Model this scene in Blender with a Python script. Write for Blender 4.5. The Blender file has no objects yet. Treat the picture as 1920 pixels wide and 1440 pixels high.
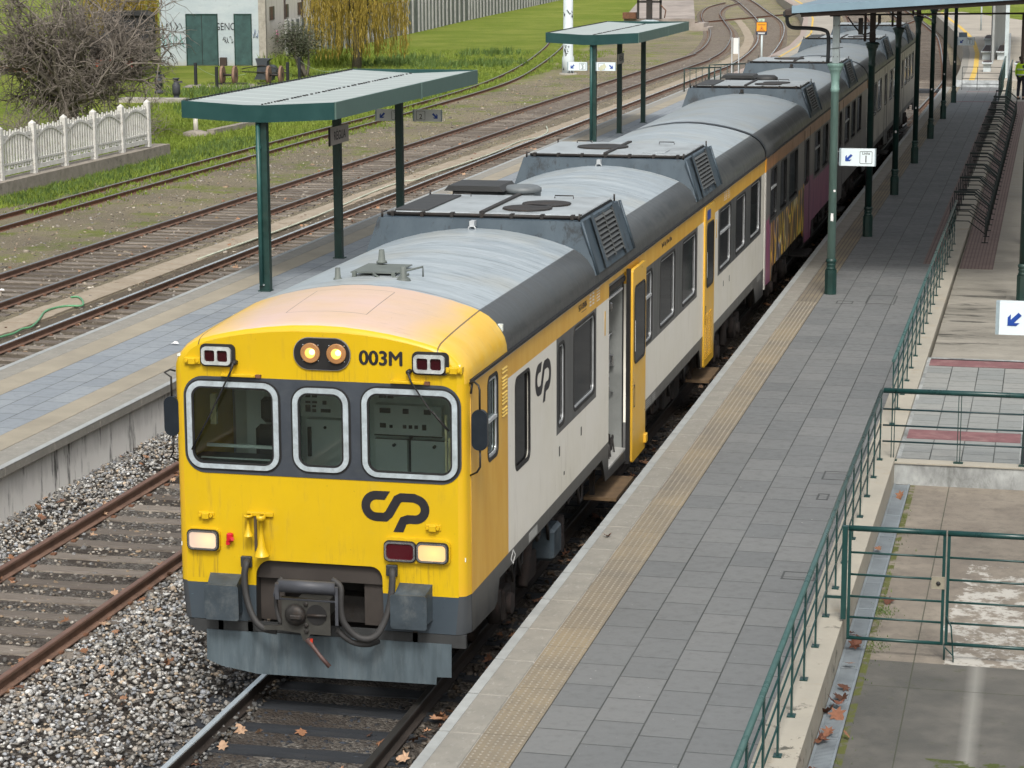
import bpy, math, random
import numpy as np
from mathutils import Vector, Matrix
rnd = random.Random(7)
S = bpy.context.scene
COL = S.collection
# ---------------------------------------------------------------- camera, world, sun, exposure
cam = bpy.data.objects.new('camera', bpy.data.cameras.new('camera')); COL.objects.link(cam)
Rt = Vector((0.97327685, 0.22960107, -0.00394061)); Dn = Vector((0.04024184, -0.18742934, -0.98145343)); Fw = Vector((-0.22608134, 0.95506732, -0.1916602))
m = Matrix((Rt, -Dn, -Fw)).transposed().to_4x4(); m.translation = Vector((6.6126, -20.0, 7.2424))
cam.matrix_world = m
cam.data.sensor_width = 36; cam.data.lens = 4275.15/1920*36; cam.data.clip_end = 2000; cam.data.clip_start = 0.1
S.camera = cam
W = bpy.data.worlds.new('World'); S.world = W; W.use_nodes = True
nt = W.node_tree; bg = nt.nodes['Background']
sky = nt.nodes.new('ShaderNodeTexSky'); sky.sky_type = 'NISHITA'; sky.sun_disc = False
EL, AZ = math.radians(50), math.radians(165)
sky.sun_elevation = EL; sky.sun_rotation = AZ; sky.air_density = 1.6; sky.dust_density = 6.0; sky.ozone_density = 0.6
hs = nt.nodes.new('ShaderNodeHueSaturation'); hs.inputs['Saturation'].default_value = 0.42
nt.links.new(sky.outputs[0], hs.inputs['Color']); nt.links.new(hs.outputs[0], bg.inputs[0])
bg.inputs[1].default_value = 0.122
sun = bpy.data.objects.new('sun', bpy.data.lights.new('sun', 'SUN')); COL.objects.link(sun)
sun.data.energy = 1.5; sun.data.angle = math.radians(11); sun.data.color = (1.0, 0.96, 0.9)
sd = Vector((math.sin(AZ)*math.cos(EL), math.cos(AZ)*math.cos(EL), math.sin(EL)))
sun.rotation_euler = sd.to_track_quat('Z', 'Y').to_euler()
S.view_settings.view_transform = 'Standard'; S.view_settings.look = 'None'; S.view_settings.exposure = 0.45; S.view_settings.gamma = 1
S.cycles.max_bounces = 6

# ---------------------------------------------------------------- helpers
def link(o, parent=None):
    COL.objects.link(o)
    if parent: o.parent = parent
    return o
def tag(o, label=None, cat=None, group=None, kind=None):
    if label: o['label'] = label
    if cat: o['category'] = cat
    if group: o['group'] = group
    if kind: o['kind'] = kind
    return o
def empty(name, loc=(0, 0, 0), rz=0, label=None, cat=None, group=None):
    o = bpy.data.objects.new(name, None); COL.objects.link(o); o.location = loc; o.rotation_euler = (0, 0, rz); o.empty_display_size = .1
    return tag(o, label, cat, group)
def copy_tree(o, parent=None):
    c = o.copy(); COL.objects.link(c)
    if parent: c.parent = parent
    for ch in list(o.children): copy_tree(ch, c)
    return c
class MB:
    def __init__(s): s.v = []; s.f = []; s.mi = []; s.sm = []
    def add(s, vs, fs, mi=0, sm=False):
        b = len(s.v); s.v += [tuple(p) for p in vs]
        for f in fs: s.f.append([b+i for i in f]); s.mi.append(mi); s.sm.append(sm)
        return s
    def box(s, x0, x1, y0, y1, z0, z1, mi=0, bev=0):
        if x1 < x0: x0, x1 = x1, x0
        if y1 < y0: y0, y1 = y1, y0
        if z1 < z0: z0, z1 = z1, z0
        if bev <= 0:
            return s.add([(x0,y0,z0),(x1,y0,z0),(x1,y1,z0),(x0,y1,z0),(x0,y0,z1),(x1,y0,z1),(x1,y1,z1),(x0,y1,z1)],
                  [(0,3,2,1),(4,5,6,7),(0,1,5,4),(1,2,6,5),(2,3,7,6),(3,0,4,7)], mi)
        b = min(bev, (x1-x0)/2.01, (y1-y0)/2.01, (z1-z0)/2.01)
        vs = []; idx = {}
        for sx in (0,1):
            for sy in (0,1):
                for sz in (0,1):
                    c = ((x0,x1)[sx], (y0,y1)[sy], (z0,z1)[sz]); q = ((x0+b,x1-b)[sx], (y0+b,y1-b)[sy], (z0+b,z1-b)[sz])
                    for a in range(3):
                        p = list(q); p[a] = c[a]; idx[(sx,sy,sz,a)] = len(vs); vs.append(p)
        I = idx; fs = []
        for a in range(3):
            u, w = (a+1) % 3, (a+2) % 3
            for sgn in (0,1):
                ring = []
                for (cu, cw) in ((0,0),(1,0),(1,1),(0,1)):
                    k = [0,0,0]; k[a] = sgn; k[u] = cu; k[w] = cw; ring.append(I[(k[0],k[1],k[2],a)])
                fs.append(ring if sgn else ring[::-1])
        for a in range(3):
            u, w = (a+1) % 3, (a+2) % 3
            for cu in (0,1):
                for cw in (0,1):
                    k0 = [0,0,0]; k1 = [0,0,0]; k0[a] = 0; k1[a] = 1
                    for k in (k0, k1): k[u] = cu; k[w] = cw
                    r = [I[(*k0,u)], I[(*k1,u)], I[(*k1,w)], I[(*k0,w)]]
                    fs.append(r if (cu ^ cw) == 0 else r[::-1])
        for sx in (0,1):
            for sy in (0,1):
                for sz in (0,1):
                    r = [I[(sx,sy,sz,0)], I[(sx,sy,sz,1)], I[(sx,sy,sz,2)]]
                    fs.append(r if (sx+sy+sz) % 2 else r[::-1])
        return s.add(vs, fs, mi)
    def cyl(s, p0, p1, r0, r1=None, n=12, mi=0, sm=True, cap=True):
        r1 = r0 if r1 is None else r1
        p0 = Vector(p0); p1 = Vector(p1); d = (p1-p0).normalized()
        a = Vector((0,0,1)) if abs(d.z) < .9 else Vector((1,0,0)); u = d.cross(a).normalized(); w = d.cross(u)
        vs = []
        for p, r in ((p0,r0),(p1,r1)):
            for i in range(n):
                t = 2*math.pi*i/n; vs.append(p + u*math.cos(t)*r + w*math.sin(t)*r)
        s.add(vs, [(i, n+i, n+(i+1) % n, (i+1) % n) for i in range(n)], mi, sm)
        if cap:
            b = len(s.v)-2*n
            s.f.append([b+i for i in range(n)]); s.mi.append(mi); s.sm.append(False)
            s.f.append([b+n+i for i in range(n)][::-1]); s.mi.append(mi); s.sm.append(False)
        return s
    def tube(s, path, r, n=8, mi=0, sm=True):
        P = [Vector(p) for p in path]; rr = r if isinstance(r, (list, tuple)) else [r]*len(P)
        vs = []; up = Vector((0.3,0.2,1)).normalized()
        for i, p in enumerate(P):
            d = (P[min(i+1, len(P)-1)]-P[max(i-1, 0)]).normalized()
            if abs(d.dot(up)) > .98: up = Vector((1,0,0.1)).normalized()
            u = d.cross(up).normalized(); w = d.cross(u).normalized(); up = -w if i else up; up = (up - d*up.dot(d)).normalized()
            for k in range(n):
                t = 2*math.pi*k/n; vs.append(p + u*math.cos(t)*rr[i] + w*math.sin(t)*rr[i])
        fs = []
        for i in range(len(P)-1):
            for k in range(n):
                fs.append((i*n+k, (i+1)*n+k, (i+1)*n+(k+1) % n, i*n+(k+1) % n))
        fs.append(tuple(range(n))); fs.append(tuple(range((len(P)-1)*n, len(P)*n))[::-1])
        return s.add(vs, fs, mi, sm)
    def lathe(s, c, prof, n=16, mi=0, axis='z', sm=True):
        vs = []
        for (r, h) in prof:
            for i in range(n):
                t = 2*math.pi*i/n; a, b = r*math.cos(t), r*math.sin(t)
                p = {'z': (a, b, h), 'y': (a, h, b), 'x': (h, a, b)}[axis]
                vs.append((c[0]+p[0], c[1]+p[1], c[2]+p[2]))
        fs = []
        for k in range(len(prof)-1):
            for i in range(n):
                q = (k*n+i, k*n+(i+1) % n, (k+1)*n+(i+1) % n, (k+1)*n+i); fs.append(q if axis != 'y' else q[::-1])
        s.add(vs, fs, mi, sm)
        b = len(s.v)-len(vs)
        s.f.append([b+i for i in range(n)][::-1]); s.mi.append(mi); s.sm.append(False)
        s.f.append([b+(len(prof)-1)*n+i for i in range(n)]); s.mi.append(mi); s.sm.append(False)
        return s
    def prism(s, poly, axis, a, b, mi=0, sm=False):
        """poly: 2-D points; axis x -> (y,z), y -> (x,z), z -> (x,y); extruded from a to b"""
        n = len(poly)
        def P(u, v, w): return {'x': (w,u,v), 'y': (u,w,v), 'z': (u,v,w)}[axis]
        vs = [P(u,v,a) for u, v in poly]+[P(u,v,b) for u, v in poly]
        s.add(vs, [(i,(i+1) % n,n+(i+1) % n,n+i) for i in range(n)], mi, sm)
        k = len(s.v)-2*n
        s.f.append([k+i for i in range(n)][::-1]); s.mi.append(mi); s.sm.append(False)
        s.f.append([k+n+i for i in range(n)]); s.mi.append(mi); s.sm.append(False)
        return s
    def build(s, name, mats, parent=None, fix=True):
        me = bpy.data.meshes.new(name); me.from_pydata(s.v, [], s.f); me.validate(clean_customdata=False)
        if not isinstance(mats, (list, tuple)): mats = [mats]
        for mm in mats: me.materials.append(mm)
        if len(me.polygons) == len(s.f):
            me.polygons.foreach_set('material_index', s.mi); me.polygons.foreach_set('use_smooth', s.sm)
        if fix:
            import bmesh
            bm = bmesh.new(); bm.from_mesh(me); bmesh.ops.recalc_face_normals(bm, faces=bm.faces); bm.to_mesh(me); bm.free()
        me.update()
        return link(bpy.data.objects.new(name, me), parent)
def rr(x0, x1, z0, z1, r, n=5):
    out = []
    for cx, cz, a0 in ((x1-r,z0+r,-90),(x1-r,z1-r,0),(x0+r,z1-r,90),(x0+r,z0+r,180)):
        for i in range(n+1):
            t = math.radians(a0+90*i/n); out.append((cx+r*math.cos(t), cz+r*math.sin(t)))
    return out
def plate_mesh(outers, holes, th):
    cu = bpy.data.curves.new('t', 'CURVE'); cu.dimensions = '2D'; cu.fill_mode = 'BOTH'; cu.extrude = th/2
    for poly in list(outers)+list(holes):
        sp = cu.splines.new('POLY'); sp.points.add(len(poly)-1)
        for i, (u, v) in enumerate(poly): sp.points[i].co = (u, v, 0, 1)
        sp.use_cyclic_u = True
    o = bpy.data.objects.new('t', cu); COL.objects.link(o); bpy.context.view_layer.update()
    me = bpy.data.meshes.new_from_object(o.evaluated_get(bpy.context.evaluated_depsgraph_get()))
    bpy.data.objects.remove(o); bpy.data.curves.remove(cu)
    return me
AX = {'y-': Matrix(((1,0,0,0),(0,0,-1,0),(0,1,0,0),(0,0,0,1))), 'x+': Matrix(((0,0,1,0),(1,0,0,0),(0,1,0,0),(0,0,0,1))), 'z+': Matrix.Identity(4),
      'x-': Matrix(((0,0,-1,0),(-1,0,0,0),(0,1,0,0),(0,0,0,1)))}
def plate(name, mat, parent, outers, holes, th, face, at):
    """flat plate with holes; face 'y-' (u=x,v=z), 'x+' (u=y,v=z), 'z+' (u=x,v=y); at = plane coordinate of its middle"""
    me = plate_mesh(outers, holes, th); M = AX[face].copy()
    T = {'y-': (0,at,0), 'x+': (at,0,0), 'z+': (0,0,at), 'x-': (at,0,0)}[face]
    me.transform(Matrix.Translation(T) @ M); me.name = name; me.materials.clear(); me.materials.append(mat)
    return link(bpy.data.objects.new(name, me), parent)
def text(name, body, mat, parent, size, face, at, u, v, th=.002, bold=0, align='CENTER', sx=1.0, rot=0):
    cu = bpy.data.curves.new('t', 'FONT'); cu.body = body; cu.size = size; cu.extrude = th; cu.offset = bold; cu.align_x = align; cu.align_y = 'CENTER'
    o = bpy.data.objects.new('t', cu); COL.objects.link(o); bpy.context.view_layer.update()
    me = bpy.data.meshes.new_from_object(o.evaluated_get(bpy.context.evaluated_depsgraph_get()))
    bpy.data.objects.remove(o); bpy.data.curves.remove(cu)
    T = {'y-': (u,at,v), 'x+': (at,u,v), 'z+': (u,v,at), 'x-': (at,u,v)}[face]
    me.transform(Matrix.Translation(T) @ AX[face] @ Matrix.Rotation(rot, 4, 'Z') @ Matrix.Diagonal((sx,1,1,1))); me.materials.clear(); me.materials.append(mat)
    me.name = name
    return link(bpy.data.objects.new(name, me), parent)
# ---------------------------------------------------------------- materials
class NB:
    def __init__(s, name):
        s.m = bpy.data.materials.new(name); s.m.use_nodes = True; s.t = s.m.node_tree; s.b = s.t.nodes['Principled BSDF']; s.co = s.t.nodes.new('ShaderNodeTexCoord').outputs['Object']
    def n(s, k, **kw):
        x = s.t.nodes.new(k)
        for a, b in kw.items(): setattr(x, a, b)
        return x
    def put(s, sock, v):
        if isinstance(v, bpy.types.NodeSocket): s.t.links.new(v, sock)
        elif isinstance(v, (tuple, list)) and len(v) == 3 and sock.type == 'RGBA': sock.default_value = (*v, 1)
        else: sock.default_value = v
    def math(s, op, a, b=0.0, c=None, clamp=False):
        x = s.n('ShaderNodeMath', operation=op); x.use_clamp = clamp; s.put(x.inputs[0], a); s.put(x.inputs[1], b)
        if c is not None: s.put(x.inputs[2], c)
        return x.outputs[0]
    def xyz(s):
        x = s.n('ShaderNodeSeparateXYZ'); s.put(x.inputs[0], s.co); return x.outputs
    def map(s, scale=(1,1,1), loc=(0,0,0)):
        x = s.n('ShaderNodeMapping'); s.put(x.inputs[0], s.co); x.inputs['Scale'].default_value = scale; x.inputs['Location'].default_value = loc; return x.outputs[0]
    def noise(s, scale, detail=5, rough=.6, vec=None, dist=0):
        x = s.n('ShaderNodeTexNoise'); x.inputs['Scale'].default_value = scale; x.inputs['Detail'].default_value = detail; x.inputs['Roughness'].default_value = rough; x.inputs['Distortion'].default_value = dist
        s.put(x.inputs['Vector'], vec if vec is not None else s.co); return x.outputs['Fac']
    def voro(s, scale, out='Color', feat='F1', vec=None):
        x = s.n('ShaderNodeTexVoronoi', feature=feat); x.inputs['Scale'].default_value = scale; s.put(x.inputs['Vector'], vec if vec is not None else s.co); return x.outputs[out]
    def ramp(s, fac, *stops, interp='LINEAR'):
        x = s.n('ShaderNodeValToRGB'); s.put(x.inputs[0], fac); e = x.color_ramp.elements; x.color_ramp.interpolation = interp
        while len(e) < len(stops): e.new(.5)
        for el, (p, c) in zip(e, stops):
            el.position = p; el.color = (*c, 1) if isinstance(c, (tuple, list)) else (c, c, c, 1)
        return x.outputs[0]
    def step(s, fac, lo, hi): return s.ramp(fac, (lo, 0.0), (hi, 1.0))
    def mix(s, fac, a, b, mode='MIX'):
        x = s.n('ShaderNodeMix', data_type='RGBA', blend_type=mode); s.put(x.inputs[0], fac); s.put(x.inputs[6], a); s.put(x.inputs[7], b); return x.outputs[2]
    def rect(s, u, v, u0, u1, v0, v1):
        a = s.math('MULTIPLY', s.math('GREATER_THAN', u, u0), s.math('LESS_THAN', u, u1))
        b = s.math('MULTIPLY', s.math('GREATER_THAN', v, v0), s.math('LESS_THAN', v, v1)); return s.math('MULTIPLY', a, b)
    def bump(s, h, strength=.3, dist=.02):
        x = s.n('ShaderNodeBump'); x.inputs['Strength'].default_value = strength; x.inputs['Distance'].default_value = dist; s.put(x.inputs['Height'], h); s.t.links.new(x.outputs[0], s.b.inputs['Normal'])
    def done(s, col, rough=.6, metal=0.0, spec=.5):
        s.put(s.b.inputs['Base Color'], col); s.put(s.b.inputs['Roughness'], rough); s.put(s.b.inputs['Metallic'], metal); s.b.inputs['Specular IOR Level'].default_value = spec
        return s.m
def mul(c, k): return tuple(x*k for x in c)
def basic(name, c, rough=.5, metal=0, var=.25, scale=4, bump=.1, bs=30, dirt=None, dk=.5, stretch=(1,1,1), spec=.5):
    b = NB(name); v = b.map(stretch); n1 = b.noise(scale, 6, .65, v)
    col = b.mix(b.step(n1, .3, .7), mul(c, 1-var), mul(c, 1+var*.6))
    if dirt: col = b.mix(b.math('MULTIPLY', b.step(b.noise(scale*.6, 8, .75, v, .4), .5, .72), dk), col, dirt)
    if bump: b.bump(b.noise(bs, 4, .6, v), bump, .01)
    return b.done(col, b.ramp(n1, (.3, max(rough-.08, .02)), (.7, min(rough+.1, 1))), metal, spec)
def emit(name, c, strength):
    b = NB(name); b.b.inputs['Emission Color'].default_value = (*c, 1); b.b.inputs['Emission Strength'].default_value = strength
    return b.done(c, .2)
BLACK = basic('black rubber', (.012,.012,.013), .55, bump=.1)
DARKM = basic('dark iron', (.035,.033,.032), .6, .3, .4, 6, .3, 40, (.08,.045,.025), .5)
ALU = basic('aluminium', (.52,.55,.57), .42, .35, .15, 8, .05)
CHROME = basic('chrome trim', (.55,.56,.57), .25, .9, .1)
YEL = basic('yellow paint', (.60,.39,.008), .33, 0, .06, 3, .03, 20, (.45,.30,.03), .25, spec=.5)
WHITEP = basic('white paint', (.72,.73,.72), .4, 0, .06)
BLUEP = basic('blue sign paint', (.01,.06,.33), .4)
BLKP = basic('black sign paint', (.015,.015,.02), .5)
CONC = basic('weathered concrete', (.36,.34,.30), .85, 0, .3, 2.5, .35, 60, (.12,.115,.10), .6)
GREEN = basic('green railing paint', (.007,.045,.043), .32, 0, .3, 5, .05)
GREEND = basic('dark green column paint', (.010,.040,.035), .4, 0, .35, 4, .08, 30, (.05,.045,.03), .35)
GREENL = basic('daylit green column paint', (.20,.33,.30), .5, 0, .2, 3, .08, 30, (.06,.11,.10), .5, stretch=(3,3,.6))  # daylight on the first column painted as a paler green
RUBBERHOSE = basic('dusty hose rubber', (.035,.035,.036), .7, 0, .3)
GREYB = basic('blue grey plate paint', (.042,.058,.072), .5, 0, .3, 5, .12, 25, (.22,.23,.22), .35)
GREYD = basic('dark slate paint', (.045,.055,.070), .42, 0, .15, 4, .05, 25, (.12,.13,.13), .25)
RUST = basic('rust', (.16,.075,.042), .85, 0, .45, 9, .4, 60, (.05,.03,.022), .6)
STEEL = basic('polished rail steel', (.80,.86,.88), .25, .85, .15, 3, .02)
LAMPRED = basic('dark red lamp glass', (.06,.004,.008), .12, 0, .1, 5, .02)
LITL = emit('lit headlamp glass', (1.0,.70,.50), 1.0)
LITO = emit('lit amber lamp glass', (1.0,.42,.05), 1.5)
LITC = emit('lamp filament glow', (1.0,.72,.30), 2.0)
LEAFM = None
def glass_mat(name, tint, alpha, rough=.03):
    b = NB(name); t = b.t; tr = b.n('ShaderNodeBsdfTransparent'); tr.inputs[0].default_value = (*tint, 1)
    gl = b.n('ShaderNodeBsdfGlossy'); gl.inputs['Roughness'].default_value = rough; gl.inputs['Color'].default_value = (.85,.95,.95,1)
    fr = b.n('ShaderNodeFresnel'); fr.inputs[0].default_value = 1.5
    mx = b.n('ShaderNodeMixShader'); t.links.new(b.math('ADD', b.math('MULTIPLY', fr.outputs[0], 1.0), alpha, clamp=True), mx.inputs[0]); t.links.new(tr.outputs[0], mx.inputs[1]); t.links.new(gl.outputs[0], mx.inputs[2])
    t.links.new(mx.outputs[0], t.nodes['Material Output'].inputs[0]); return b.m
GLASSF = glass_mat('windscreen glass', (.86,.92,.91), .02)
b = NB('tinted side glass'); b.bump(b.noise(1.3, 2, .5), .02, .05)
GLASSD = b.done(b.mix(b.step(b.noise(1.2, 3), .35, .7), (.010,.011,.012), (.020,.019,.019)), .07, 0, .2); GLASSD.node_tree.nodes['Principled BSDF'].inputs['IOR'].default_value = 1.22
# ================================================================ TRAIN
def side_paint(name, L, greys, style):
    b = NB(name); x, y, z = b.xyz()
    st = b.map((1, 1, .22)); n = b.noise(5, 6, .65, st); n2 = b.noise(.9, 4, .6)
    if style == 'clean':
        white = b.mix(b.step(n2, .35, .7), (.80,.785,.72), (.74,.72,.63))
        white = b.mix(b.math('MULTIPLY', b.step(n, .58, .8), .35), white, (.34,.32,.27))
        white = b.mix(b.math('MULTIPLY', b.step(b.noise(38, 2, .5), .74, .77), b.step(b.noise(.7, 2), .5, .6)), white, (.06,.05,.05))
        yel = b.mix(b.step(n, .4, .75), (.72,.41,.035), (.66,.34,.035)); gr = (.062,.068,.072)
        yel = b.mix(b.math('MULTIPLY', b.step(n, .62, .8), .4), yel, (.74,.5,.16))
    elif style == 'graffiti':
        white = b.mix(b.step(n2, .35, .7), (.17,.17,.165), (.11,.105,.11))  # base white lowered to include the shade under the canopy
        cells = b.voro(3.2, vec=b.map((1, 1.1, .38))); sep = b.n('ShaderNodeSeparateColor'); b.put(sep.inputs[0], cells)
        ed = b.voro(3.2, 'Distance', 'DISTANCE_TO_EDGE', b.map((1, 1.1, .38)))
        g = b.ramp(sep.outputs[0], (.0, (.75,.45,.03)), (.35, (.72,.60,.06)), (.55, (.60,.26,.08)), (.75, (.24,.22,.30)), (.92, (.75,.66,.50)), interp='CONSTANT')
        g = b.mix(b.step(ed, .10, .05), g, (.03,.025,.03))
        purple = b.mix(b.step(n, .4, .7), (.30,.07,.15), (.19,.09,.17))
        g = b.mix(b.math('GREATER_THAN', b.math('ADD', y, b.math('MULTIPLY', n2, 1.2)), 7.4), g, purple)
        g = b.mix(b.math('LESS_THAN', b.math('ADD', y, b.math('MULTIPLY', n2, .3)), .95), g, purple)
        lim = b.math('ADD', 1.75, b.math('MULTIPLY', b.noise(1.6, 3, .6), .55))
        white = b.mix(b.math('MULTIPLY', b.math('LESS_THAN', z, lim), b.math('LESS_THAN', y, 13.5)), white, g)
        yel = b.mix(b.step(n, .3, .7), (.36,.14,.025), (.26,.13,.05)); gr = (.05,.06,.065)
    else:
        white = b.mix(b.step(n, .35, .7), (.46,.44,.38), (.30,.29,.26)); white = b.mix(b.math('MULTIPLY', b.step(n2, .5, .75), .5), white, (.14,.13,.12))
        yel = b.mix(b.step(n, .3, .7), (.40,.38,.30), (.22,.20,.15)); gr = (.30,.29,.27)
    col = white
    lo = b.math('MULTIPLY', b.math('SUBTRACT', 1.75, z), b.step(b.noise(6, 5, .7, b.map((1, 1, .5))), .35, .8))
    if style == 'clean': col = b.mix(b.math('MULTIPLY', lo, .22, clamp=True), col, (.22,.19,.15))
    for (u0, u1) in greys: col = b.mix(b.rect(y, z, u0, u1, 1.88, 3.0), col, gr)
    col = b.mix(b.math('GREATER_THAN', z, 2.955), col, yel)
    if style == 'clean': col = b.mix(b.math('LESS_THAN', y, 1.63), col, yel)
    low = b.mix(b.step(n, .4, .7), (.055,.058,.060), (.085,.085,.083))
    if style != 'graffiti': col = b.mix(b.math('LESS_THAN', z, 1.165), col, low)
    col = b.mix(b.math('MULTIPLY', b.step(b.noise(14, 5, .7, st), .66, .8), .35), col, mul((.12,.10,.08), 1))
    b.bump(b.noise(1.6, 2, .5, b.map((1, 1, .6))), .12, .03)
    return b.done(col, b.ramp(n, (.3, .3), (.7, .42)), 0, .5)
def roof_paint(name, front, tone=1.0):
    b = NB(name); x, y, z = b.xyz(); ax = b.math('ABSOLUTE', x)
    st = b.map((.35, 2.4, 1)); n = b.noise(2.2, 7, .68, st); n2 = b.noise(.8, 4, .6); n3 = b.noise(7, 7, .7, b.map((.3, 3, 1)))
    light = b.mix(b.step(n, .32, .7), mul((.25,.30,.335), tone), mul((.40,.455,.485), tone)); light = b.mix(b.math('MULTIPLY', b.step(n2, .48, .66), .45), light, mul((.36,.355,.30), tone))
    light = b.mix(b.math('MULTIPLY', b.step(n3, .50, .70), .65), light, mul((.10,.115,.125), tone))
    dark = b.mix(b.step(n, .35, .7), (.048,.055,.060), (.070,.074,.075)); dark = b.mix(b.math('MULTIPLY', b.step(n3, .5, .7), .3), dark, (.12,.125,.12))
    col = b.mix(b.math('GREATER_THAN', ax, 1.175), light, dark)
    # seams: two along the length, one cross joint every 2.4 m
    seam = b.math('LESS_THAN', b.math('ABSOLUTE', b.math('SUBTRACT', ax, 1.17)), .007)
    pj = b.math('LESS_THAN', b.math('ABSOLUTE', b.math('SUBTRACT', b.math('MODULO', b.math('ADD', y, 100.0), 2.45), 1.2)), .006)
    pj = b.math('MULTIPLY', pj, b.math('LESS_THAN', ax, 1.17))
    if front:
        yl = b.mix(b.step(n, .35, .75), (.72,.43,.03), (.74,.50,.10)); cream = b.mix(b.step(n2, .35, .65), (.60,.44,.38), (.58,.42,.27))
        f = b.math('SUBTRACT', ax, b.math('MULTIPLY', b.math('SUBTRACT', n2, .5), .9))
        nose = b.mix(b.step(b.math('MULTIPLY', f, .7), .52, .86), cream, yl)
        nose = b.mix(b.math('LESS_THAN', y, .035), nose, (.60,.40,.008))
        nose = b.mix(b.math('MULTIPLY', b.step(n3, .58, .75), .4), nose, (.22,.17,.13))
        bd = b.math('ADD', 1.60, b.math('MULTIPLY', b.math('SUBTRACT', b.noise(2.2, 2), .5), .14))
        col = b.mix(b.math('LESS_THAN', y, bd), col, nose)
        pj = b.math('ADD', pj, b.math('MULTIPLY', b.rect(x, y, -.45, .36, .45, 1.42), b.math('SUBTRACT', 1.0, b.rect(x, y, -.443, .353, .457, 1.413))), clamp=True)
    seam = b.math('ADD', seam, pj, clamp=True)
    col = b.mix(b.math('MULTIPLY', seam, .8), col, (.03,.03,.03))
    spots = b.math('MULTIPLY', b.step(b.noise(26, 3, .6), .72, .76), b.step(b.noise(1.4, 3), .5, .6)); col = b.mix(b.math('MULTIPLY', spots, .7), col, (.06,.035,.025))
    low = b.math('LESS_THAN', z, 3.2)
    if front:
        ywall = b.mix(b.step(n, .3, .7), (.60,.40,.008), (.66,.38,.02)); col = b.mix(b.math('MULTIPLY', low, b.math('LESS_THAN', y, 1.63)), col, ywall)
        col = b.mix(b.math('MULTIPLY', low, b.math('GREATER_THAN', y, 1.63)), col, (.7,.69,.63))
    else: col = b.mix(low, col, (.3,.3,.28))
    col = b.mix(b.math('LESS_THAN', z, 1.165), col, (.055,.062,.07))
    b.bump(b.math('ADD', b.noise(1.5, 3, .5, b.map((.5, 1.6, 1))), b.math('MULTIPLY', n3, .12)), .22, .05)
    return b.done(col, b.ramp(n, (.3, .30), (.7, .46)), 0, .5)
PR = [(1.45,3.22),(1.447,3.30),(1.43,3.375),(1.39,3.445),(1.335,3.52),(1.26,3.585),(1.17,3.635),(1.05,3.68),(.9,3.725),(.72,3.77),(.5,3.81),(.25,3.842),(0,3.852)]
PR = PR + [(-x, z) for x, z in PR[-2::-1]]
def car_shell(root, L, mat_roof, cab):
    ys = ([0, .004, .016, .04, .08, .14, .3, .55, .85, 1.2, 1.6] if cab else [0, .02, .06]) + [3, 6, 10, 14, 18, L-.06, L-.02, L]
    def sect(y):
        if cab:
            k = .75+.25*(min(y, 1.6)/1.6)**.55; e = max(0, 1-y/.14)
            ins = .04*max(0, 1-y/.14)+.055*(max(0, 1-y/.04))**2; dz = .05*(max(0, 1-y/.06))**2
        else:
            k = 1; t = min(y, L-y); ins = .05*(max(0, 1-t/.06))**2; dz = ins*.8
        out = []
        for (x, z) in PR:
            zz = 3.22+(z-3.22)*k - dz*(1-abs(x)/1.6); out.append((x*(1.45-ins)/1.45, zz))
        return out, 1.45-ins
    mb = MB(); rows = []
    for y in ys:
        pr, w = sect(y); row = [(x, y, z) for x, z in pr]+[(-w, y, 3.2), (-w, y, 2.2), (-w, y, 1.16), (-w+.03, y, .79)]; rows.append(row)
    n = len(rows[0]); vs = [p for r in rows for p in r]
    mb.add(vs, [(i*n+k, (i+1)*n+k, (i+1)*n+k+1, i*n+k+1) for i in range(len(rows)-1) for k in range(n-1)], 0, True)
    if cab:
        rows = []
        for y in [a for a in ys if a <= .14]:
            pr, w = sect(y); rows.append([(w, y, pr[0][1]), (w, y, 2.2), (w, y, 1.16), (w-.03*(1-y/.14), y, .79)])
        vs = [p for r in rows for p in r]; mb.add(vs, [(i*4+k, i*4+k+1, (i+1)*4+k+1, (i+1)*4+k) for i in range(len(rows)-1) for k in range(3)], 0, True)
    pr, w = sect(L); ring = [(x, L, z) for x, z in pr]+[(-w, L, .79), (w, L, .79)]
    mb.add(ring, [tuple(range(len(ring)))[::-1]], 0)
    if not cab:
        pr, w = sect(0); ring = [(x, 0, z) for x, z in pr]+[(-w, 0, .79), (w, 0, .79)]; mb.add(ring, [tuple(range(len(ring)))], 0)
    mb.build('roof', mat_roof, root, fix=False)
    return [(x, z) for x, z in sect(0)[0]] if cab else None
def make_window(root, y0, y1, z0=1.955, z1=2.905, mid=None, r=.09, trim=True):
    g = MB(); g.box(1.418, 1.424, y0-.01, y1+.01, z0-.01, z1+.01); w = g.build('window', GLASSD, root)
    plate('window_rubber', BLACK, w, [rr(y0-.022, y1+.022, z0-.022, z1+.022, r+.02)], [rr(y0+.012, y1-.012, z0+.012, z1-.012, r)], .02, 'x+', 1.443)
    if trim:
        plate('window_frame', ALU, w, [rr(y0+.010, y1-.010, z0+.010, z1-.010, r)], [rr(y0+.034, y1-.034, z0+.034, z1-.034, r*.8)], .012, 'x+', 1.433)
    if mid: MB().box(1.424, 1.446, y0+.02, y1-.02, mid-.018, mid+.018).build('window_rail', ALU, w)
    return w
def grille(mb, c, R, n=13):
    for i in range(n):
        d = -R+2*R*(i+.5)/n; h = math.sqrt(max(R*R-d*d, 0))
        if h > .02: mb.box(c[0]+d-.008, c[0]+d+.008, c[1]-h, c[1]+h, c[2], c[2]+.018)
    mb.lathe(c, [(R-.015, 0), (R, 0), (R, .02), (R-.015, .02)], 28)
    mb.tube([(c[0]-R, c[1], c[2]+.014), (c[0]+R, c[1], c[2]+.014)], .008, 4)
HUMP = None
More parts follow.
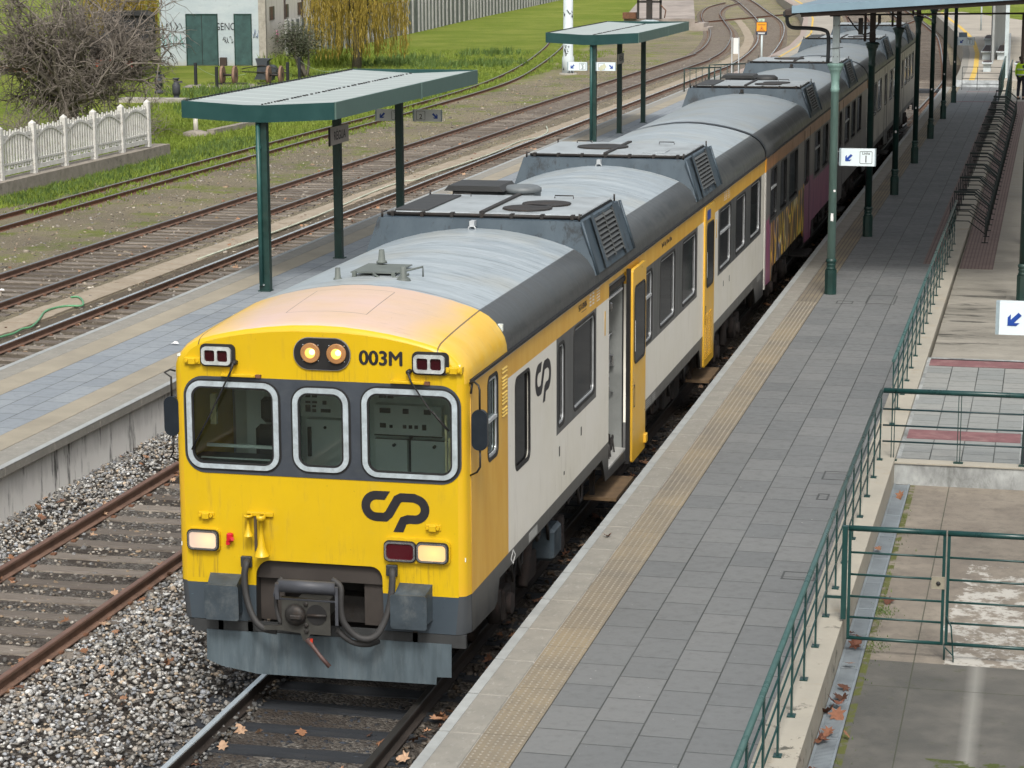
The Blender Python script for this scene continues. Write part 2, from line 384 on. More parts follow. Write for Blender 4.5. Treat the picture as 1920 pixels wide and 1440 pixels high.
def make_hump(root, y0, y1, grilles=2, cols=2, dark=1.0):
    global HUMP
    m_ = HUMP
    h = y1-y0; mb = MB(); zt = 3.955; hw = 1.235; t = .12
    def ring(y, ins): return None
    # trapezoid body: bottom hugging the roof shoulder, front and back leaning
    A = [(-1.452, y0, 3.34), (1.452, y0, 3.34), (hw+.02, y0+t, zt), (-hw-.02, y0+t, zt)]
    B = [(-1.452, y1, 3.34), (1.452, y1, 3.34), (hw+.02, y1-t, zt), (-hw-.02, y1-t, zt)]
    mb.add(A+B, [(0,1,2,3), (7,6,5,4), (3,2,6,7), (1,5,6,2), (4,0,3,7)], 0)
    body = mb.build('roof_housing', m_, root)
    # side cheeks and louvres on the right slope
    def sl(f, yy, off=0):   # point on right slope: f 0 bottom..1 top
        nx, nz = .942, .335
        x = 1.452+(hw+.02-1.452)*f; z = 3.34+(zt-3.34)*f; return (x+nx*off, yy, z+nz*off)
    lv = MB(); ya, yb = y0+h*.27, y1-h*.27
    lv.add([sl(.16,ya,.004), sl(.16,yb,.004), sl(.95,yb,.004), sl(.95,ya,.004)], [(0,1,2,3)])
    L0 = lv.build('louvre_recess', BLACK, body)
    sm = MB(); rows = 9
    for i in range(rows):
        f = .2+.72*i/(rows-1)
        for c in range(cols):
            w0 = ya+(yb-ya)*(c/cols)+.025; w1 = ya+(yb-ya)*((c+1)/cols)-.025
            a, b_, c_, d_ = sl(f-.028,w0,.035), sl(f-.028,w1,.035), sl(f+.02,w1,.006), sl(f+.02,w0,.006)
            sm.add([a,b_,c_,d_], [(0,1,2,3),(3,2,1,0)])
    for c in range(cols+1):
        w = ya+(yb-ya)*c/cols; p, q = sl(.12,w,.02), sl(.97,w,.02); sm.tube([p,q], .014, 4)
    sm.build('louvre', basic_louvre, L0, fix=False)
    for w in (y0+.05, y1-.05): MB().tube([sl(.0,w,.01), sl(1.0,w-.0,.01)], .02, 4).build('side_rib', m_, body)
    for (ua, ub) in ((y0+h*.2, y0+h*.26), (y1-h*.26, y1-h*.2)):
        MB().add([sl(.02,ua,.03), sl(.02,ub,.03), sl(1.06,ub,.03), sl(1.06,ua,.03)], [(0,1,2,3),(3,2,1,0)]).build('side_cheek', m_, body, fix=False)
    # lid with black seal, cross bars, hooks, handles
    MB().box(-hw+.06, hw-.04, y0+t+.20, y1-t-.06, zt, zt+.022).build('lid_seal', BLACK, body)
    lid = MB(); lid.box(-hw+.07, -.04, y0+t+.24, y1-t-.08, zt+.022, zt+.05, 0, .01); lid.box(.0, hw-.05, y0+t+.24, y1-t-.08, zt+.022, zt+.05, 0, .01)
    ld = lid.build('roof_lid', basic_lid, body)
    MB().box(-.05, .01, y0+t+.2, y1-t-.05, zt+.03, zt+.075).build('lid_bar', DARKM, body)
    bm_ = MB(); bm_.tube([(-hw+.05, y0+t+.16, zt+.03), (hw-.06, y0+t+.16, zt+.03)], .024, 6)
    for q in range(7):
        xx = -hw+.12+q*.37; bm_.box(xx-.02, xx+.02, y0+t+.12, y0+t+.22, zt+.005, zt+.06)
    for s_ in (-1, 1):
        for yy in (y0+t+.03, y1-t-.03): MB().cyl((s_*(hw-.02), yy, zt), (s_*(hw-.02), yy, zt+.09), .012, n=6).build('lid_peg', DARKM, body)
        bk_ = MB(); bk_.tube([(s_*(hw-.03), y0+t+.02, zt+.01), (s_*(hw-.03), y0+t+.02, zt+.06), (s_*(hw-.03), y0+t+.2, zt+.06)], .010, 5); bk_.build('corner_hook', DARKM, body)
    bm_.build('seal_bar', DARKM, body)
    for xx in (-.72, .62):
        MB().tube([(xx-.12, y1-t-.3, zt+.05), (xx-.12, y1-t-.3, zt+.085), (xx+.12, y1-t-.3, zt+.085), (xx+.12, y1-t-.3, zt+.05)], .008, 5).build('lid_handle', DARKM, ld)
    R = Vector((-.06, y0+.03, 3.89)); e = MB(); pts = [(R.x+.045*math.cos(a), R.y-.03, R.z-.045+.05*math.sin(a)) for a in [i*math.pi/6 for i in range(13)]]
    e.tube(pts, .010, 6); e.box(R.x-.03, R.x+.03, y0-.01, y0+.1, 3.88, 3.95); e.build('lifting_eye', ALU if dark >= 1 else DARKM, body)
    if grilles == 2:
        for c in ((.42, y0+t+.75), (.55, y0+t+1.25)):
            gm = MB(); grille(gm, (c[0], c[1], zt+.052), .30, 17); gm.build('round_grille', DARKM, body)
        MB().box(-hw+.1, -.72, y0+t+.3, y1-t-.3, zt+.05, zt+.07, 0, .01).build('hatch_cover', basic_hatch, body)
    else:
        gm = MB(); grille(gm, (-.28, y0+t+1.35, zt+.052), .40, 19); gm.build('round_grille', DARKM, body)
        MB().box(.5, .85, y0+t+.5, y0+t+1.0, zt+.05, zt+.062, 0, .005).build('hatch_cover', basic_lid, body)
    return body
basic_louvre = basic('grey louvre blades', (.085,.092,.092), .55, .1, .25, 9)
b = NB('slate blue housing paint'); v = b.map((1, 1, .5)); n1 = b.noise(3, 6, .65, v)
c1 = b.mix(b.step(n1, .3, .7), (.038,.060,.080), (.065,.092,.115)); c1 = b.mix(b.math('MULTIPLY', b.step(b.noise(5, 8, .75, v, .5), .54, .64), .85), c1, (.016,.020,.024))
HUMP = b.done(c1, .5)
basic_lid = basic('grey lid sheet', (.36,.40,.42), .38, .1, .22, 3, .15, 8, (.10,.10,.10), .45)
basic_hatch = basic('dark hatch sheet', (.035,.037,.038), .6, 0, .3)
REDB = basic('grimy bogie', (.028,.023,.021), .85, 0, .5, 6, .4, 50, (.085,.042,.032), .45)
def bogie(root, yc):
    mb = MB()
    for s_ in (-1, 1):
        mb.box(s_*1.12-.06, s_*1.12+.06, yc-1.65, yc+1.65, .48, .68, 0, .02); mb.box(s_*1.18-.05, s_*1.18+.05, yc-.3, yc+.3, .3, .6, 0, .02)
        for a in (-1.25, 1.25):
            mb.box(s_*1.17-.1, s_*1.17+.1, yc+a-.17, yc+a+.17, .25, .6, 0, .03); mb.cyl((s_*1.2, yc+a-.32, .3), (s_*1.2, yc+a-.32, .66), .07, n=10); mb.cyl((s_*1.2, yc+a+.32, .3), (s_*1.2, yc+a+.32, .66), .07, n=10)
            mb.cyl((s_*1.14, yc+a, .42), (s_*1.32, yc+a, .42), .13, .11, 14)
        mb.cyl((s_*1.26, yc-.55, .4), (s_*1.26, yc-.25, .95), .06, n=10)
    mb.box(-1.1, 1.1, yc-.2, yc+.2, .42, .66, 0, .02)
    bo = mb.build('bogie', REDB, root)
    for a in (-1.25, 1.25):
        ax_ = MB(); ax_.cyl((-.9, yc+a, .43), (.9, yc+a, .43), .08, n=10)
        for s_ in (-1, 1): ax_.lathe((s_*.87, yc+a, .43), [(.12,-.09),(.36,-.04),(.43,-.06),(.45,.0),(.43,.05),(.36,.05),(.12,.09)], 28, 0, 'x')
        ax_.build('wheelset', DARKM, bo)
    return bo
def underframe(root, L, skip):
    mb = MB(); r2 = random.Random(5)
    mb.box(-1.25, 1.25, .35, L-.3, .74, 1.0)
    y = 5.9
    while y < L-6.5:
        w = r2.uniform(.5, 1.3); d = r2.uniform(.25, .5)
        if not any(a-.2 < y+w and y < b_+.2 for a, b_ in skip):
            mb.box(.85, r2.uniform(1.15, 1.36), y, y+w, .98-d-.15, .98, 0, .02)
            mb.box(-1.3, -.9, y, y+w, .98-d-.1, .98, 0, .02)
            if r2.random() < .5: mb.cyl((1.15, y+w+.05, .7), (1.15, y+w+.45, .7), .13, n=12)
        y += w+r2.uniform(.15, .7)
    for k in range(26):
        yy = r2.uniform(1.8, L-1.5); h = r2.uniform(.12, .34); mb.tube([(1.34, yy, 1.0), (1.36, yy+.05, 1.0-h), (1.30, yy+r2.uniform(.2,.5), 1.0-h-.05), (1.28, yy+.6, .98)], r2.uniform(.010, .022), 5)
    mb.build('underframe', DARKM, root)
def side_wall(root, L, mat, holes, y_start, doors):
    poly = [(y_start, .79), (1.02, .76), (1.14, .80), (1.24, 1.01), (6.55, 1.02), (6.76, .70), (8.2, .66), (8.35, 1.01), (14.35, 1.01), (14.5, .68), (15.85, .68), (16.0, 1.0), (L-1.4, 1.0), (L-1.15, .68), (L-.02, .66), (L-.0, 3.225), (y_start, 3.225)]
    return plate('side_wall', mat, root, [poly], holes, .03, 'x+', 1.435)
# ---- first car
def logo_mesh(name, mat, parent, face, at, u0, v0, k):
    """the interlocked c-p stroke mark: one ribbon of constant width; u0,v0 = lower left, k = metres per unit (mark is 362 x 200 units)"""
    def arc(cx, cy, r, a0, a1, n=10): return [(cx+r*math.cos(math.radians(a0+(a1-a0)*i/n)), cy+r*math.sin(math.radians(a0+(a1-a0)*i/n))) for i in range(n+1)]
    path = [(138,177)]+[(80,177)]+arc(80,120,57,90,270,14)[1:]+[(126,63),(146,80),(192,160),(212,171)]+[(280,171)]+arc(284,112,54,90,-90,14)[1:]+[(247,58),(222,48),(192,2)]
    path = [path[0]]+path[1:]
    W_ = 23; P = [Vector((a, b_)) for a, b_ in path]; Lf = []; Rf = []
    for i, p in enumerate(P):
        d0 = (P[i]-P[i-1]).normalized() if i else None; d1 = (P[i+1]-P[i]).normalized() if i < len(P)-1 else None
        d0 = d0 or d1; d1 = d1 or d0; n0 = Vector((-d0.y, d0.x)); n1 = Vector((-d1.y, d1.x)); nn = (n0+n1).normalized(); s_ = W_/max(nn.dot(n0), .6)
        Lf.append(p+nn*s_); Rf.append(p-nn*s_)
    Lf[0] = Vector((154,200)); Rf[0] = Vector((124,154)); Lf[-1] = Vector((222,-12)); Rf[-1] = Vector((168,-12))
    Rf[0], Lf[0] = (Lf[0], Rf[0]) if (Rf[1]-Lf[0]).length < (Lf[1]-Lf[0]).length else (Rf[0], Lf[0])
    Rf[-1], Lf[-1] = (Lf[-1], Rf[-1]) if (Rf[-2]-Lf[-1]).length < (Lf[-2]-Lf[-1]).length else (Rf[-1], Lf[-1])
    mb = MB(); n = len(P)
    pt = lambda q: ((u0+q.x*k, at, v0+q.y*k) if face == 'y-' else (at, u0+q.x*k, v0+q.y*k))
    vs = [pt(q) for q in Lf]+[pt(q) for q in Rf]; mb.add(vs, [(i, i+1, n+i+1, n+i) for i in range(n-1)])
    return mb.build(name, mat, parent)
car1 = empty('railcar', (0, 0, 0), 0, 'yellow and white leading railcar with lit headlamps and number 003M on its front', 'train car', 'cars of the diesel train')
L1 = 22.3
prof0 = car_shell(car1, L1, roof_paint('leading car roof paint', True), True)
wins = [(1.95,2.61,1.94,2.88,None,False), (4.0,4.35,1.96,2.87,None,True), (4.85,6.07,1.97,2.91,None,True), (8.95,10.04,1.93,2.88,2.53,True), (10.68,11.94,1.955,2.89,None,True), (12.62,13.89,1.955,2.89,None,True),
        (16.43,17.73,1.94,2.91,2.53,True), (18.36,19.57,1.955,2.89,None,True), (20.27,21.6,1.955,2.92,None,True)]
holes = [rr(a, b_, c, d, .1) for a, b_, c, d, e, f in wins]+[rr(.80, 1.20, 2.30, 3.10, .08), [(6.95,.80),(8.1,.80),(8.1,3.12),(6.95,3.12)]]
SP1 = side_paint('leading car side paint', L1, [(3.92,6.16),(8.1,14.05),(16.25,21.78)], 'clean')
side_wall(car1, L1, SP1, holes, .13, None)
for a, b_, c, d, e, f in wins: make_window(car1, a, b_, c, d, e, .09, f)
# gutter line
MB().box(1.447, 1.475, .12, L1-.02, 3.205, 3.232).box(1.447, 1.462, .12, L1-.02, 3.19, 3.204, 1).build('rain_gutter', [BLACK, ALU], car1)
# front face with window openings and coupler notch
out = [(x, z) for x, z in prof0]
w0 = out[0][0]
notch = [(-.66,.79),(-.655,1.24)]+[(-.655+.15*(1-math.cos(t)), 1.24+.17*math.sin(t)) for t in [math.pi/12*i for i in range(1,7)]]+[(.50,1.41)]+[(.50+.11*math.sin(t), 1.41-.12*(1-math.cos(t))) for t in [math.pi/12*i for i in range(1,7)]]+[(.62,.79)]
outer = out+[(-w0,1.16),(-w0+.03,.79)]+notch+[(w0-.03,.79),(w0,1.16)]
WL, WM, WR = (-1.245,-.44,2.345,3.085), (-.185,.25,2.36,3.06), (.495,1.305,2.34,3.085)
b = NB('front face paint'); x, y, z = b.xyz(); st = b.map((1.6,1,.25)); n = b.noise(7, 6, .7, st); n2 = b.noise(1.3, 4)
c = b.mix(b.step(n2, .3, .7), (.62,.415,.006), (.56,.37,.008)); c = b.mix(b.math('MULTIPLY', b.step(n, .56, .76), .5), c, (.34,.22,.03)); c = b.mix(b.math('MULTIPLY', b.step(b.noise(2.5, 6, .7), .55, .72), .25), c, (.42,.34,.08)); c = b.mix(b.math('MULTIPLY', b.step(b.noise(42, 2, .5), .735, .75), .8), c, (.10,.07,.03))
for (u0, u1, v1, v0) in ((-1.12,-.84,3.29,3.1), (.96,1.24,3.29,3.12), (-.2,.32,3.30,3.18), (-.78,-.45,1.86,1.50), (.63,.79,1.36,1.2), (-1.3,-1.02,1.48,1.2), (.66,1.25,1.49,1.2)):
    c = b.mix(b.math('MULTIPLY', b.math('MULTIPLY', b.rect(x, z, u0, u1, v0, v1), b.step(b.noise(16, 5, .7, b.map((2.2,1,.12))), .50, .68)), .55), c, (.16,.10,.03))
c = b.mix(b.math('MULTIPLY', b.step(b.noise(30, 3, .6), .70, .74), b.rect(x, z, .2, .75, 1.4, 1.75)), c, (.35,.33,.22))
low = b.mix(b.step(n2, .3, .7), (.045,.062,.080), (.060,.078,.095)); low = b.mix(b.math('MULTIPLY', b.step(b.noise(24, 4, .7, b.map((.5,1,2))), .68, .74), .8), low, (.22,.36,.38))
c = b.mix(b.math('LESS_THAN', z, 1.155), c, low); b.bump(b.math('ADD', n2, b.math('MULTIPLY', b.step(b.math('ABSOLUTE', b.math('SUBTRACT', z, 1.52)), .01, .10), .25)), .15, .03)
FRONTP = b.done(c, b.ramp(n, (.3, .27), (.7, .4)), 0, .5)
plate('front_face', FRONTP, car1, [outer], [rr(*WL, .11), rr(*WM, .09), rr(*WR, .11)], .02, 'y-', .0101)
plate('windscreen_surround', GREYD, car1, [rr(-1.335, 1.395, 2.245, 3.185, .2, 8)], [rr(WL[0]-.012, WL[1]+.012, WL[2]-.012, WL[3]+.012, .12), rr(WM[0]-.012, WM[1]+.012, WM[2]-.012, WM[3]+.012, .1), rr(WR[0]-.012, WR[1]+.012, WR[2]-.012, WR[3]+.012, .12)], .006, 'y-', -.0035)
ALUF = basic('weathered aluminium frame', (.50,.58,.63), .4, .3, .2, 12, .1, 60, (.22,.24,.25), .5)
for (x0, x1, z0, z1) in (WL, WM, WR):
    g = MB(); g.box(x0-.005, x1+.005, .000, .006, z0-.005, z1+.005); w = g.build('windscreen', GLASSF, car1)
    plate('windscreen_rubber', BLACK, w, [rr(x0-.075, x1+.075, z0-.068, z1+.072, .17, 8)], [rr(x0-.05, x1+.05, z0-.045, z1+.05, .14, 8)], .012, 'y-', -.009)
    plate('windscreen_frame', ALUF, w, [rr(x0-.056, x1+.056, z0-.05, z1+.055, .15, 8)], [rr(x0-.006, x1+.006, z0-.006, z1+.006, .105, 8)], .03, 'y-', -.012)
    plate('windscreen_seal', BLACK, w, [rr(x0-.008, x1+.008, z0-.008, z1+.008, .107, 8)], [rr(x0+.012, x1-.012, z0+.012, z1-.012, .09, 8)], .02, 'y-', -.01)
# cab interior
PAN = basic('cab grey green panel', (.66,.72,.69), .55, 0, .12, 3, .02); PAND = basic('cab dark panel', (.07,.09,.085), .6); CREAM = basic('cab cream post', (.85,.75,.45), .5)
ci = MB(); ci.box(-1.42, 1.40, 1.62, 1.66, 1.3, 3.5); ci.box(-1.42, 1.42, .03, 1.62, 1.50, 1.54); ci.box(-1.40, 1.38, .03, 1.62, 3.36, 3.38)
inner = ci.build('cab_bulkhead', PAN, car1)
d = MB(); d.box(-1.4, -.42, .05, .62, 2.05, 2.30); d.box(.45, 1.38, .05, .35, 2.0, 2.25); d.box(-1.35, -.65, .60, .63, 2.36, 2.39, 1); d.box(-1.3, -.6, .32, .345, 2.305, 2.32, 1); d.box(-1.35,-.5,.3,.6,2.30,2.31); d.build('drivers_desk', [basic('black desk', (.02,.022,.022), .5), PAN], inner)
s_ = MB(); s_.box(-.98, -.62, .95, 1.05, 1.9, 2.52, 0, .05); s_.box(-.92, -.70, .96, 1.04, 2.54, 2.80, 0, .05); s_.box(-1.0, -.6, .62, 1.05, 1.86, 1.96, 0, .04); s_.build('drivers_seat', BLACK, inner)
q = MB(); q.box(-.04, .02, 1.45, 1.62, 1.5, 3.36); q.box(.10, .80, 1.5, 1.615, 2.36, 2.66); q.box(.10, .43, 1.53, 1.618, 1.6, 2.31); q.box(.47, .86, 1.53, 1.618, 1.6, 2.31); q.box(-.62, -.22, 1.50, 1.618, 1.6, 2.48); q.box(-.66, -.20, 1.44, 1.618, 2.52, 3.2); q.box(-1.18, -.98, 1.3, 1.618, 1.6, 3.1); q.box(-.96, -.70, 1.45, 1.618, 1.6, 3.2); q.box(-1.3, 1.3, .3, .34, 3.02, 3.12)
cab = q.build('cab_cupboard', basic('cab cupboard', (.76,.82,.80), .5, 0, .1, 3, .02), inner)
q = MB()
for (xx, zz, ww, hh) in [(.16,2.58,.11,.05),(.40,2.58,.06,.05),(.62,2.58,.07,.05),(.16,2.43,.06,.045),(.26,2.43,.03,.03),(.40,2.43,.035,.035),(.46,2.43,.035,.035),(.52,2.43,.035,.035),(.60,2.42,.04,.055)]: q.box(xx, xx+ww, 1.488, 1.5, zz, zz+hh)
for (xx, zz, ww, hh) in [(.12,2.71,.07,.04),(.21,2.71,.06,.05)]: q.box(xx, xx+ww, 1.60, 1.618, zz, zz+hh)
for (xx, zz, ww, hh) in [(-.60,2.72,.05,.025),(-.53,2.72,.05,.025),(-.60,2.66,.05,.02),(-.53,2.66,.05,.02),(-.60,2.57,.05,.07),(-.53,2.62,.04,.02),(-.53,2.57,.04,.03),(-.42,2.65,.04,.04),(-.44,2.57,.10,.035)]: q.box(xx, xx+ww, 1.428, 1.44, zz, zz+hh)
for (xx, zz) in ((.30,2.25),(.72,2.25),(-.42,2.40)): q.cyl((xx, 1.49, zz), (xx, 1.53, zz), .016, n=10)
q.box(-.60, -.565, 1.47, 1.50, 2.1, 2.40); q.box(.095, .80, 1.498, 1.53, 2.345, 2.352); q.box(.43, .47, 1.6, 1.617, 1.6, 2.32); q.box(.10,.86,1.52,1.53,2.305,2.312); q.box(-.97,-.955,1.44,1.618,1.6,3.2)
q.build('cab_switches', BLACK, cab)
q = MB(); q.box(.16, .185, 1.0, 1.02, 2.15, 2.75); q.box(1.10, 1.12, .5, .52, 2.2, 2.80); q.box(1.16, 1.18, .4, .42, 2.1, 2.6); q.box(-1.36, -1.30, .75, .8, 2.55, 2.85); q.build('grab_pole', CREAM, cab)
# cab side window with slide
g = MB(); g.box(1.415, 1.42, .79, 1.21, 2.29, 3.11); w = g.build('window', GLASSF, car1)
plate('window_rubber', BLACK, w, [rr(.775, 1.225, 2.275, 3.125, .1)], [rr(.81, 1.19, 2.31, 3.09, .08)], .02, 'x+', 1.443)
plate('window_frame', ALU, w, [rr(.805, 1.195, 2.305, 3.095, .08)], [rr(.84, 1.165, 2.34, 3.06, .06)], .014, 'x+', 1.434)
MB().box(1.42, 1.45, .83, 1.18, 2.66, 2.69).build('window_rail', ALU, w)
# louvres behind the cab window
q = MB()
for k in range(13):
    zz = 3.10-.034*k-(.02 if k > 1 else 0)-(.02 if k > 5 else 0)-(.02 if k > 9 else 0)
    q.add([(1.449,1.36,zz), (1.449,1.58,zz), (1.462,1.58,zz-.014), (1.462,1.36,zz-.014), (1.449,1.36,zz-.022), (1.449,1.58,zz-.022)], [(0,1,2,3),(3,2,5,4)])
q.build('side_louvre', basic('pale yellow louvre', (.80,.55,.10), .4), car1)
# doorway: vestibule
VES = basic('grey vestibule lining', (.24,.255,.25), .45, .1, .2, 3, .03)
q = MB(); q.box(1.05, 1.41, 6.96, 6.99, .82, 3.1); q.box(.5, .53, 6.96, 8.2, .82, 3.1); q.box(.5, 1.41, 8.12, 8.15, .82, 3.1); q.box(.55, 1.0, 6.99, 7.5, .82, 1.7); q.box(.5, 1.45, 6.95, 8.12, .80, .83, 1); q.box(.5, 1.42, 6.96, 8.14, 3.06, 3.10)
ves = q.build('vestibule', [VES, basic('metal sill', (.5,.5,.48), .5, .3)], car1)
MB().tube([(1.28,8.09,1.55),(1.24,8.02,1.58),(1.24,8.02,2.3),(1.28,8.09,2.33)], .014, 8).build('grab_handle', CHROME, ves)
MB().tube([(1.405,7.0,1.32),(1.39,7.07,1.36),(1.39,7.07,2.15),(1.405,7.0,2.19)], .014, 8).build('grab_handle', CHROME, ves)
MB().box(1.2, 1.3, 8.03, 8.10, 1.9, 2.05, 0, .01).box(1.2, 1.28, 8.05, 8.10, 2.6, 2.72, 0, .02).build('door_control', CHROME, ves)
MB().box(1.2, 1.44, 6.97, 8.12, 3.0, 3.06).box(1.40, 1.425, 6.98, 8.0, 2.9, 2.925, 1).build('door_gear', [BLACK, ALU], ves)
YELD = basic('door yellow paint', (.72,.42,.04), .33, 0, .1, 2, .04, 12, (.76,.52,.15), .3)
def plug_door(y0, y1, x, z0, z1, wy0, wy1):
    dd = plate('plug_door', YELD, car1, [rr(y0, y1, z0, z1, .03, 2)], [], .045, 'x+', x)
    q = MB(); q.prism(rr(wy0, wy1, 1.90, 2.88, .1), 'x', x+.0226, x+.026); q.build('door_window', GLASSD, dd)
    plate('door_window_rubber', BLACK, dd, [rr(wy0-.018, wy1+.018, 1.882, 2.898, .11)], [rr(wy0+.008, wy1-.008, 1.908, 2.872, .09)], .008, 'x+', x+.027)
    q = MB()
    for k in range(18): q.box(x+.022, x+.034, y0+.1, y0+.38, .78+k*.04, .795+k*.04); q.box(x+.022, x+.034, y0+.5, y0+.78, .78+k*.04, .795+k*.04)
    if y0 > 12: q.build('door_louvre', YELD, dd)
    plate('door_handle_mark', BLKP, dd, [[(y0+.08,1.33),(y0+.16,1.33),(y0+.16,1.62),(y0+.08,1.62)]], [[(y0+.088,1.345),(y0+.152,1.345),(y0+.152,1.605),(y0+.088,1.605)]], .004, 'x+', x+.024)
    MB().box(x+.0265, x+.03, wy0+.03, wy0+.05, 2.05, 2.45).build('door_sticker', WHITEP, dd)
    return dd
dd = plug_door(8.17, 9.12, 1.505, .62, 3.12, 8.28, 9.03)
MB().box(1.40, 1.50, 8.11, 8.175, .62, 3.14).build('door_seal', BLACK, dd)
MB().box(1.50, 1.56, 9.0, 9.14, .70, .82, 0, .01).build('door_roller', YELD, dd)
plug_door(14.68, 15.70, 1.452, .66, 3.18, 14.86, 15.57)
MB().box(1.478, 1.481, 14.86, 15.2, 2.95, 3.10).build('pictogram_panel', BLUEP, car1)
# steps
for a, b_ in ((6.9, 8.1), (14.7, 15.85)):
    q = MB(); q.box(1.15, 1.56, a, b_, .42, .46); q.box(1.2, 1.26, a+.1, a+.16, .46, .9, 1); q.box(1.2, 1.26, b_-.16, b_-.1, .46, .9, 1)
    q.build('footboard', [basic('worn footboard', (.13,.085,.045), .85, 0, .5, 4, .4), DARKM], car1)
bogie(car1, 3.6); bogie(car1, L1-3.6); underframe(car1, L1, [(6.8,8.3),(14.5,16)])
q = MB(); q.box(1.12, 1.42, 3.9, 4.35, .45, .82, 0, .04); q.build('sand_box', GREYB, car1)
# humps and roof gear
make_hump(car1, 6.15, 8.65, 2, 2); make_hump(car1, 13.95, 16.55, 1, 1)
q = MB(); q.box(-.98, -.38, 8.75, 9.35, 3.72, 4.02); q.prism([(-1.08,4.02),(-.28,4.02),(-.34,4.09),(-1.02,4.09)], 'y', 8.68, 9.42); q.build('exhaust_vent', basic_hatch, car1)
q = MB(); q.box(-.30, .08, 8.8, 9.3, 3.76, 3.97); q.lathe((-.11, 9.05, 3.97), [(.2,0),(.25,.02),(.25,.07),(.2,.10),(.05,.105)], 20); q.build('roof_ventilator', basic('grey vent cowl', (.14,.16,.17), .5), car1)
q = MB(); q.lathe((-.48,2.2,3.78), [(.055,0),(.045,.04),(.032,.05),(.026,.15)], 12); q.lathe((.25,2.1,3.82), [(.09,0),(.06,.04),(.038,.05),(.032,.16)], 12); q.lathe((-.2,2.85,3.9), [(.06,0),(.055,.02),(.04,.025),(.028,.14)], 12)
q.box(-.36, .12, 2.25, 2.9, 3.875, 3.885); q.tube([(.12,2.3,3.88),(.36,2.45,3.93),(.36,2.45,3.8)], .012, 5); q.tube([(-.1,2.2,3.88),(0,2.15,3.83),(.15,2.2,3.84),(.25,2.3,3.87)], .014, 6); q.box(-.34,-.30,2.24,2.28,3.8,3.89); q.box(.08,.12,2.24,2.28,3.8,3.89)
q.build('aerial_bracket', basic('grey aerial', (.12,.14,.13), .6), car1)
# lettering
bt = text('fleet_number', '003M', BLKP, car1, .188, 'y-', -.003, .629, 3.415, .002, .0)
q = MB()
for k_, dx, dz in ((0,-.006,0),(1,.006,0),(2,0,.004),(3,0,-.004)):
    q.add([(v.co.x+dx, v.co.y-.0003*k_, v.co.z+dz) for v in bt.data.vertices], [list(p.vertices) for p in bt.data.polygons])
bt.data = q.build('fleet_number', BLKP, car1, fix=False).data; bpy.data.objects.remove([o for o in car1.children if o.name.startswith('fleet_number') and o is not bt][0])
logo_mesh('railway_emblem', BLKP, car1, 'y-', -.0035, .415, 1.785, .00184)
logo_mesh('railway_emblem', BLKP, car1, 'x+', 1.4515, 2.86, 2.415, .00216)
text('vehicle_number', '95-71-9-592-003-6', BLKP, car1, .10, 'x+', 1.4515, 5.35, 3.10, .001, .001, sx=.62)
MB().box(1.4505, 1.4515, 5.28, 5.56, 3.035, 3.042).build('number_underline', BLKP, car1)
text('class_numeral', '1', YELD, car1, .42, 'x+', 1.4515, 6.70, 2.66, .001, .006, sx=1.1); text('class_numeral', '1', YELD, car1, .42, 'x+', 1.4515, 16.05, 2.66, .001, .006, sx=1.1)
text('route_lettering', 'Tipo Mi  Cap |  41,0 tm  42,0 tm', BLKP, car1, .085, 'x+', 1.4515, 11.2, 3.09, .001, .001, sx=.75)
q = MB()
for yy0 in (5.75, 16.9):
    for k in range(5): q.box(1.4505, 1.4515, yy0+.42, yy0+.62, 3.165-k*.035, 3.175-k*.035)
    for k in range(4):
        for j in range(2): q.box(1.4505, 1.4515, yy0+j*.17, yy0+j*.17+.1, 3.15-k*.04, 3.168-k*.04)
q.build('instruction_lines', WHITEP, car1)
q = MB(); q.box(1.4505, 1.4515, 2.55, 2.95, 1.03, 1.13)
for (a, b_) in ((9.6, 10.0), (10.1, 10.35), (20.5, 20.55), (L1-.9, L1-.45)):
    for k in range(4): q.box(1.4505, 1.4515, a, b_, 1.12-k*.028, 1.13-k*.028)
q.build('data_plate', basic('faded white marks', (.35,.36,.35), .6), car1)
plate('diamond_mark', WHITEP, car1, [[(1.72,1.07),(1.83,.99),(1.94,1.07),(1.83,1.15)]], [[(1.75,1.07),(1.83,1.01),(1.91,1.07),(1.83,1.13)]], .002, 'x+', 1.4515)
q = MB()
for (yy, zz, h_) in ((4.05,1.62,.11),(5.25,1.60,.10),(16.9,1.62,.09),(17.6,1.6,.1),(4.3,1.35,.04)): q.box(1.450, 1.4525, yy, yy+.045, zz, zz+h_)
q.build('side_socket', BLACK, car1)
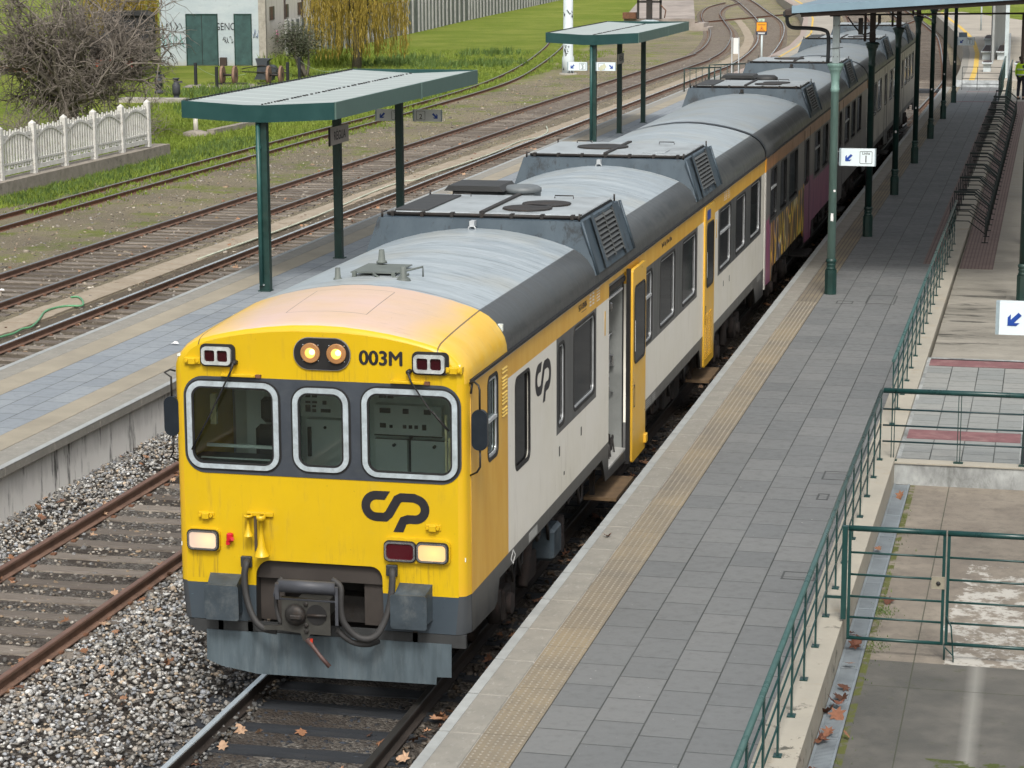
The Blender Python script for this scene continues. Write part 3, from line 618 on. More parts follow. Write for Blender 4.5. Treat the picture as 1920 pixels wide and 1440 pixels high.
# lamps on front
MARKW = basic('dirty white lamp casing', (.46,.50,.50), .45, .1, .25, 9, .1, 40, (.16,.16,.15), .5)
def boxlamp(x0, x1, z0, z1, mat, name='headlamp', body=None):
    o = plate(name, CHROME, car1, [rr(x0, x1, z0, z1, .045)], [rr(x0+.016, x1-.016, z0+.016, z1-.016, .035)], .04, 'y-', -.045)
    q = MB(); q.prism(rr(x0+.012, x1-.012, z0+.012, z1-.012, .035), 'y', -.052, -.03); q.build('lamp_glass', mat, o)
    plate('lamp_seal', BLACK, o, [rr(x0-.01, x1+.01, z0-.01, z1+.01, .05)], [rr(x0+.004, x1-.004, z0+.004, z1-.004, .04)], .03, 'y-', -.04)
    return o
def lampglow(name, c0, c1, cx, cz, s_):
    b = NB(name); x, y, z = b.xyz(); d = b.math('SQRT', b.math('ADD', b.math('POWER', b.math('SUBTRACT', x, cx), 2.0), b.math('POWER', b.math('MULTIPLY', b.math('SUBTRACT', z, cz), 1.3), 2.0)))
    e = b.mix(b.math('MULTIPLY', b.ramp(d, (.0, 0.0), (.16, 1.0)), 1.0), c0, c1); b.put(b.b.inputs['Emission Color'], e); b.b.inputs['Emission Strength'].default_value = s_
    return b.done((.10,.09,.08), .2)
q = MB(); q.prism(rr(-1.335, -1.0, 1.475, 1.70, .05), 'y', -.035, 0); q.prism(rr(.635, 1.285, 1.475, 1.715, .06), 'y', -.035, 0); q.build('lamp_housing', YEL, car1)
G1 = lampglow('lit headlamp left', (1.0,.66,.36), (.62,.44,.33), -1.11, 1.59, 1.0); G2 = lampglow('lit headlamp right', (1.0,.62,.20), (.75,.43,.17), 1.13, 1.59, 1.05)
boxlamp(-1.318, -1.015, 1.495, 1.68, G1); boxlamp(.965, 1.262, 1.498, 1.682, G2); boxlamp(.652, .948, 1.495, 1.68, LAMPRED, 'tail_lamp')
hl = plate('top_headlamp', BLACK, car1, [rr(-.215, .33, 3.295, 3.59, .145, 10)], [], .02, 'y-', -.011)
plate('headlamp_trim', basic('thin chrome edge', (.2,.2,.2), .4), hl, [rr(-.222, .337, 3.288, 3.597, .152, 10)], [rr(-.206, .321, 3.304, 3.581, .137, 10)], .012, 'y-', -.012)
LB = lampglow('lit amber lamp bowl', (1.0,.55,.08), (.90,.30,.02), -.02, 3.46, 1.5); LB2 = lampglow('lit amber lamp bowl two', (1.0,.55,.08), (.90,.30,.02), .22, 3.46, 1.5)
for cx_, mt in ((-.06+.01, LB), (.205, LB2)):
    q = MB(); q.lathe((cx_, -.03, 3.452), [(.088,.01),(.088,-.004),(.07,-.012),(.03,-.018),(.004,-.02)], 28, 0, 'y'); l_ = q.build('lamp_bowl', mt, hl)
    MB().lathe((cx_, -.045, 3.452), [(.094,.03),(.094,.0),(.086,.0)], 28, 0, 'y').build('lamp_rim', basic('amber rim', (.4,.2,.08), .3), l_)
    MB().lathe((cx_+.02, -.054, 3.462), [(.03,.01),(.024,-.003),(.003,-.008)], 14, 0, 'y').build('lamp_filament', LITC, l_)
    for a in (45, 135, 225, 315):
        MB().lathe((cx_+.105*math.cos(math.radians(a)), -.024, 3.452+.105*math.sin(math.radians(a))), [(.005,.004),(.005,-.003),(.001,-.004)], 8, 0, 'y').build('screw', ALU, hl)
for (x0, x1) in ((-1.125, -.835), (.955, 1.25)):
    o = plate('marker_lamp', MARKW, car1, [rr(x0, x1, 3.305, 3.475, .04)], [rr(x0+.03, (x0+x1)/2-.012, 3.335, 3.445, .02), rr((x0+x1)/2+.012, x1-.03, 3.335, 3.445, .02)], .04, 'y-', -.04)
    MB().box(x0+.02, x1-.02, -.04, -.03, 3.32, 3.46).build('lamp_glass', basic('very dark red glass', (.03,.003,.006), .12), o)
    plate('marker_gasket', BLACK, o, [rr(x0-.022, x1+.035, 3.285, 3.50, .05)], [rr(x0+.005, x1-.005, 3.31, 3.47, .04)], .024, 'y-', -.015)
for (x0, x1, zz) in ((-1.31, -1.15, 3.33), (1.255, 1.41, 3.335), (-1.22, -1.06, 1.825), (1.04, 1.19, 1.825)):
    q = MB(); q.box(x0, x1, -.03 if zz > 2 else -.012, .06 if abs(x0) > 1.2 else 0, zz-.03, zz+.03, 0, .004); q.box((x0+x1)/2-.035, (x0+x1)/2+.035, -.05, 0, zz-.03, zz+.028, 0, .004)
    for xx in (x0+.025, x1-.025): q.cyl((xx, -.012, zz), (xx, -.045, zz), .014, n=8)
    q.build('flag_bracket', YEL, car1)
for (x0, x1) in ((-.94, -.60), (.725, 1.05)):
    q = MB(); q.box(x0, x1, -.05, 0, 3.195, 3.222, 0, .004); q.box(x1, x1+.05, -.03, 0, 3.19, 3.22, 1); q.build('rain_visor', [YEL, RUST], car1)
for P_ in ([(-.80,3.33),(-.835,3.24),(-1.05,2.82),(-1.235,2.50)], [(.905,3.31),(.935,3.22),(1.10,2.98),(1.27,2.79)]):
    q = MB(); q.lathe((P_[0][0], -.06, P_[0][1]), [(.024,.07),(.024,0),(.01,-.01)], 10, 0, 'y'); q.tube([(a, -.07-.0*i, c) for i, (a, c) in enumerate(P_)], [.013,.010,.008,.006], 6)
    a, c = P_[-1]; d_ = Vector((P_[-1][0]-P_[-2][0], 0, P_[-1][1]-P_[-2][1])).normalized(); q.tube([Vector((a,-.05,c))-d_*.22, Vector((a,-.05,c))+d_*.03], .009, 5); q.build('windscreen_wiper', BLACK, car1)
# horns
for (xx, z0, z1, r_) in ((-.69, 1.87, 1.665, .05), (-.56, 1.87, 1.475, .075)):
    L_ = z0-z1; q = MB(); q.lathe((xx, -.085, z1), [(r_,0),(r_*.92,.004),(r_*.55,L_*.22),(r_*.32,L_*.5),(r_*.22,L_*.85),(.03,L_*.86),(.045,L_*.93),(.045,L_),(.03,L_)], 18); q.lathe((xx,-.085,z1), [(r_*.9,.003),(r_*.5,.05)], 18, 1)
    q.box(xx-.02, xx+.02, -.08, 0, z0-.03, z0); q.build('air_horn', [YEL, BLACK], car1)
MB().box(-.72, -.46, -.03, 0, 1.845, 1.885, 0, .004).box(-.655,-.63,-.02,0,1.5,1.85,1).build('horn_bracket', [YEL, basic('dirty pipe', (.08,.06,.04), .8)], car1)
MB().box(-.93, -.87, -.05, 0, 1.58, 1.665, 0, .01).cyl((-.89,-.03,1.60),(-.86,-.07,1.62),.018).box(-.935,-.90,-.045,-.02,1.55,1.59).build('red_cock', basic('red valve paint', (.5,.01,.02), .4), car1)
# lower front: recess, coupler, buffers, plough, hoses
REC = basic('sooty recess', (.022,.020,.019), .8, 0, .4, 6, .2)
q = MB(); q.box(-.72, .68, .55, .58, .6, 1.46); q.box(-.72, -.66, .02, .58, .75, 1.45); q.box(.62, .68, .02, .58, .75, 1.45); q.box(-.7, .66, .02, .58, 1.42, 1.47); q.box(-.70, .60, .06, .10, 1.22, 1.42, 1); q.box(.40, .62, .1, .14, .8, 1.25, 1); q.box(-.68,-.42,.14,.18,.78,1.25,1)
q.build('coupler_pocket', [REC, basic('brown black plate', (.045,.038,.034), .7)], car1)
MB().box(-1.30, 1.42, .0, .05, .66, .785, 0).box(-1.36,-.66,.02,.05,.7,.79).build('front_beam', basic('grimy beam', (.035,.038,.04), .7, 0, .3), car1)
cp = MB(); cp.prism([(-.38,1.115),(.10,1.10),(.10,.77),(-.10,.77),(-.135,.70),(-.17,.70),(-.20,.775),(-.38,.79),(-.56,.785),(-.56,.815),(-.38,.835)], 'y', -.34, -.26, 0)
cp.box(-.30,.02,-.27,.5,.86,1.02)
cpo = cp.build('coupler', basic('grey coupler steel', (.055,.055,.05), .6, .3, .3, 7, .2), car1)
q = MB(); q.lathe((-.245,-.345,.955), [(.105,0),(.105,-.02),(.085,-.06),(.05,-.075),(.005,-.075)], 20, 0, 'y'); q.box(-.30,-.18,-.445,-.40,.92,.965,0,.01); q.build('coupler_cone', DARKM, cpo)
q = MB(); q.lathe((-.035,-.3425,.965), [(.10,0),(.10,-.004),(.001,-.004)], 22, 0, 'y', False); q.build('coupler_cup', BLACK, cpo)
q = MB(); q.tube([(-.13,-.35,.955),(.06,-.37,.965)], .016, 6); 
for (xx, zz) in ((-.14,1.065),(-.14,.86),(-.14,.80)): q.lathe((xx,-.345,zz), [(.022,0),(.022,-.015),(.012,-.018)], 10, 0, 'y')
q.build('coupler_pin', ALU if 0 else DARKM, cpo)
q = MB(); q.lathe((0,0,0), [(.001,-.28),(.065,-.28),(.065,.27),(.001,.27)], 18, 0, 'x'); q.v = [(a-.12, c*1-.36, d_+1.235) for a, c, d_ in q.v]; q.tube([(-.42,-.36,1.25),(-.45,-.36,1.13),(-.44,-.33,1.10),(.16,-.33,1.10)], .014, 6); q.box(-.44,-.40,-.38,-.30,1.1,1.25); q.box(.15,.18,-.38,-.32,.88,1.25); q.build('coupler_roller', basic('grey blue roller cover', (.055,.06,.072), .55, 0, .3), cpo)
MB().tube([(-.13,-.36,.72),(-.07,-.40,.66),(.0,-.44,.58),(.09,-.46,.49)], [.03,.022,.02,.024], 8).build('uncoupling_lever', basic('brown lever', (.09,.05,.045), .6), cpo)
MB().box(-.10,-.075,-.395,-.37,.69,.735).build('lever_mark', basic('red mark', (.5,.03,.01), .5), cpo)
for (x0, x1, z0, z1, bx) in ((-1.165,-.82,.83,1.175,-1.12), (.685,1.04,.86,1.19,.78)):
    q = MB(); q.prism(rr(x0, x1, z0, z1, .03), 'y', -.24, -.215, 0); q.add([(x0+.03,-.215,z0+.03),(x1-.03,-.215,z0+.03),(x1-.03,-.215,z1-.02),(x0+.03,-.215,z1-.02),(bx,.0,z0+.06),(bx+.32,.0,z0+.06),(bx+.32,.0,z1+.08),(bx,.0,z1+.08)], [(0,1,5,4),(1,2,6,5),(2,3,7,6),(3,0,4,7)])
    bo = q.build('buffer', GREYB, car1)
for pth, r_ in (([(-.74,-.02,1.39),(-.74,-.10,1.38),(-.76,-.13,1.28),(-.75,-.15,1.08),(-.68,-.2,.88),(-.58,-.24,.78),(-.44,-.25,.76)], .034), ([(.71,-.02,1.39),(.71,-.10,1.37),(.70,-.13,1.2),(.66,-.18,1.0),(.56,-.24,.80),(.44,-.27,.745),(.32,-.28,.79),(.22,-.3,.92),(.2,-.3,1.1),(.2,-.28,1.24),(.12,-.25,1.30)], .034), ([(.15,-.2,.80),(.3,-.22,.70),(.45,-.2,.68),(.56,-.1,.70)], .03), ([(-.40,-.25,.83),(-.44,-.24,1.0),(-.43,-.24,1.2),(-.38,-.2,1.28)], .02)):
    P_ = [Vector(p) for p in pth]; sm_ = []
    for i in range(len(P_)-1):
        p0, p1, p2, p3 = P_[max(i-1,0)], P_[i], P_[i+1], P_[min(i+2,len(P_)-1)]
        for t in (0,.25,.5,.75):
            sm_.append(.5*((2*p1)+(p2-p0)*t+(2*p0-5*p1+4*p2-p3)*t*t+(3*p1-p0-3*p2+p3)*t**3))
    sm_.append(P_[-1]); MB().tube(sm_, r_, 10).build('brake_hose', RUBBERHOSE, car1)
for xx in (-.74, .71): MB().box(xx-.055, xx+.055, -.04, 0, 1.335, 1.445, 0, .008).build('hose_socket', basic('black socket', (.03,.035,.04), .5), car1)
PL = basic('worn grey plough', (.085,.115,.135), .5, .1, .3, 3, .1, 25, (.20,.24,.26), .5, stretch=(3.2,1,.5))
plate('snow_plough', PL, car1, [[(-1.165,.69),(1.285,.70),(1.285,.375),(1.14,.37),(1.135,.295),(-.66,.275),(-1.02,.33),(-1.17,.385)]], [], .014, 'y-', -.02)
MB().box(-1.05,-1.0,.0,.05,.6,.8).box(-.75,-.70,.0,.05,.6,.8).box(.9,.95,.0,.05,.6,.8).box(-.1,-.04,.0,.05,.5,.8).build('plough_bracket', DARKM, car1)
# mirrors
for s_ in (1, -1):
    q = MB(); x0 = 1.56 if s_ > 0 else -1.475
    q.prism(rr(-.075, .075, 2.58, 2.965, .07), 'y', .02, .07); q.v = [(a+x0+(0 if s_ > 0 else -.0), c, d_) for a, c, d_ in q.v]
    mo = q.build('mirror', basic('black mirror shell', (.010,.016,.024), .35), car1)
    MB().tube([(s_*1.45,.10,3.20),(s_*1.50,.09,3.215),(s_*1.545,.06,3.19),(x0,.045,3.15),(x0,.045,2.96)], .010, 6).tube([(x0,.045,2.58),(x0,.045,2.42),(s_*1.52,.08,2.36),(s_*1.45,.11,2.32)], .010, 6).build('mirror_arm', BLACK, mo)
MB().tube([(1.462,.16,3.23),(1.468,.12,3.18),(1.462,.10,3.10)], .012, 6).build('gutter_end', BLACK, car1)
# ---- second and third cars
def plain_car(y0, L, zr, label, style, hump_y, tone):
    r_ = empty('railcar', (0, y0, 0), 0, label, 'train car', 'cars of the diesel train'); r_.rotation_euler = (zr, 0, 0)
    car_shell(r_, L, roof_paint(style+' car roof paint', False, tone), False)
    W_ = [(.75,1.75,2.53),(2.35,3.4,None),(3.9,5.4,None),(6.85,7.65,None),(8.95,10.1,2.53),(10.7,11.95,None),(12.6,13.9,None),(14.85,15.5,None),(16.4,17.7,2.53),(18.3,19.5,None),(20.1,21.4,None)]
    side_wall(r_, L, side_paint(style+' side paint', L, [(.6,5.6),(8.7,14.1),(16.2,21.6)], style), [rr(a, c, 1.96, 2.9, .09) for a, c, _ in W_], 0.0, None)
    for a, c, md in W_: make_window(r_, a, c, 1.96, 2.9, md, .09, style != 'graffiti')
    MB().box(1.447, 1.475, .02, L-.02, 3.205, 3.232).build('rain_gutter', BLACK, r_)
    for a in (6.7, 14.7):
        q = MB()
        for yy in (a, a+1.1): q.box(1.449, 1.456, yy-.01, yy+.01, .7, 3.15)
        q.build('door_gap', BLACK, r_)
        MB().box(1.15, 1.56, a, a+1.1, .42, .46).build('footboard', DARKM, r_)
    for k, hy in enumerate(hump_y): make_hump(r_, hy, hy+2.5, 1 if k else 2, 1, .8)
    bogie(r_, 3.6); bogie(r_, L-3.6); underframe(r_, L, [(6.8,8),(14.5,16)])
    # bellows arch at the near end
    q = MB(); ring = PR; n = len(ring); o_ = [(x*1.006, z+.012) for x, z in ring]; vs = []
    for yy in (-.16, .05): vs += [(x, yy, z) for x, z in o_]
    q.add(vs, [(i, i+1, n+i+1, n+i) for i in range(n-1)], 0, True); q.build('roof_gasket', basic('dark gasket', (.035,.042,.05), .5), r_)
    q = MB(); q.box(1.36, 1.46, -.16, .0, .75, 3.2); q.box(-1.46, -1.36, -.16, .0, .75, 3.2)
    b = NB('end post paint '+style); x, y, z = b.xyz(); b.done(b.mix(b.math('GREATER_THAN', z, 2.95), (.55,.54,.5), (.75,.32,.02) if style == 'graffiti' else (.25,.12,.05)), .5); q.build('end_post', b.m, r_)
    return r_
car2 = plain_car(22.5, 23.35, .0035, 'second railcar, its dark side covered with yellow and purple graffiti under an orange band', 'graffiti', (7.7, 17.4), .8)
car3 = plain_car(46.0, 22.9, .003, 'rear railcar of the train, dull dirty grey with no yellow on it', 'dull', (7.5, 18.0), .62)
car3.location.z = .08
q = MB(); q.box(-.8, -.2, 10.4, 11.1, 3.72, 4.02); q.prism([(-.9,4.02),(-.1,4.02),(-.16,4.09),(-.84,4.09)], 'y', 10.3, 11.15); q.build('exhaust_vent', basic_hatch, car2)
q = MB(); q.lathe((.1, 10.8, 3.85), [(.22,0),(.27,.12),(.27,.17),(.2,.22)], 20); q.build('roof_ventilator', basic_hatch, car2)
# protruding front gear: spread slightly with its depth so it sits where the photograph shows it
for o in car1.children:
    if o.name.split('.')[0] in ('coupler','buffer','brake_hose'):
        for q in [o]+list(o.children_recursive):
            for v in q.data.vertices:
                if v.co.y < 0: v.co.x += -v.co.y*.28; v.co.z += -v.co.y*.12
# ================================================================ GROUND
def struct(o): o['kind'] = 'structure'; return o
def poly_sheet(name, pts, mat, z): return struct(MB().add([(x, y, z) for x, y in pts], [tuple(range(len(pts)))]).build(name, mat))
def strip(name, Lp, Rp, z, mat, zb=None):
    mb = MB(); n = len(Lp); vs = [(x, y, z) for x, y in Lp]+[(x, y, z) for x, y in Rp]
    fs = [(i, n+i, n+i+1, i+1) for i in range(n-1)]
    if zb is not None:
        vs += [(x, y, zb) for x, y in Lp]+[(x, y, zb) for x, y in Rp]; fs += [(2*n+i, i, i+1, 2*n+i+1) for i in range(n-1)]+[(n+i, 3*n+i, 3*n+i+1, n+i+1) for i in range(n-1)]+[(0, 2*n, 3*n, n)]
    return struct(mb.add(vs, fs).build(name, mat))
b = NB('yard ground'); x, y, z = b.xyz()
n1 = b.noise(.18, 8, .65); n2 = b.noise(1.1, 7, .7); n3 = b.noise(9, 6, .7); n4 = b.noise(45, 4, .7)
far = b.math('MULTIPLY', b.math('MAXIMUM', b.math('SUBTRACT', y, 104.0), 0.0), .11)
edge = b.math('ADD', b.math('ADD', b.math('ADD', x, 20.9), far), b.math('MULTIPLY', b.math('SUBTRACT', n1, .5), 5.0))
edge = b.math('ADD', edge, b.math('MULTIPLY', b.math('SUBTRACT', n2, .5), 2.5))
near = b.math('MULTIPLY', b.math('MAXIMUM', b.math('SUBTRACT', 52.0, y), 0.0), .12); edge = b.math('ADD', edge, near)
gm = b.ramp(b.math('ADD', b.math('MULTIPLY', edge, .25), .5), (.36, 1.0), (.60, 0.0))
moss = b.math('MULTIPLY', b.step(b.noise(.5, 8, .72), .50, .62), b.math('LESS_THAN', x, -16.3)); gm = b.math('MAXIMUM', gm, b.math('MULTIPLY', moss, .8))
rg = b.math('GREATER_THAN', b.math('ADD', b.math('MULTIPLY', x, 1.6), y), 175.0); rg = b.math('MULTIPLY', rg, b.math('GREATER_THAN', x, -8.0)); gm = b.math('MAXIMUM', gm, rg)
dirt = b.mix(b.step(n3, .3, .72), (.52,.46,.345), (.36,.31,.225)); dirt = b.mix(b.step(n4, .58, .72), dirt, (.60,.55,.45)); dirt = b.mix(b.math('MULTIPLY', b.step(n4, .42, .32), .6), dirt, (.10,.085,.065))
dirt = b.mix(b.math('MULTIPLY', b.step(n1, .4, .65), .5), dirt, (.42,.37,.24))
bedm = b.math('MAXIMUM', b.math('LESS_THAN', b.math('ABSOLUTE', b.math('ADD', b.math('ADD', x, 15.02), b.math('MULTIPLY', n2, .3))), 1.25), b.math('GREATER_THAN', b.math('ADD', x, b.math('MULTIPLY', n2, .3)), -12.55)); bedm = b.math('MULTIPLY', bedm, b.math('LESS_THAN', y, 118.0)); dirt = b.mix(b.math('MULTIPLY', bedm, .75), dirt, b.mix(b.step(n4, .4, .65), (.10,.08,.062), (.24,.20,.16)))
grass = b.mix(b.step(n3, .3, .7), (.12,.185,.022), (.22,.285,.035)); grass = b.mix(b.step(n1, .42, .62), grass, (.25,.29,.055)); grass = b.mix(b.math('MULTIPLY', b.step(n2, .54, .68), .5), grass, (.07,.12,.022)); grass = b.mix(b.math('MULTIPLY', b.step(n4, .56, .70), .5), grass, (.22,.26,.07))
col = b.mix(gm, dirt, grass); b.bump(b.math('ADD', b.math('MULTIPLY', n3, .8), n4), .9, .12)
GROUND = b.done(col, .95, 0, .15)
struct(MB().box(-420, 320, -60, 800, -1.2, -.175).build('ground', GROUND))
b = NB('oily ballast bed'); x, y, z = b.xyz(); v = b.voro(34, 'Color'); sp = b.n('ShaderNodeSeparateColor'); b.put(sp.inputs[0], v); ed = b.voro(34, 'Distance', 'F1')
c = b.ramp(sp.outputs[0], (.0, (.04,.037,.034)), (.5, (.10,.092,.083)), (1.0, (.20,.19,.17))); c = b.mix(b.step(b.noise(1.2, 5), .35, .6), c, (.05,.042,.036)); b.bump(b.math('SUBTRACT', 1.0, ed), .8, .03)
BED = b.done(c, .9, 0, .2)
struct(MB().box(-6.98, 1.85, -12, 96, -.3, -.168).build('track_bed', BED))
# ---- ballast stones: one mesh of many broken stones, colour by stone
t_ = (1+5**.5)/2
ICO = np.array([(-1,t_,0),(1,t_,0),(-1,-t_,0),(1,-t_,0),(0,-1,t_),(0,1,t_),(0,-1,-t_),(0,1,-t_),(t_,0,-1),(t_,0,1),(-t_,0,-1),(-t_,0,1)], float); ICO /= np.linalg.norm(ICO[0])
IF = np.array([(0,11,5),(0,5,1),(0,1,7),(0,7,10),(0,10,11),(1,5,9),(5,11,4),(11,10,2),(10,7,6),(7,1,8),(3,9,4),(3,4,2),(3,2,6),(3,6,8),(3,8,9),(4,9,5),(2,4,11),(6,2,10),(8,6,7),(9,8,1)])
b = NB('broken stone'); at = b.n('ShaderNodeAttribute'); at.attribute_name = 'Col'; cc = b.mix(b.step(b.noise(60, 3, .6), .4, .7), at.outputs['Color'], b.mix(.5, at.outputs['Color'], (.03,.03,.03)))
b.bump(b.noise(80, 3, .6), .25, .01); STONE = b.done(cc, .8, 0, .25)
def stones(name, pos, size, cols, mat, seed=1, flat=.7):
    R_ = np.random.RandomState(seed); N = len(pos)
    jit = 1+.55*(R_.rand(N,12,1)-.5)*2; V = ICO[None]*jit
    sc = size[:,None,None]*np.stack([.75+.6*R_.rand(N), .6+.5*R_.rand(N), flat*(.7+.5*R_.rand(N))],1)[:,None,:]; V = V*sc
    a, e = R_.rand(N)*6.283, (R_.rand(N)-.5)*1.2
    ca, sa, ce, se = np.cos(a), np.sin(a), np.cos(e), np.sin(e)
    x = V[:,:,0]; y = V[:,:,1]*ce[:,None]-V[:,:,2]*se[:,None]; z = V[:,:,1]*se[:,None]+V[:,:,2]*ce[:,None]
    V = np.stack([x*ca[:,None]-y*sa[:,None], x*sa[:,None]+y*ca[:,None], z],2)+pos[:,None,:]
    F = (IF[None]+np.arange(N)[:,None,None]*12).reshape(-1,3)
    me = bpy.data.meshes.new(name); me.vertices.add(N*12); me.vertices.foreach_set('co', V.reshape(-1).astype(np.float32))
    nf = len(F); me.loops.add(nf*3); me.loops.foreach_set('vertex_index', F.reshape(-1).astype(np.int32)); me.polygons.add(nf)
    me.polygons.foreach_set('loop_start', np.arange(0, nf*3, 3, dtype=np.int32)); me.polygons.foreach_set('loop_total', np.full(nf, 3, dtype=np.int32)); me.update(calc_edges=True)
    ca_ = me.color_attributes.new('Col', 'FLOAT_COLOR', 'POINT'); C4 = np.ones((N,12,4), np.float32); C4[:,:,:3] = cols[:,None,:]; ca_.data.foreach_set('color', C4.reshape(-1))
    me.materials.append(mat); o = link(bpy.data.objects.new(name, me)); o['kind'] = 'stuff'; return o
PAL = np.array([(.36,.34,.31),(.27,.26,.25),(.43,.42,.40),(.20,.20,.20),(.33,.29,.25),(.50,.49,.47),(.30,.31,.33),(.16,.145,.13),(.38,.30,.22),(.24,.22,.19)])
R0 = np.random.RandomState(3)
def hgt(x):
    h = np.full_like(x, -.155); m2 = (x > -5.35) & (x < -3.3); h[m2] = -.192; m1 = (x > -3.2) & (x < -1.15); h[m1] = -.155+.10*np.sin(np.pi*(x[m1]+3.2)/2.05)
    w = x < -5.45; h[w] = -.15+.17*np.clip((-5.45-x[w])/1.3, 0, 1); return h
N = 47000; px = R0.uniform(-6.93, -.72, N); py = R0.uniform(-4.2, 13, N)
keep = ~((px > -5.1) & (px < -3.55) & (R0.rand(N) < .35)) & ~((px < -2.0) & (py < -1.5) & (px+6.9 < (-1.5-py)*1.2)); px, py = px[keep], py[keep]; N = len(px)
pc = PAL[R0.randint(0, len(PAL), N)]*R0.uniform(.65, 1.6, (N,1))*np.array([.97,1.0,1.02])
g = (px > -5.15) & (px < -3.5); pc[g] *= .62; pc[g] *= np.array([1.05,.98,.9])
oil_shade = np.clip((px+1.7)/1.0, 0, 1)[:,None]; pc = pc*(1-.72*oil_shade)  # stone colours darkened for oil stain plus shade beside the train
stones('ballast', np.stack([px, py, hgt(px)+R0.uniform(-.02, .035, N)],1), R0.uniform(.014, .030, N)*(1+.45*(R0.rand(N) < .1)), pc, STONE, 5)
N = 5200; px = R0.uniform(-.80, .80, N); py = R0.uniform(-4.6, .8, N); pc = PAL[R0.randint(0, len(PAL), N)]*np.array([.085,.105,.14])*R0.uniform(.5, 1.4, (N,1))  # near-black colours hold both oil stain and shade from the train
stones('oily_shaded_ballast', np.stack([px, py, -.188+R0.uniform(-.02, .012, N)],1), R0.uniform(.016, .034, N), pc, STONE, 6)
N = 9000; px = R0.uniform(.98, 1.80, N); py = -4.4+66*R0.rand(N)**1.5; pc = PAL[R0.randint(0, len(PAL), N)]*np.array([.30,.27,.24])*R0.uniform(.4, 1.2, (N,1))  # colours lowered for dark soil and shade in the platform gap
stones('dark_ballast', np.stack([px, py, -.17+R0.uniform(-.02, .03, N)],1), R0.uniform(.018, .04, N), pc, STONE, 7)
# sparse stones on the yard
N = 9000; py = 16+105*R0.rand(N)**1.3; px = R0.uniform(-20.4, -9.6, N); pc = PAL[R0.randint(0, len(PAL), N)]*R0.uniform(.5, 1.15, (N,1))*np.array([1,.93,.82])
stones('loose_stones', np.stack([px, py, np.full(N, -.172)],1), R0.uniform(.02, .05, N)*(1+.8*(R0.rand(N) < .05)), pc, STONE, 8, .55)
# ---- tracks
b = NB('old sleeper wood'); x, y, z = b.xyz(); g = b.noise(5, 7, .7, b.map((.6, 14, 3))); g2 = b.noise(1.5, 4)
oi = b.n('ShaderNodeObjectInfo').outputs['Random']
c = b.mix(b.step(g, .3, .7), (.10,.085,.072), (.33,.295,.255)); c = b.mix(b.math('MULTIPLY', b.step(oi, .2, 1.0), .65), c, (.06,.05,.045)); b.bump(g, .8, .02)
WOOD = b.done(c, .88, 0, .2)
WOODD = basic('dark sleeper wood', (.020,.024,.030), .75, 0, .4, 3, .5, 30, (.05,.045,.04), .4, stretch=(.6,6,1))  # wood darkened for oil and the train's shade on the near sleepers
RAILSIDE = basic('brown rail side', (.175,.105,.075), .8, 0, .35, 5, .3, 40, (.05,.032,.025), .5)
DARKSIDE = basic('dark greasy rail side', (.035,.028,.024), .65, 0, .35, 5, .2)
RUSTTOP = basic('rust brown rail head', (.20,.115,.085), .5, .3, .3, 8, .1, 30, (.10,.05,.035), .5)
STEELD = basic('dull rail steel', (.30,.31,.31), .32, .75, .25, 3)
RP = [(-.07,-.145),(-.07,-.132),(-.012,-.115),(-.010,-.045),(-.036,-.036),(-.036,-.008),(-.028,0),(.028,0),(.036,-.008),(.036,-.036),(.010,-.045),(.012,-.115),(.07,-.132),(.07,-.145)]
def smooth_path(P, step=3.0):
    out = []
    for i in range(len(P)-1):
        p0, p1, p2, p3 = [Vector(P[j]) for j in (max(i-1,0), i, i+1, min(i+2, len(P)-1))]
        n = max(1, int((p2-p1).length/step))
        if n > 1 and abs(p2.x-p1.x)+abs(p1.x-p0.x) < .05: n = 1
        for k in range(n):
            t = k/n; out.append(.5*((2*p1)+(p2-p0)*t+(2*p0-5*p1+4*p2-p3)*t*t+(3*p1-p0-3*p2+p3)*t**3))
    out.append(Vector(P[-1])); return out
def rail(P, parent, mats, z=0):
    P = smooth_path(P); n = len(RP); vs = []
    for i, p in enumerate(P):
        d = (P[min(i+1, len(P)-1)]-P[max(i-1, 0)]).normalized(); r = Vector((d.y, -d.x))
        for (u, h) in RP: vs.append((p.x+r.x*u, p.y+r.y*u, z+h))
    mb = MB()
    for i in range(len(P)-1):
        for k in range(n): mb.f.append([i*n+k, (i+1)*n+k, (i+1)*n+(k+1) % n, i*n+(k+1) % n]); mb.mi.append(0 if k in (5,6,7) else 1); mb.sm.append(False)
    mb.v = vs; mb.f += [list(range(n)), list(range((len(P)-1)*n, len(P)*n))]; mb.mi += [1,1]; mb.sm += [False]*2
    return mb.build('rail', mats, parent)
SL = []
for k in range(4):
    r_ = random.Random(k); mb = MB(); nx = 9; vs = []
    for i in range(nx):
        u = -1.3+2.6*i/(nx-1)
        for (w, h) in ((-.125,-.14),(-.12+r_.uniform(-.006,.01),.0+r_.uniform(-.012,.003)),(.0,.0+r_.uniform(-.01,.003)),(.12+r_.uniform(-.01,.006),.0+r_.uniform(-.012,.003)),(.125,-.14)): vs.append((u, w, h))
    mb.add(vs, [(i*5+k2, (i+1)*5+k2, (i+1)*5+k2+1, i*5+k2+1) for i in range(nx-1) for k2 in range(4)]+[(0,1,2,3,4), tuple((nx-1)*5+j for j in range(5))[::-1]])
    for s_ in (-.87, .87):
        for d_ in (-.1, .1): mb.box(s_+d_-.03, s_+d_+.03, -.035, .035, 0, .02, 1)
    o = mb.build('sleeper', [WOOD, RUST]); SL.append(o.data); bpy.data.objects.remove(o)
SLD = []
for me in SL[:2]: m2 = me.copy(); m2.materials.clear(); m2.materials.append(WOODD); m2.materials.append(DARKSIDE); SLD.append(m2)
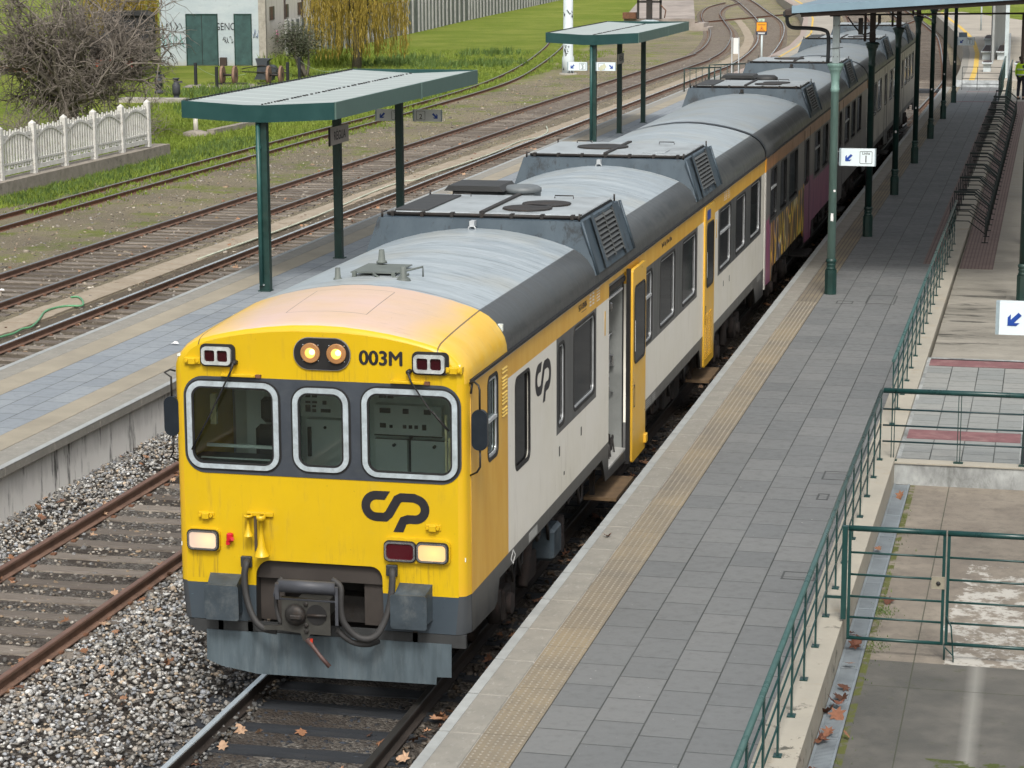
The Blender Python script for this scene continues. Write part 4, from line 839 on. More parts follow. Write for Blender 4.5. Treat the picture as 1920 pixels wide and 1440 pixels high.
def sleepers(root, C_, y_from, y_to, width=1.0, dark=False, skip=None, cap=100, zt=-.147):
    C_ = smooth_path(C_, 1.0); acc = 0; nxt = 0; cnt = 0; rest = MB(); R_ = random.Random(int(C_[0].x*10)); segs = []
    for i in range(len(C_)-1):
        a, b_ = C_[i], C_[i+1]; L = (b_-a).length
        while nxt <= acc+L:
            t = (nxt-acc)/L; p = a.lerp(b_, t); d = (b_-a).normalized(); nxt += .61+R_.uniform(-.03,.03)
            if p.y < y_from or p.y > y_to or (skip and skip[0] < p.y < skip[1]): continue
            segs.append((p, math.atan2(-d.x, d.y)))
        acc += L
    for (p, ang) in segs:
        me = R_.choice(SLD if dark else SL); ang += R_.uniform(-.02, .02); zz = zt+R_.uniform(-.012, .004)
        if cnt < cap:
            o = bpy.data.objects.new('sleeper', me); COL.objects.link(o); o.parent = root; o.location = (p.x, p.y, zz); o.rotation_euler = (0, 0, ang); o.scale = (width, 1, 1); cnt += 1
        else:
            M_ = Matrix.Translation((p.x, p.y, zz)) @ Matrix.Rotation(ang, 4, 'Z') @ Matrix.Diagonal((width,1,1,1))
            base = len(rest.v)
            rest.v += [tuple(M_ @ v.co) for v in me.vertices]
            for f in me.polygons: rest.f.append([base+i for i in f.vertices]); rest.mi.append(f.material_index); rest.sm.append(False)
    if rest.v: o = rest.build('sleepers', [WOOD, RUST], root, fix=False); o['kind'] = 'stuff'
def off(P, d):
    out = []
    for i, p in enumerate(P):
        a = Vector(P[min(i+1, len(P)-1)])-Vector(P[max(i-1, 0)]); a.normalize(); out.append((p[0]+a.y*d, p[1]-a.x*d))
    return out
def mid(A, B): return [((a[0]+c[0])/2, (a[1]+c[1])/2) for a, c in zip(A, B)]
GT = 'railway tracks of the station yard'
T1 = [(0,-12),(0,60),(.1,80),(.18,92),(.1,102),(-.75,119),(-2.7,152),(-4.6,173),(-9.0,215),(-14.5,256),(-21,290)]
k1 = empty('railway_track', (0,0,0), 0, 'track under the train, its near end painted dark, oily and shaded, beside the platform edge', 'railway track', GT)
rail(off(T1, -.87), k1, [STEEL, DARKSIDE]); rail(off(T1, .87), k1, [DARKSIDE, DARKSIDE]) if 0 else None
r_ = rail([(.87,-12),(.87,60),(.97,72)], k1, [basic('oily rail head', (.05,.048,.045), .4, .4), DARKSIDE]); rail(off(T1, .87)[2:], k1, [STEELD, RAILSIDE])
sleepers(k1, T1, -6, 14, 1.0, True); sleepers(k1, T1, 66, 256, 1.0, False, None, 60)
T2 = [(-4.33,-12),(-4.33,60),(-4.3,80),(-4.2,92),(-4.35,102),(-5.2,119),(-7.1,151),(-8.9,171),(-13.2,212),(-18.5,252),(-25,285)]
k2 = empty('railway_track', (0,0,0), 0, 'empty rusty track between the yellow train and the platform wall', 'railway track', GT)
for s_ in (-.905, .905): rail(off(T2, s_), k2, [RUSTTOP, RAILSIDE])
sleepers(k2, T2, -8, 20, 1.0); sleepers(k2, T2, 90, 250, 1.0, False, None, 60)
A3 = [(-11.93,10),(-11.93,60),(-11.82,103),(-11.94,117),(-13.68,140),(-16.5,163),(-19.44,186),(-25.27,222),(-30.54,253),(-36,280)]
B3 = [(-10.19,10),(-10.19,60),(-10.08,103),(-10.2,115),(-11.4,132),(-13.85,158),(-17.0,183.5),(-21.43,210),(-28.65,253),(-34,280)]
k3 = empty('railway_track', (0,0,0), 0, 'shiny-railed track running along the far edge of the island platform', 'railway track', GT)
rail(A3, k3, [STEEL, RAILSIDE]); rail(B3, k3, [STEEL, RAILSIDE]); sleepers(k3, mid(A3, B3), 12, 262, 1.0)
A4 = [(-16.0,15),(-15.95,36),(-15.85,118),(-15.93,126),(-17.09,139.5),(-20.1,161.7),(-24.26,185.3),(-27.48,206),(-29.89,227),(-30.51,244)]
B4 = [(-14.2,15),(-14.12,36),(-13.86,111),(-13.96,119.6),(-14.92,133.4),(-17.9,157.8),(-21.99,183),(-25.7,206),(-28.07,227),(-28.69,244)]
k4 = empty('railway_track', (0,0,0), 0, 'track with worn rails beyond the concrete cable trough, winding away at the far end', 'railway track', GT)
rail(A4, k4, [STEELD, RAILSIDE]); rail(B4, k4, [STEELD, RAILSIDE]); sleepers(k4, mid(A4, B4), 16, 240, 1.05)
A5 = [(-20.9,28),(-21.1,42),(-21.3,60),(-21.4,76),(-21.97,93),(-23.92,111.3),(-27.62,135),(-30.5,150)]
B5 = [(-19.8,28),(-20.0,42),(-20.25,60),(-20.4,78),(-21.0,96),(-22.98,112.4),(-26.29,134),(-29.2,149)]
k5 = empty('railway_track', (0,0,0), 0, 'overgrown narrow track half sunk in grass near the white fence', 'railway track', GT)
rail(A5, k5, [STEELD, RUST], -.045); rail(B5, k5, [STEELD, RUST], -.045); sleepers(k5, mid(A5, B5), 36, 120, .72, False, None, 80, -.182)
T6 = [(-70,110),(-53.5,104),(-46,99)]
k6 = empty('railway_track', (0,0,0), 0, 'track behind the bare tree at the top left, crossing the grass', 'railway track', GT)
for s_ in (-.87, .87): rail(off(T6, s_), k6, [STEELD, RUST])
sleepers(k6, T6, 90, 130)
T7 = [(2.6,88),(1.9,105),(.95,128),(-.6,150),(-4.2,190),(-11,240),(-14,256)]
k7 = empty('railway_track', (0,0,0), 0, 'curved siding rail by the far end of the right platform', 'railway track', GT)
rail(T7, k7, [STEEL, RAILSIDE]); rail([(-24.5,180),(-16.5,215),(-9,252)], k7, [STEELD, RUST]); rail([(-6.5,166),(-5.5,196),(-4.5,256)], k7, [STEELD, RUST])
# cable trough covers between tracks
TL = [(-13.45,12),(-13.4,36),(-13.25,52),(-12.85,67),(-12.75,82),(-12.75,100),(-12.95,112),(-13.6,128),(-15.6,148),(-18.5,168),(-22.6,193)]
tp = smooth_path(TL, .9); mb = MB()
b = NB('trough lid concrete'); c = b.mix(b.step(b.noise(2.5, 6), .3, .7), (.27,.225,.17), (.36,.315,.25)); c = b.mix(b.math('MULTIPLY', b.step(b.noise(9, 6, .7), .55, .7), .5), c, (.14,.12,.095)); b.bump(b.noise(40, 3), .3, .01); LID = b.done(c, .9, 0, .2)
full = []; acc = 0
for i in range(len(tp)-1):
    a, c_ = tp[i], tp[i+1]; L = (c_-a).length; n = max(1, round(L/1.1))
    for k in range(n): full.append(a.lerp(c_, k/n))
full.append(tp[-1]); R_ = random.Random(4)
for i in range(len(full)-1):
    a, c_ = full[i], full[i+1]; d = (c_-a).normalized(); r = Vector((d.y, -d.x)); a2 = a+d*.015; z_ = -.145+R_.uniform(-.008, .012); o_ = r*R_.uniform(-.02, .02)
    P_ = [a2+o_, a2+r*.68+o_, c_+r*.68+o_, c_+o_]; mb.add([(p.x, p.y, z_) for p in P_]+[(p.x, p.y, -.25) for p in P_], [(0,1,2,3),(0,4,5,1),(1,5,6,2),(2,6,7,3),(3,7,4,0)])
struct(mb.build('cable_trough_path', LID))
# hoses
def smp(P, n=5):
    P = [Vector(p) for p in P]; out = []
    for i in range(len(P)-1):
        p0, p1, p2, p3 = P[max(i-1,0)], P[i], P[i+1], P[min(i+2,len(P)-1)]
        for k in range(n):
            t = k/n; out.append(.5*((2*p1)+(p2-p0)*t+(2*p0-5*p1+4*p2-p3)*t*t+(3*p1-p0-3*p2+p3)*t**3))
    return out+[P[-1]]
HA = [(-12.66,17.5),(-12.59,19.12),(-12.53,19.57),(-12.59,20.08),(-12.53,20.36),(-12.73,21.13),(-13.03,22.05),(-13.06,22.55),(-12.92,22.88),(-12.69,22.93),(-12.65,23.09),(-12.95,23.71),(-13.2,24.05),(-13.32,23.98)]
tag(MB().tube(smp([(a, c_, -.115) for a, c_ in HA]), .022, 8).build('garden_hose', basic('green hose', (.10,.30,.15), .45, 0, .2)), 'bright green hose curling over the concrete trough beside the tracks', 'hose', 'hoses lying by the tracks')
HB = [(-12.8,30),(-12.7,38),(-12.94,44.8),(-12.9,47.6),(-12.62,48.4),(-12.63,50.1),(-12.5,53.3),(-12.41,57.8),(-12.55,62.4),(-12.27,64.3),(-12.46,66.7),(-13.1,69.4)]
tag(MB().tube(smp([(a, c_, -.12) for a, c_ in HB]), .024, 6).build('garden_hose', basic('pale faded hose', (.48,.52,.42), .6, 0, .2)), 'long pale hose lying beside the trough further up the yard', 'hose', 'hoses lying by the tracks')
# ================================================================ PLATFORMS
def tiles(name, x_off, c1, c2, rowh=.62, bw=.62, shade=None, mort=(.028,.032,.028)):
    b = NB(name); x, y, z = b.xyz(); cmb = b.n('ShaderNodeCombineXYZ'); b.put(cmb.inputs[0], y); b.put(cmb.inputs[1], b.math('SUBTRACT', x, x_off))
    br = b.n('ShaderNodeTexBrick'); br.offset = .5; br.inputs['Scale'].default_value = 1; br.inputs['Brick Width'].default_value = bw; br.inputs['Row Height'].default_value = rowh; br.inputs['Mortar Size'].default_value = .008; br.inputs['Mortar Smooth'].default_value = .3
    b.put(br.inputs['Vector'], cmb.outputs[0]); b.put(br.inputs['Color1'], c1); b.put(br.inputs['Color2'], c2); b.put(br.inputs['Mortar'], mort)
    n1 = b.noise(.6, 6, .6); n2 = b.noise(7, 7, .7); n3 = b.noise(60, 4, .7)
    c = b.mix(b.math('MULTIPLY', b.step(n1, .35, .7), .35), br.outputs['Color'], mul(c1, 1.35)); c = b.mix(b.math('MULTIPLY', b.step(n2, .52, .72), .30), c, mul(c1, .55)); c = b.mix(b.math('MULTIPLY', b.step(n3, .62, .72), .35), c, mul(c1, 1.7))
    c = b.mix(b.math('MULTIPLY', b.step(b.noise(23, 2, .5), .765, .78), .7), c, (.55,.54,.5))
    b.bump(b.math('ADD', b.math('MULTIPLY', br.outputs['Fac'], -1.0), b.math('MULTIPLY', n3, .15)), .5, .006)
    return b.done(c, b.ramp(n2, (.3, .55), (.7, .78)), 0, .35)
TILE = tiles('grey platform slabs', 2.57, (.132,.140,.143), (.170,.176,.176), .44, .60)
b = NB('pale coping concrete'); x, y, z = b.xyz(); n1 = b.noise(3, 7, .7); n2 = b.noise(22, 5, .7, b.map((1,.5,1)))
c = b.mix(b.step(n1, .3, .7), (.205,.20,.18), (.275,.265,.235)); c = b.mix(b.math('MULTIPLY', b.step(n2, .56, .7), .5), c, (.38,.375,.345)); c = b.mix(b.math('MULTIPLY', b.step(b.noise(11, 6, .7), .57, .70), .5), c, (.16,.15,.13))
b.bump(n2, .25, .01); COPE = b.done(c, .85, 0, .3)
EDGEP = basic('pale painted edge', (.32,.34,.34), .7, 0, .2, 5, .15, 40, (.28,.28,.26), .5)
b = NB('beige tactile paving'); x, y, z = b.xyz(); n1 = b.noise(.8, 5, .6); n2 = b.noise(18, 6, .7)
c = b.mix(b.step(n1, .35, .65), (.165,.15,.125), (.25,.21,.145)); c = b.mix(b.math('MULTIPLY', b.step(n2, .52, .7), .5), c, (.14,.125,.10))
jn = b.math('LESS_THAN', b.math('MODULO', b.math('ADD', y, 60.0), .62), .008); c = b.mix(b.math('MULTIPLY', jn, .7), c, (.06,.055,.045))
ln = b.math('MULTIPLY', b.math('GREATER_THAN', y, 21.4), b.math('LESS_THAN', b.math('MODULO', b.math('SUBTRACT', x, 2.17), .08), .022)); ln = b.math('MULTIPLY', ln, b.math('GREATER_THAN', x, 0.0)); c = b.mix(b.math('MULTIPLY', ln, .75), c, (.09,.085,.075))
b.bump(n2, .2, .01); TACT = b.done(c, .8, 0, .3)
b = NB('stained platform wall'); x, y, z = b.xyz(); st = b.noise(2.4, 7, .7, b.map((1, 1, .16))); n2 = b.noise(6, 6, .7, b.map((1, 1, .25)))
c = b.mix(b.step(st, .53, .62), (.82,.81,.78), (.13,.13,.125)); topd = b.ramp(b.math('ADD', z, b.math('MULTIPLY', n2, .5)), (.45, 0.0), (.85, 1.0)); c = b.mix(b.math('MULTIPLY', topd, .55), c, (.07,.072,.065)); c = b.mix(b.math('MULTIPLY', b.step(n2, .55, .75), .4), c, (.70,.69,.65)); b.bump(n2, .3, .02)
PWALL = b.done(c, .85, 0, .25)
struct(MB().box(1.93, 4.46, -12, 83.9, -.3, .69).build('platform', PWALL))
struct(MB().box(2.571, 4.455, -12, 83.9, .6905, .7).build('platform_paving', TILE))
struct(MB().box(2.172, 2.565, -12, 83.9, .6905, .700).build('tactile_paving', TACT))
mb = MB(); y_ = -12.35
while y_ < 83:
    mb.box(1.79, 2.162, y_, y_+.988, .55, .70, 0, .008); mb.box(1.788, 1.885, y_+.003, y_+.985, .7005, .704, 1); y_ += 1.0
struct(mb.build('platform_edge', [COPE, EDGEP]))
mb = MB(); y_ = -4.4
while y_ < 21.4:
    for i in range(6):
        xx = 2.205+i*.065; r0, r1, h = .014, .008, .006
        mb.add([(xx-r0,y_,.7),(xx,y_-r0,.7),(xx+r0,y_,.7),(xx,y_+r0,.7),(xx-r1,y_,.7+h),(xx,y_-r1,.7+h),(xx+r1,y_,.7+h),(xx,y_+r1,.7+h)], [(0,1,5,4),(1,2,6,5),(2,3,7,6),(3,0,4,7),(4,5,6,7)])
    y_ += .0655
struct(mb.build('tactile_studs', basic('worn stud tops', (.27,.25,.21), .7, 0, .2), fix=False))
# manhole frames in the paving
MH = basic('manhole frame', (.07,.075,.075), .7, 0, .3)
for (a, c_, d_, e_) in ((3.42,3.95,21.4,22.4),(2.9,3.2,21.3,21.6),(4.02,4.33,7.45,7.9),(4.05,4.4,2.9,3.2),(4.06,4.2,6.4,6.7)):
    mb = MB(); w = .022; z0, z1 = .7004, .7035
    mb.box(a, c_, d_, d_+w, z0, z1); mb.box(a, c_, e_-w, e_, z0, z1); mb.box(a, a+w, d_+w, e_-w, z0, z1); mb.box(c_-w, c_, d_+w, e_-w, z0, z1)
    struct(mb.build('paving_frame', MH))
# island platform
XL = [(-9.2,-12),(-9.2,80),(-8.9,92),(-8.85,101),(-9.43,122.7),(-10.5,138.6),(-13.63,170),(-17.28,199),(-21.85,227),(-26,255)]
XR = [(-6.14,-12),(-6.14,80),(-6.1,92),(-6.2,101),(-7.1,119),(-8.9,151),(-10.8,171),(-15.1,212),(-20.0,245),(-23,262)]
def lerp_paths(A, B, t): return [(a[0]+(c_[0]-a[0])*t, a[1]+(c_[1]-a[1])*t) for a, c_ in zip(A, B)]
TILE2 = tiles('bluish island slabs', -8.25, (.20,.225,.25), (.25,.275,.295), .42, .60)
CONC2 = basic('far platform concrete', (.34,.315,.27), .85, 0, .2, .6, .2, 20, (.22,.2,.17), .4)
n5 = 3
strip('platform', [(a+.12, c_) for a, c_ in XL[:2]]+XL[2:], [(a-.12, c_) for a, c_ in XR[:2]]+XR[2:], .69, CONC2, -.3)
struct(MB().box(-6.33, -6.235, -12, 88, -.3, .68).build('platform_wall', PWALL))
struct(MB().box(-8.25, -7.02, -12, 90, .6905, .70).build('platform_paving', TILE2))
TACT2 = basic('pale beige paving', (.30,.27,.21), .8, 0, .2, 1.2, .3, 60, (.22,.20,.165), .5)
for (a, c_) in ((-8.75,-8.255),(-7.015,-6.60)): struct(MB().box(a, c_, -12, 90, .6905, .7).build('tactile_paving', TACT2))
mb = MB(); y_ = -12.1
while y_ < 90:
    for (a, c_) in ((-9.22,-8.76),(-6.595,-6.12)): mb.box(a, c_, y_, y_+1.493, .58, .70, 0, .008)
    mb.box(-6.215, -6.118, y_+.003, y_+1.49, .7004, .704, 1); mb.box(-9.222, -9.12, y_+.003, y_+1.49, .7004, .704, 1); y_ += 1.5
struct(mb.build('platform_edge', [COPE, EDGEP]))
YLINE = basic('yellow line paint', (.62,.42,.08), .8, 0, .25, 3, .1, 30, (.35,.27,.14), .5); PINK = basic('pinkish kerb stone', (.33,.27,.24), .85, 0, .2)
strip('platform_edge', XL[2:], lerp_paths(XL, XR, .14)[2:], .702, PINK); strip('yellow_line', lerp_paths(XL, XR, .24)[2:], lerp_paths(XL, XR, .29)[2:], .702, YLINE); strip('platform_edge', lerp_paths(XL, XR, .88)[2:], XR[2:], .702, PINK)
# ================================================================ LOWER FORECOURT ON THE RIGHT
b = NB('stained ledge concrete'); x, y, z = b.xyz(); n1 = b.noise(1.2, 6, .65); n2 = b.noise(5, 8, .75)
c = b.mix(b.step(n1, .3, .7), (.33,.315,.27), (.40,.375,.315)); c = b.mix(b.math('MULTIPLY', b.step(n2, .56, .60), b.math('MULTIPLY', b.step(n1, .42, .55), b.math('LESS_THAN', y, 1.4))), c, (.10,.10,.085)); c = b.mix(b.math('MULTIPLY', b.step(b.noise(2, 6, .7), .56, .7), .6), c, (.33,.28,.2))
b.bump(n2, .3, .02); LEDGE = b.done(c, .85, 0, .25)
strip('ledge', [(4.457,-12),(4.457,84)], [(4.81,-12),(4.81,9.2)] and [(4.81,-12),(4.88,84)], .712, LEDGE, -.2)
b = NB('forecourt concrete'); x, y, z = b.xyz(); n0 = b.noise(.35, 5, .6); n1 = b.noise(1.4, 8, .7); n2 = b.noise(7, 8, .75); n3 = b.noise(40, 4, .7)
c = b.mix(b.step(n1, .3, .7), (.16,.137,.112), (.28,.25,.205)); c = b.mix(b.math('MULTIPLY', b.step(n2, .48, .7), .6), c, (.11,.10,.085))
w = b.math('MULTIPLY', b.step(b.noise(3.2, 8, .75), .47, .53), b.math('MULTIPLY', b.math('GREATER_THAN', b.math('ADD', x, b.math('MULTIPLY', n1, .8)), 6.25), b.math('LESS_THAN', b.math('ADD', y, b.math('MULTIPLY', n1, 6.0)), 7.6))); c = b.mix(b.math('MULTIPLY', w, .8), c, (.50,.49,.45))
w2 = b.math('MULTIPLY', b.step(n2, .60, .52), b.rect(x, y, 5.86, 12, 1.62, 2.5)); c = b.mix(b.math('MULTIPLY', w2, .85), c, (.60,.60,.57))
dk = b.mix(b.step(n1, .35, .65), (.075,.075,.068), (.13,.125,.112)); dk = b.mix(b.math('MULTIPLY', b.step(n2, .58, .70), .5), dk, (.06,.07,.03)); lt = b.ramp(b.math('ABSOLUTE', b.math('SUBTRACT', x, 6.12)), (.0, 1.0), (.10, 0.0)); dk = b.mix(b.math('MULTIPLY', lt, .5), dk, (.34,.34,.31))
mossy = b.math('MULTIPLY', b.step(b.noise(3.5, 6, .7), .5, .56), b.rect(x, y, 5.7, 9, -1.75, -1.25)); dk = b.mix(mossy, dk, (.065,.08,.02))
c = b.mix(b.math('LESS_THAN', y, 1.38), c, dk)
grid = b.math('ADD', b.math('LESS_THAN', b.math('ABSOLUTE', b.math('SUBTRACT', x, 5.52)), .006), b.math('LESS_THAN', b.math('ABSOLUTE', b.math('SUBTRACT', b.math('MODULO', b.math('ADD', y, 50.0), 2.9), 1.3)), .007), clamp=True); c = b.mix(b.math('MULTIPLY', grid, .8), c, (.05,.055,.035))
em = b.math('MULTIPLY', b.step(b.noise(5, 5, .7), .42, .52), b.rect(x, y, 5.02, 5.10, -12, 8.7)); c = b.mix(em, c, (.09,.10,.025))
b.bump(b.math('ADD', n3, b.math('MULTIPLY', grid, -2.0)), .3, .012); FORE = b.done(c, b.ramp(n1, (.3, .5), (.7, .85)), 0, .35)
struct(MB().box(4.82, 20, -12, 8.72, -.3, .38).build('forecourt', FORE))
mb = MB(); y_ = -6
mb.box(4.825, 5.035, -8, 8.70, .382, .386, 0)
while y_ < 8.65:
    mb.box(4.85, 5.01, y_, y_+.018, .386, .396, 1); y_ += .034
mb.box(4.828, 4.85, -8, 8.69, .386, .400, 1); mb.box(5.01, 5.032, -8, 8.69, .386, .400, 1)
y_ = -6
while y_ < 8.6: mb.box(4.85, 5.01, y_, y_+.03, .396, .4015, 1); y_ += 1.0
tag(mb.build('drain_grating', [BLACK, basic('galvanised grating', (.27,.31,.34), .5, .4, .2)]), 'long galvanised drain grating at the foot of the ledge', 'drain')
STEPC = basic('streaked step face', (.35,.37,.37), .8, 0, .5, 2.2, .2, 20, (.05,.055,.05), .9, stretch=(2,1,1))
struct(MB().box(4.80, 20, 8.72, 16.4, -.3, .655).build('raised_forecourt', STEPC))
struct(MB().box(4.79, 20, 8.70, 8.93, .6555, .672).build('step_edge', LEDGE))
TILE3 = tiles('forecourt slabs', 4.85, (.22,.235,.23), (.28,.285,.27), .40, .40)
struct(MB().box(4.885, 6.37, 8.935, 15.6, .6555, .665).build('forecourt_paving', TILE3))
REDT = basic('dusty red tiles', (.20,.095,.10), .8, 0, .25, 5, .2, 30, (.36,.25,.23), .5)
for a, c_ in ((10.2,10.78),(15.61,16.15)): struct(MB().box(4.885, 6.37 if a < 12 else 12, a, c_, .6655, .6685).build('red_tile_band', REDT))
struct(MB().box(4.885, 12, 16.2, 16.27, .6557, .662).build('slot_drain', BLACK))
struct(MB().box(6.39, 6.44, 8.95, 15.6, .6556, .66).build('joint', BLACK))
b = NB('long forecourt concrete'); x, y, z = b.xyz(); n1 = b.noise(.8, 7, .7, b.map((.5,1.5,1))); n2 = b.noise(5, 7, .7)
c = b.mix(b.step(n1, .3, .7), (.20,.19,.165), (.37,.35,.30)); c = b.mix(b.math('MULTIPLY', b.step(n2, .5, .7), .35), c, (.15,.14,.12)); wet = b.math('MULTIPLY', b.step(b.noise(1.5, 6, .6, b.map((.6,1.8,1))), .55, .62), b.rect(x, y, 4.8, 5.9, 17.5, 24)); c = b.mix(b.math('MULTIPLY', wet, .8), c, (.05,.05,.045))
gl = b.math('LESS_THAN', b.math('MODULO', y, 3.1), .03); c = b.mix(b.math('MULTIPLY', gl, .5), c, (.12,.12,.1)); b.bump(n2, .3, .015); LONG = b.done(c, b.ramp(n1, (.3,.35), (.7,.8)), 0, .4)
struct(MB().box(4.87, 26, 16.4, 84, -.3, .622).build('forecourt', LONG))
b = NB('brown ribbed strip'); x, y, z = b.xyz(); c = b.mix(b.step(b.noise(3, 6), .3, .7), (.16,.115,.105), (.22,.165,.15)); rb = b.math('LESS_THAN', b.math('MODULO', x, .07), .024); c = b.mix(b.math('MULTIPLY', rb, .6), c, (.06,.045,.04)); BRN = b.done(c, .8)
struct(MB().box(4.89, 5.56, 26.8, 76, .6225, .63).build('ribbed_paving', BRN)); struct(MB().box(4.16, 4.45, 26.8, 74, .7003, .706).build('ribbed_paving', BRN))
struct(MB().box(2.6, 4.44, 74.4, 74.65, .7003, .704).build('red_line', REDT)); struct(MB().box(2.95, 4.44, 80.6, 80.75, .7003, .704).build('red_line', REDT))
# far end of the right platform and plaza
FL = [(2.3,83.9),(2.16,93.2),(1.72,108.3),(1.13,120.7),(.41,131.7),(-.77,146.3),(-1.98,159.6),(-3.6,178)]
FR = [(14,83.9),(14,93.2),(14,108.3),(14,120.7),(14,131.7),(14,140),(8,146),(-1.2,180)]
strip('platform', FL, FR, .99, basic('far apron concrete', (.36,.33,.28), .8, 0, .2, .4, .2, 10, (.26,.24,.2), .5), -.3)
def sh(P, d): return [(a+d, c_) for a, c_ in P]
strip('platform_edge', sh(FL, 0), sh(FL, .35), .995, COPE); strip('yellow_line', sh(FL, .62), sh(FL, .86), .995, YLINE)
struct(MB().box(2.35, 4.35, 83.86, 83.895, .69, 1.0).build('white_step', basic('patchy white step', (.50,.54,.56), .7, 0, .4, 3, .1, 20, (.10,.12,.12), .9)))
struct(MB().box(-.9, 2.2, 92.2, 93.5, -.145, -.005).build('track_crossing', WOODD))
for k in range(9):
    struct(MB().box(2.9+.4, 13.5, 86+k*7.1, 86.06+k*7.1, .9915, .994).build('joint', basic('pale joint', (.45,.44,.4), .8))) if k < 7 else None
# ================================================================ STATION CANOPY, COLUMNS AND ADDED BUILDING
cn = empty('station_canopy', (2.7, 22.4, .7), 0, 'pale blue-grey canopy roof on dark green cast iron columns over the right platform', 'canopy')
SH = basic('pale blue grey roof sheet', (.17,.25,.31), .45, .1, .12, 1, .05); FAS = basic('pale fascia', (.20,.30,.37), .45, 0, .12, 2, .05); BRW = basic('dark brown soffit', (.045,.033,.028), .8, 0, .3, 3, .2)
def C0(mb): mb.v = [(a-2.7, c_-22.4, d_-.7) for a, c_, d_ in mb.v]; return mb
def zr(x): return 6.03+.062*(x-1.99)
mb = MB(); X0, X1, Y0, Y1 = 1.99, 7.6, 21.5, 75.2
mb.add([(X0,Y0,zr(X0)),(X1,Y0,zr(X1)),(X1,Y1,zr(X1)),(X0,Y1,zr(X0)),(X0,Y0,zr(X0)-.03),(X1,Y0,zr(X1)-.03),(X1,Y1,zr(X1)-.03),(X0,Y1,zr(X0)-.03)], [(0,1,2,3),(7,6,5,4),(3,7,4,0),(1,5,6,2),(2,6,7,3),(0,4,5,1)])
C0(mb).build('canopy_roof', SH, cn)
mb = MB(); mb.add([(X0-.01,Y0-.03,zr(X0)+.015),(X1,Y0-.03,zr(X1)+.015),(X1,Y0-.03,zr(X1)-.12),(X0-.01,Y0-.03,zr(X0)-.12),(X0-.01,Y0-.002,zr(X0)+.015),(X1,Y0-.002,zr(X1)+.015),(X1,Y0-.002,zr(X1)-.12),(X0-.01,Y0-.002,zr(X0)-.12)], [(0,1,2,3),(7,6,5,4),(4,5,1,0),(3,2,6,7),(0,3,7,4)]); C0(mb).build('fascia', FAS, cn)
mb = MB(); mb.add([(X0+.15,Y0+.05,zr(X0+.15)-.035),(X1,Y0+.05,zr(X1)-.035),(X1,Y1,zr(X1)-.035),(X0+.15,Y1,zr(X0+.15)-.035),(X0+.15,Y0+.05,zr(X0+.15)-.20),(X1,Y0+.05,zr(X1)-.20),(X1,Y0+.25,zr(X1)-.20),(X0+.15,Y0+.25,zr(X0+.15)-.20)], [(0,1,2,3),(0,4,5,1),(4,7,6,5)])
for k in range(26): yy = Y0+.3+k*2.1; mb.add([(X0+.1,yy,zr(X0+.1)-.16),(X1,yy,zr(X1)-.16),(X1,yy+.08,zr(X1)-.16),(X0+.1,yy+.08,zr(X0+.1)-.16),(X0+.1,yy,zr(X0)-.03),(X1,yy,zr(X1)-.03),(X1,yy+.08,zr(X1)-.03),(X0+.1,yy+.08,zr(X0)-.03)], [(0,1,2,3),(0,4,5,1),(3,2,6,7)])
C0(mb).build('soffit', BRW, cn)
mb = MB(); mb.box(2.62, 2.80, 21.9, 75, 5.84, 5.98); mb.box(X0-.14, X0-.0, Y0-.02, Y1, 5.86, 5.98, 0, .02); C0(mb).build('roof_beam', BRW, cn)
mb = MB(); mb.tube(smp([(1.88,21.6,5.9),(1.88,21.75,5.72),(1.96,21.9,5.64),(2.2,22.2,5.62),(2.48,22.35,5.58),(2.56,22.36,5.46),(2.56,22.36,5.0)], 4), .035, 8); mb.box(1.82, 1.96, 21.5, 21.7, 5.84, 5.95, 0, .02); C0(mb).build('downpipe', basic('charcoal downpipe', (.030,.034,.040), .5), cn)
mb = MB(); mb.tube([(2.6,22.2,5.86),(6.1,22.2,5.90)], .018, 6); mb.tube(smp([(2.9,22.4,5.82),(3.05,22.4,5.62),(3.2,22.4,5.50),(3.4,22.4,5.6),(3.5,22.4,5.8)], 4), .014, 5); mb.box(3.1, 3.18, 22.35, 22.45, 5.5, 5.8); mb.box(3.45, 3.5, 22.35, 22.45, 5.7, 5.85); C0(mb).build('tie_rod', DARKM, cn)
WPOST = basic('flaky white post', (.50,.58,.60), .5, 0, .2, 4, .1, 30, (.25,.27,.27), .4)
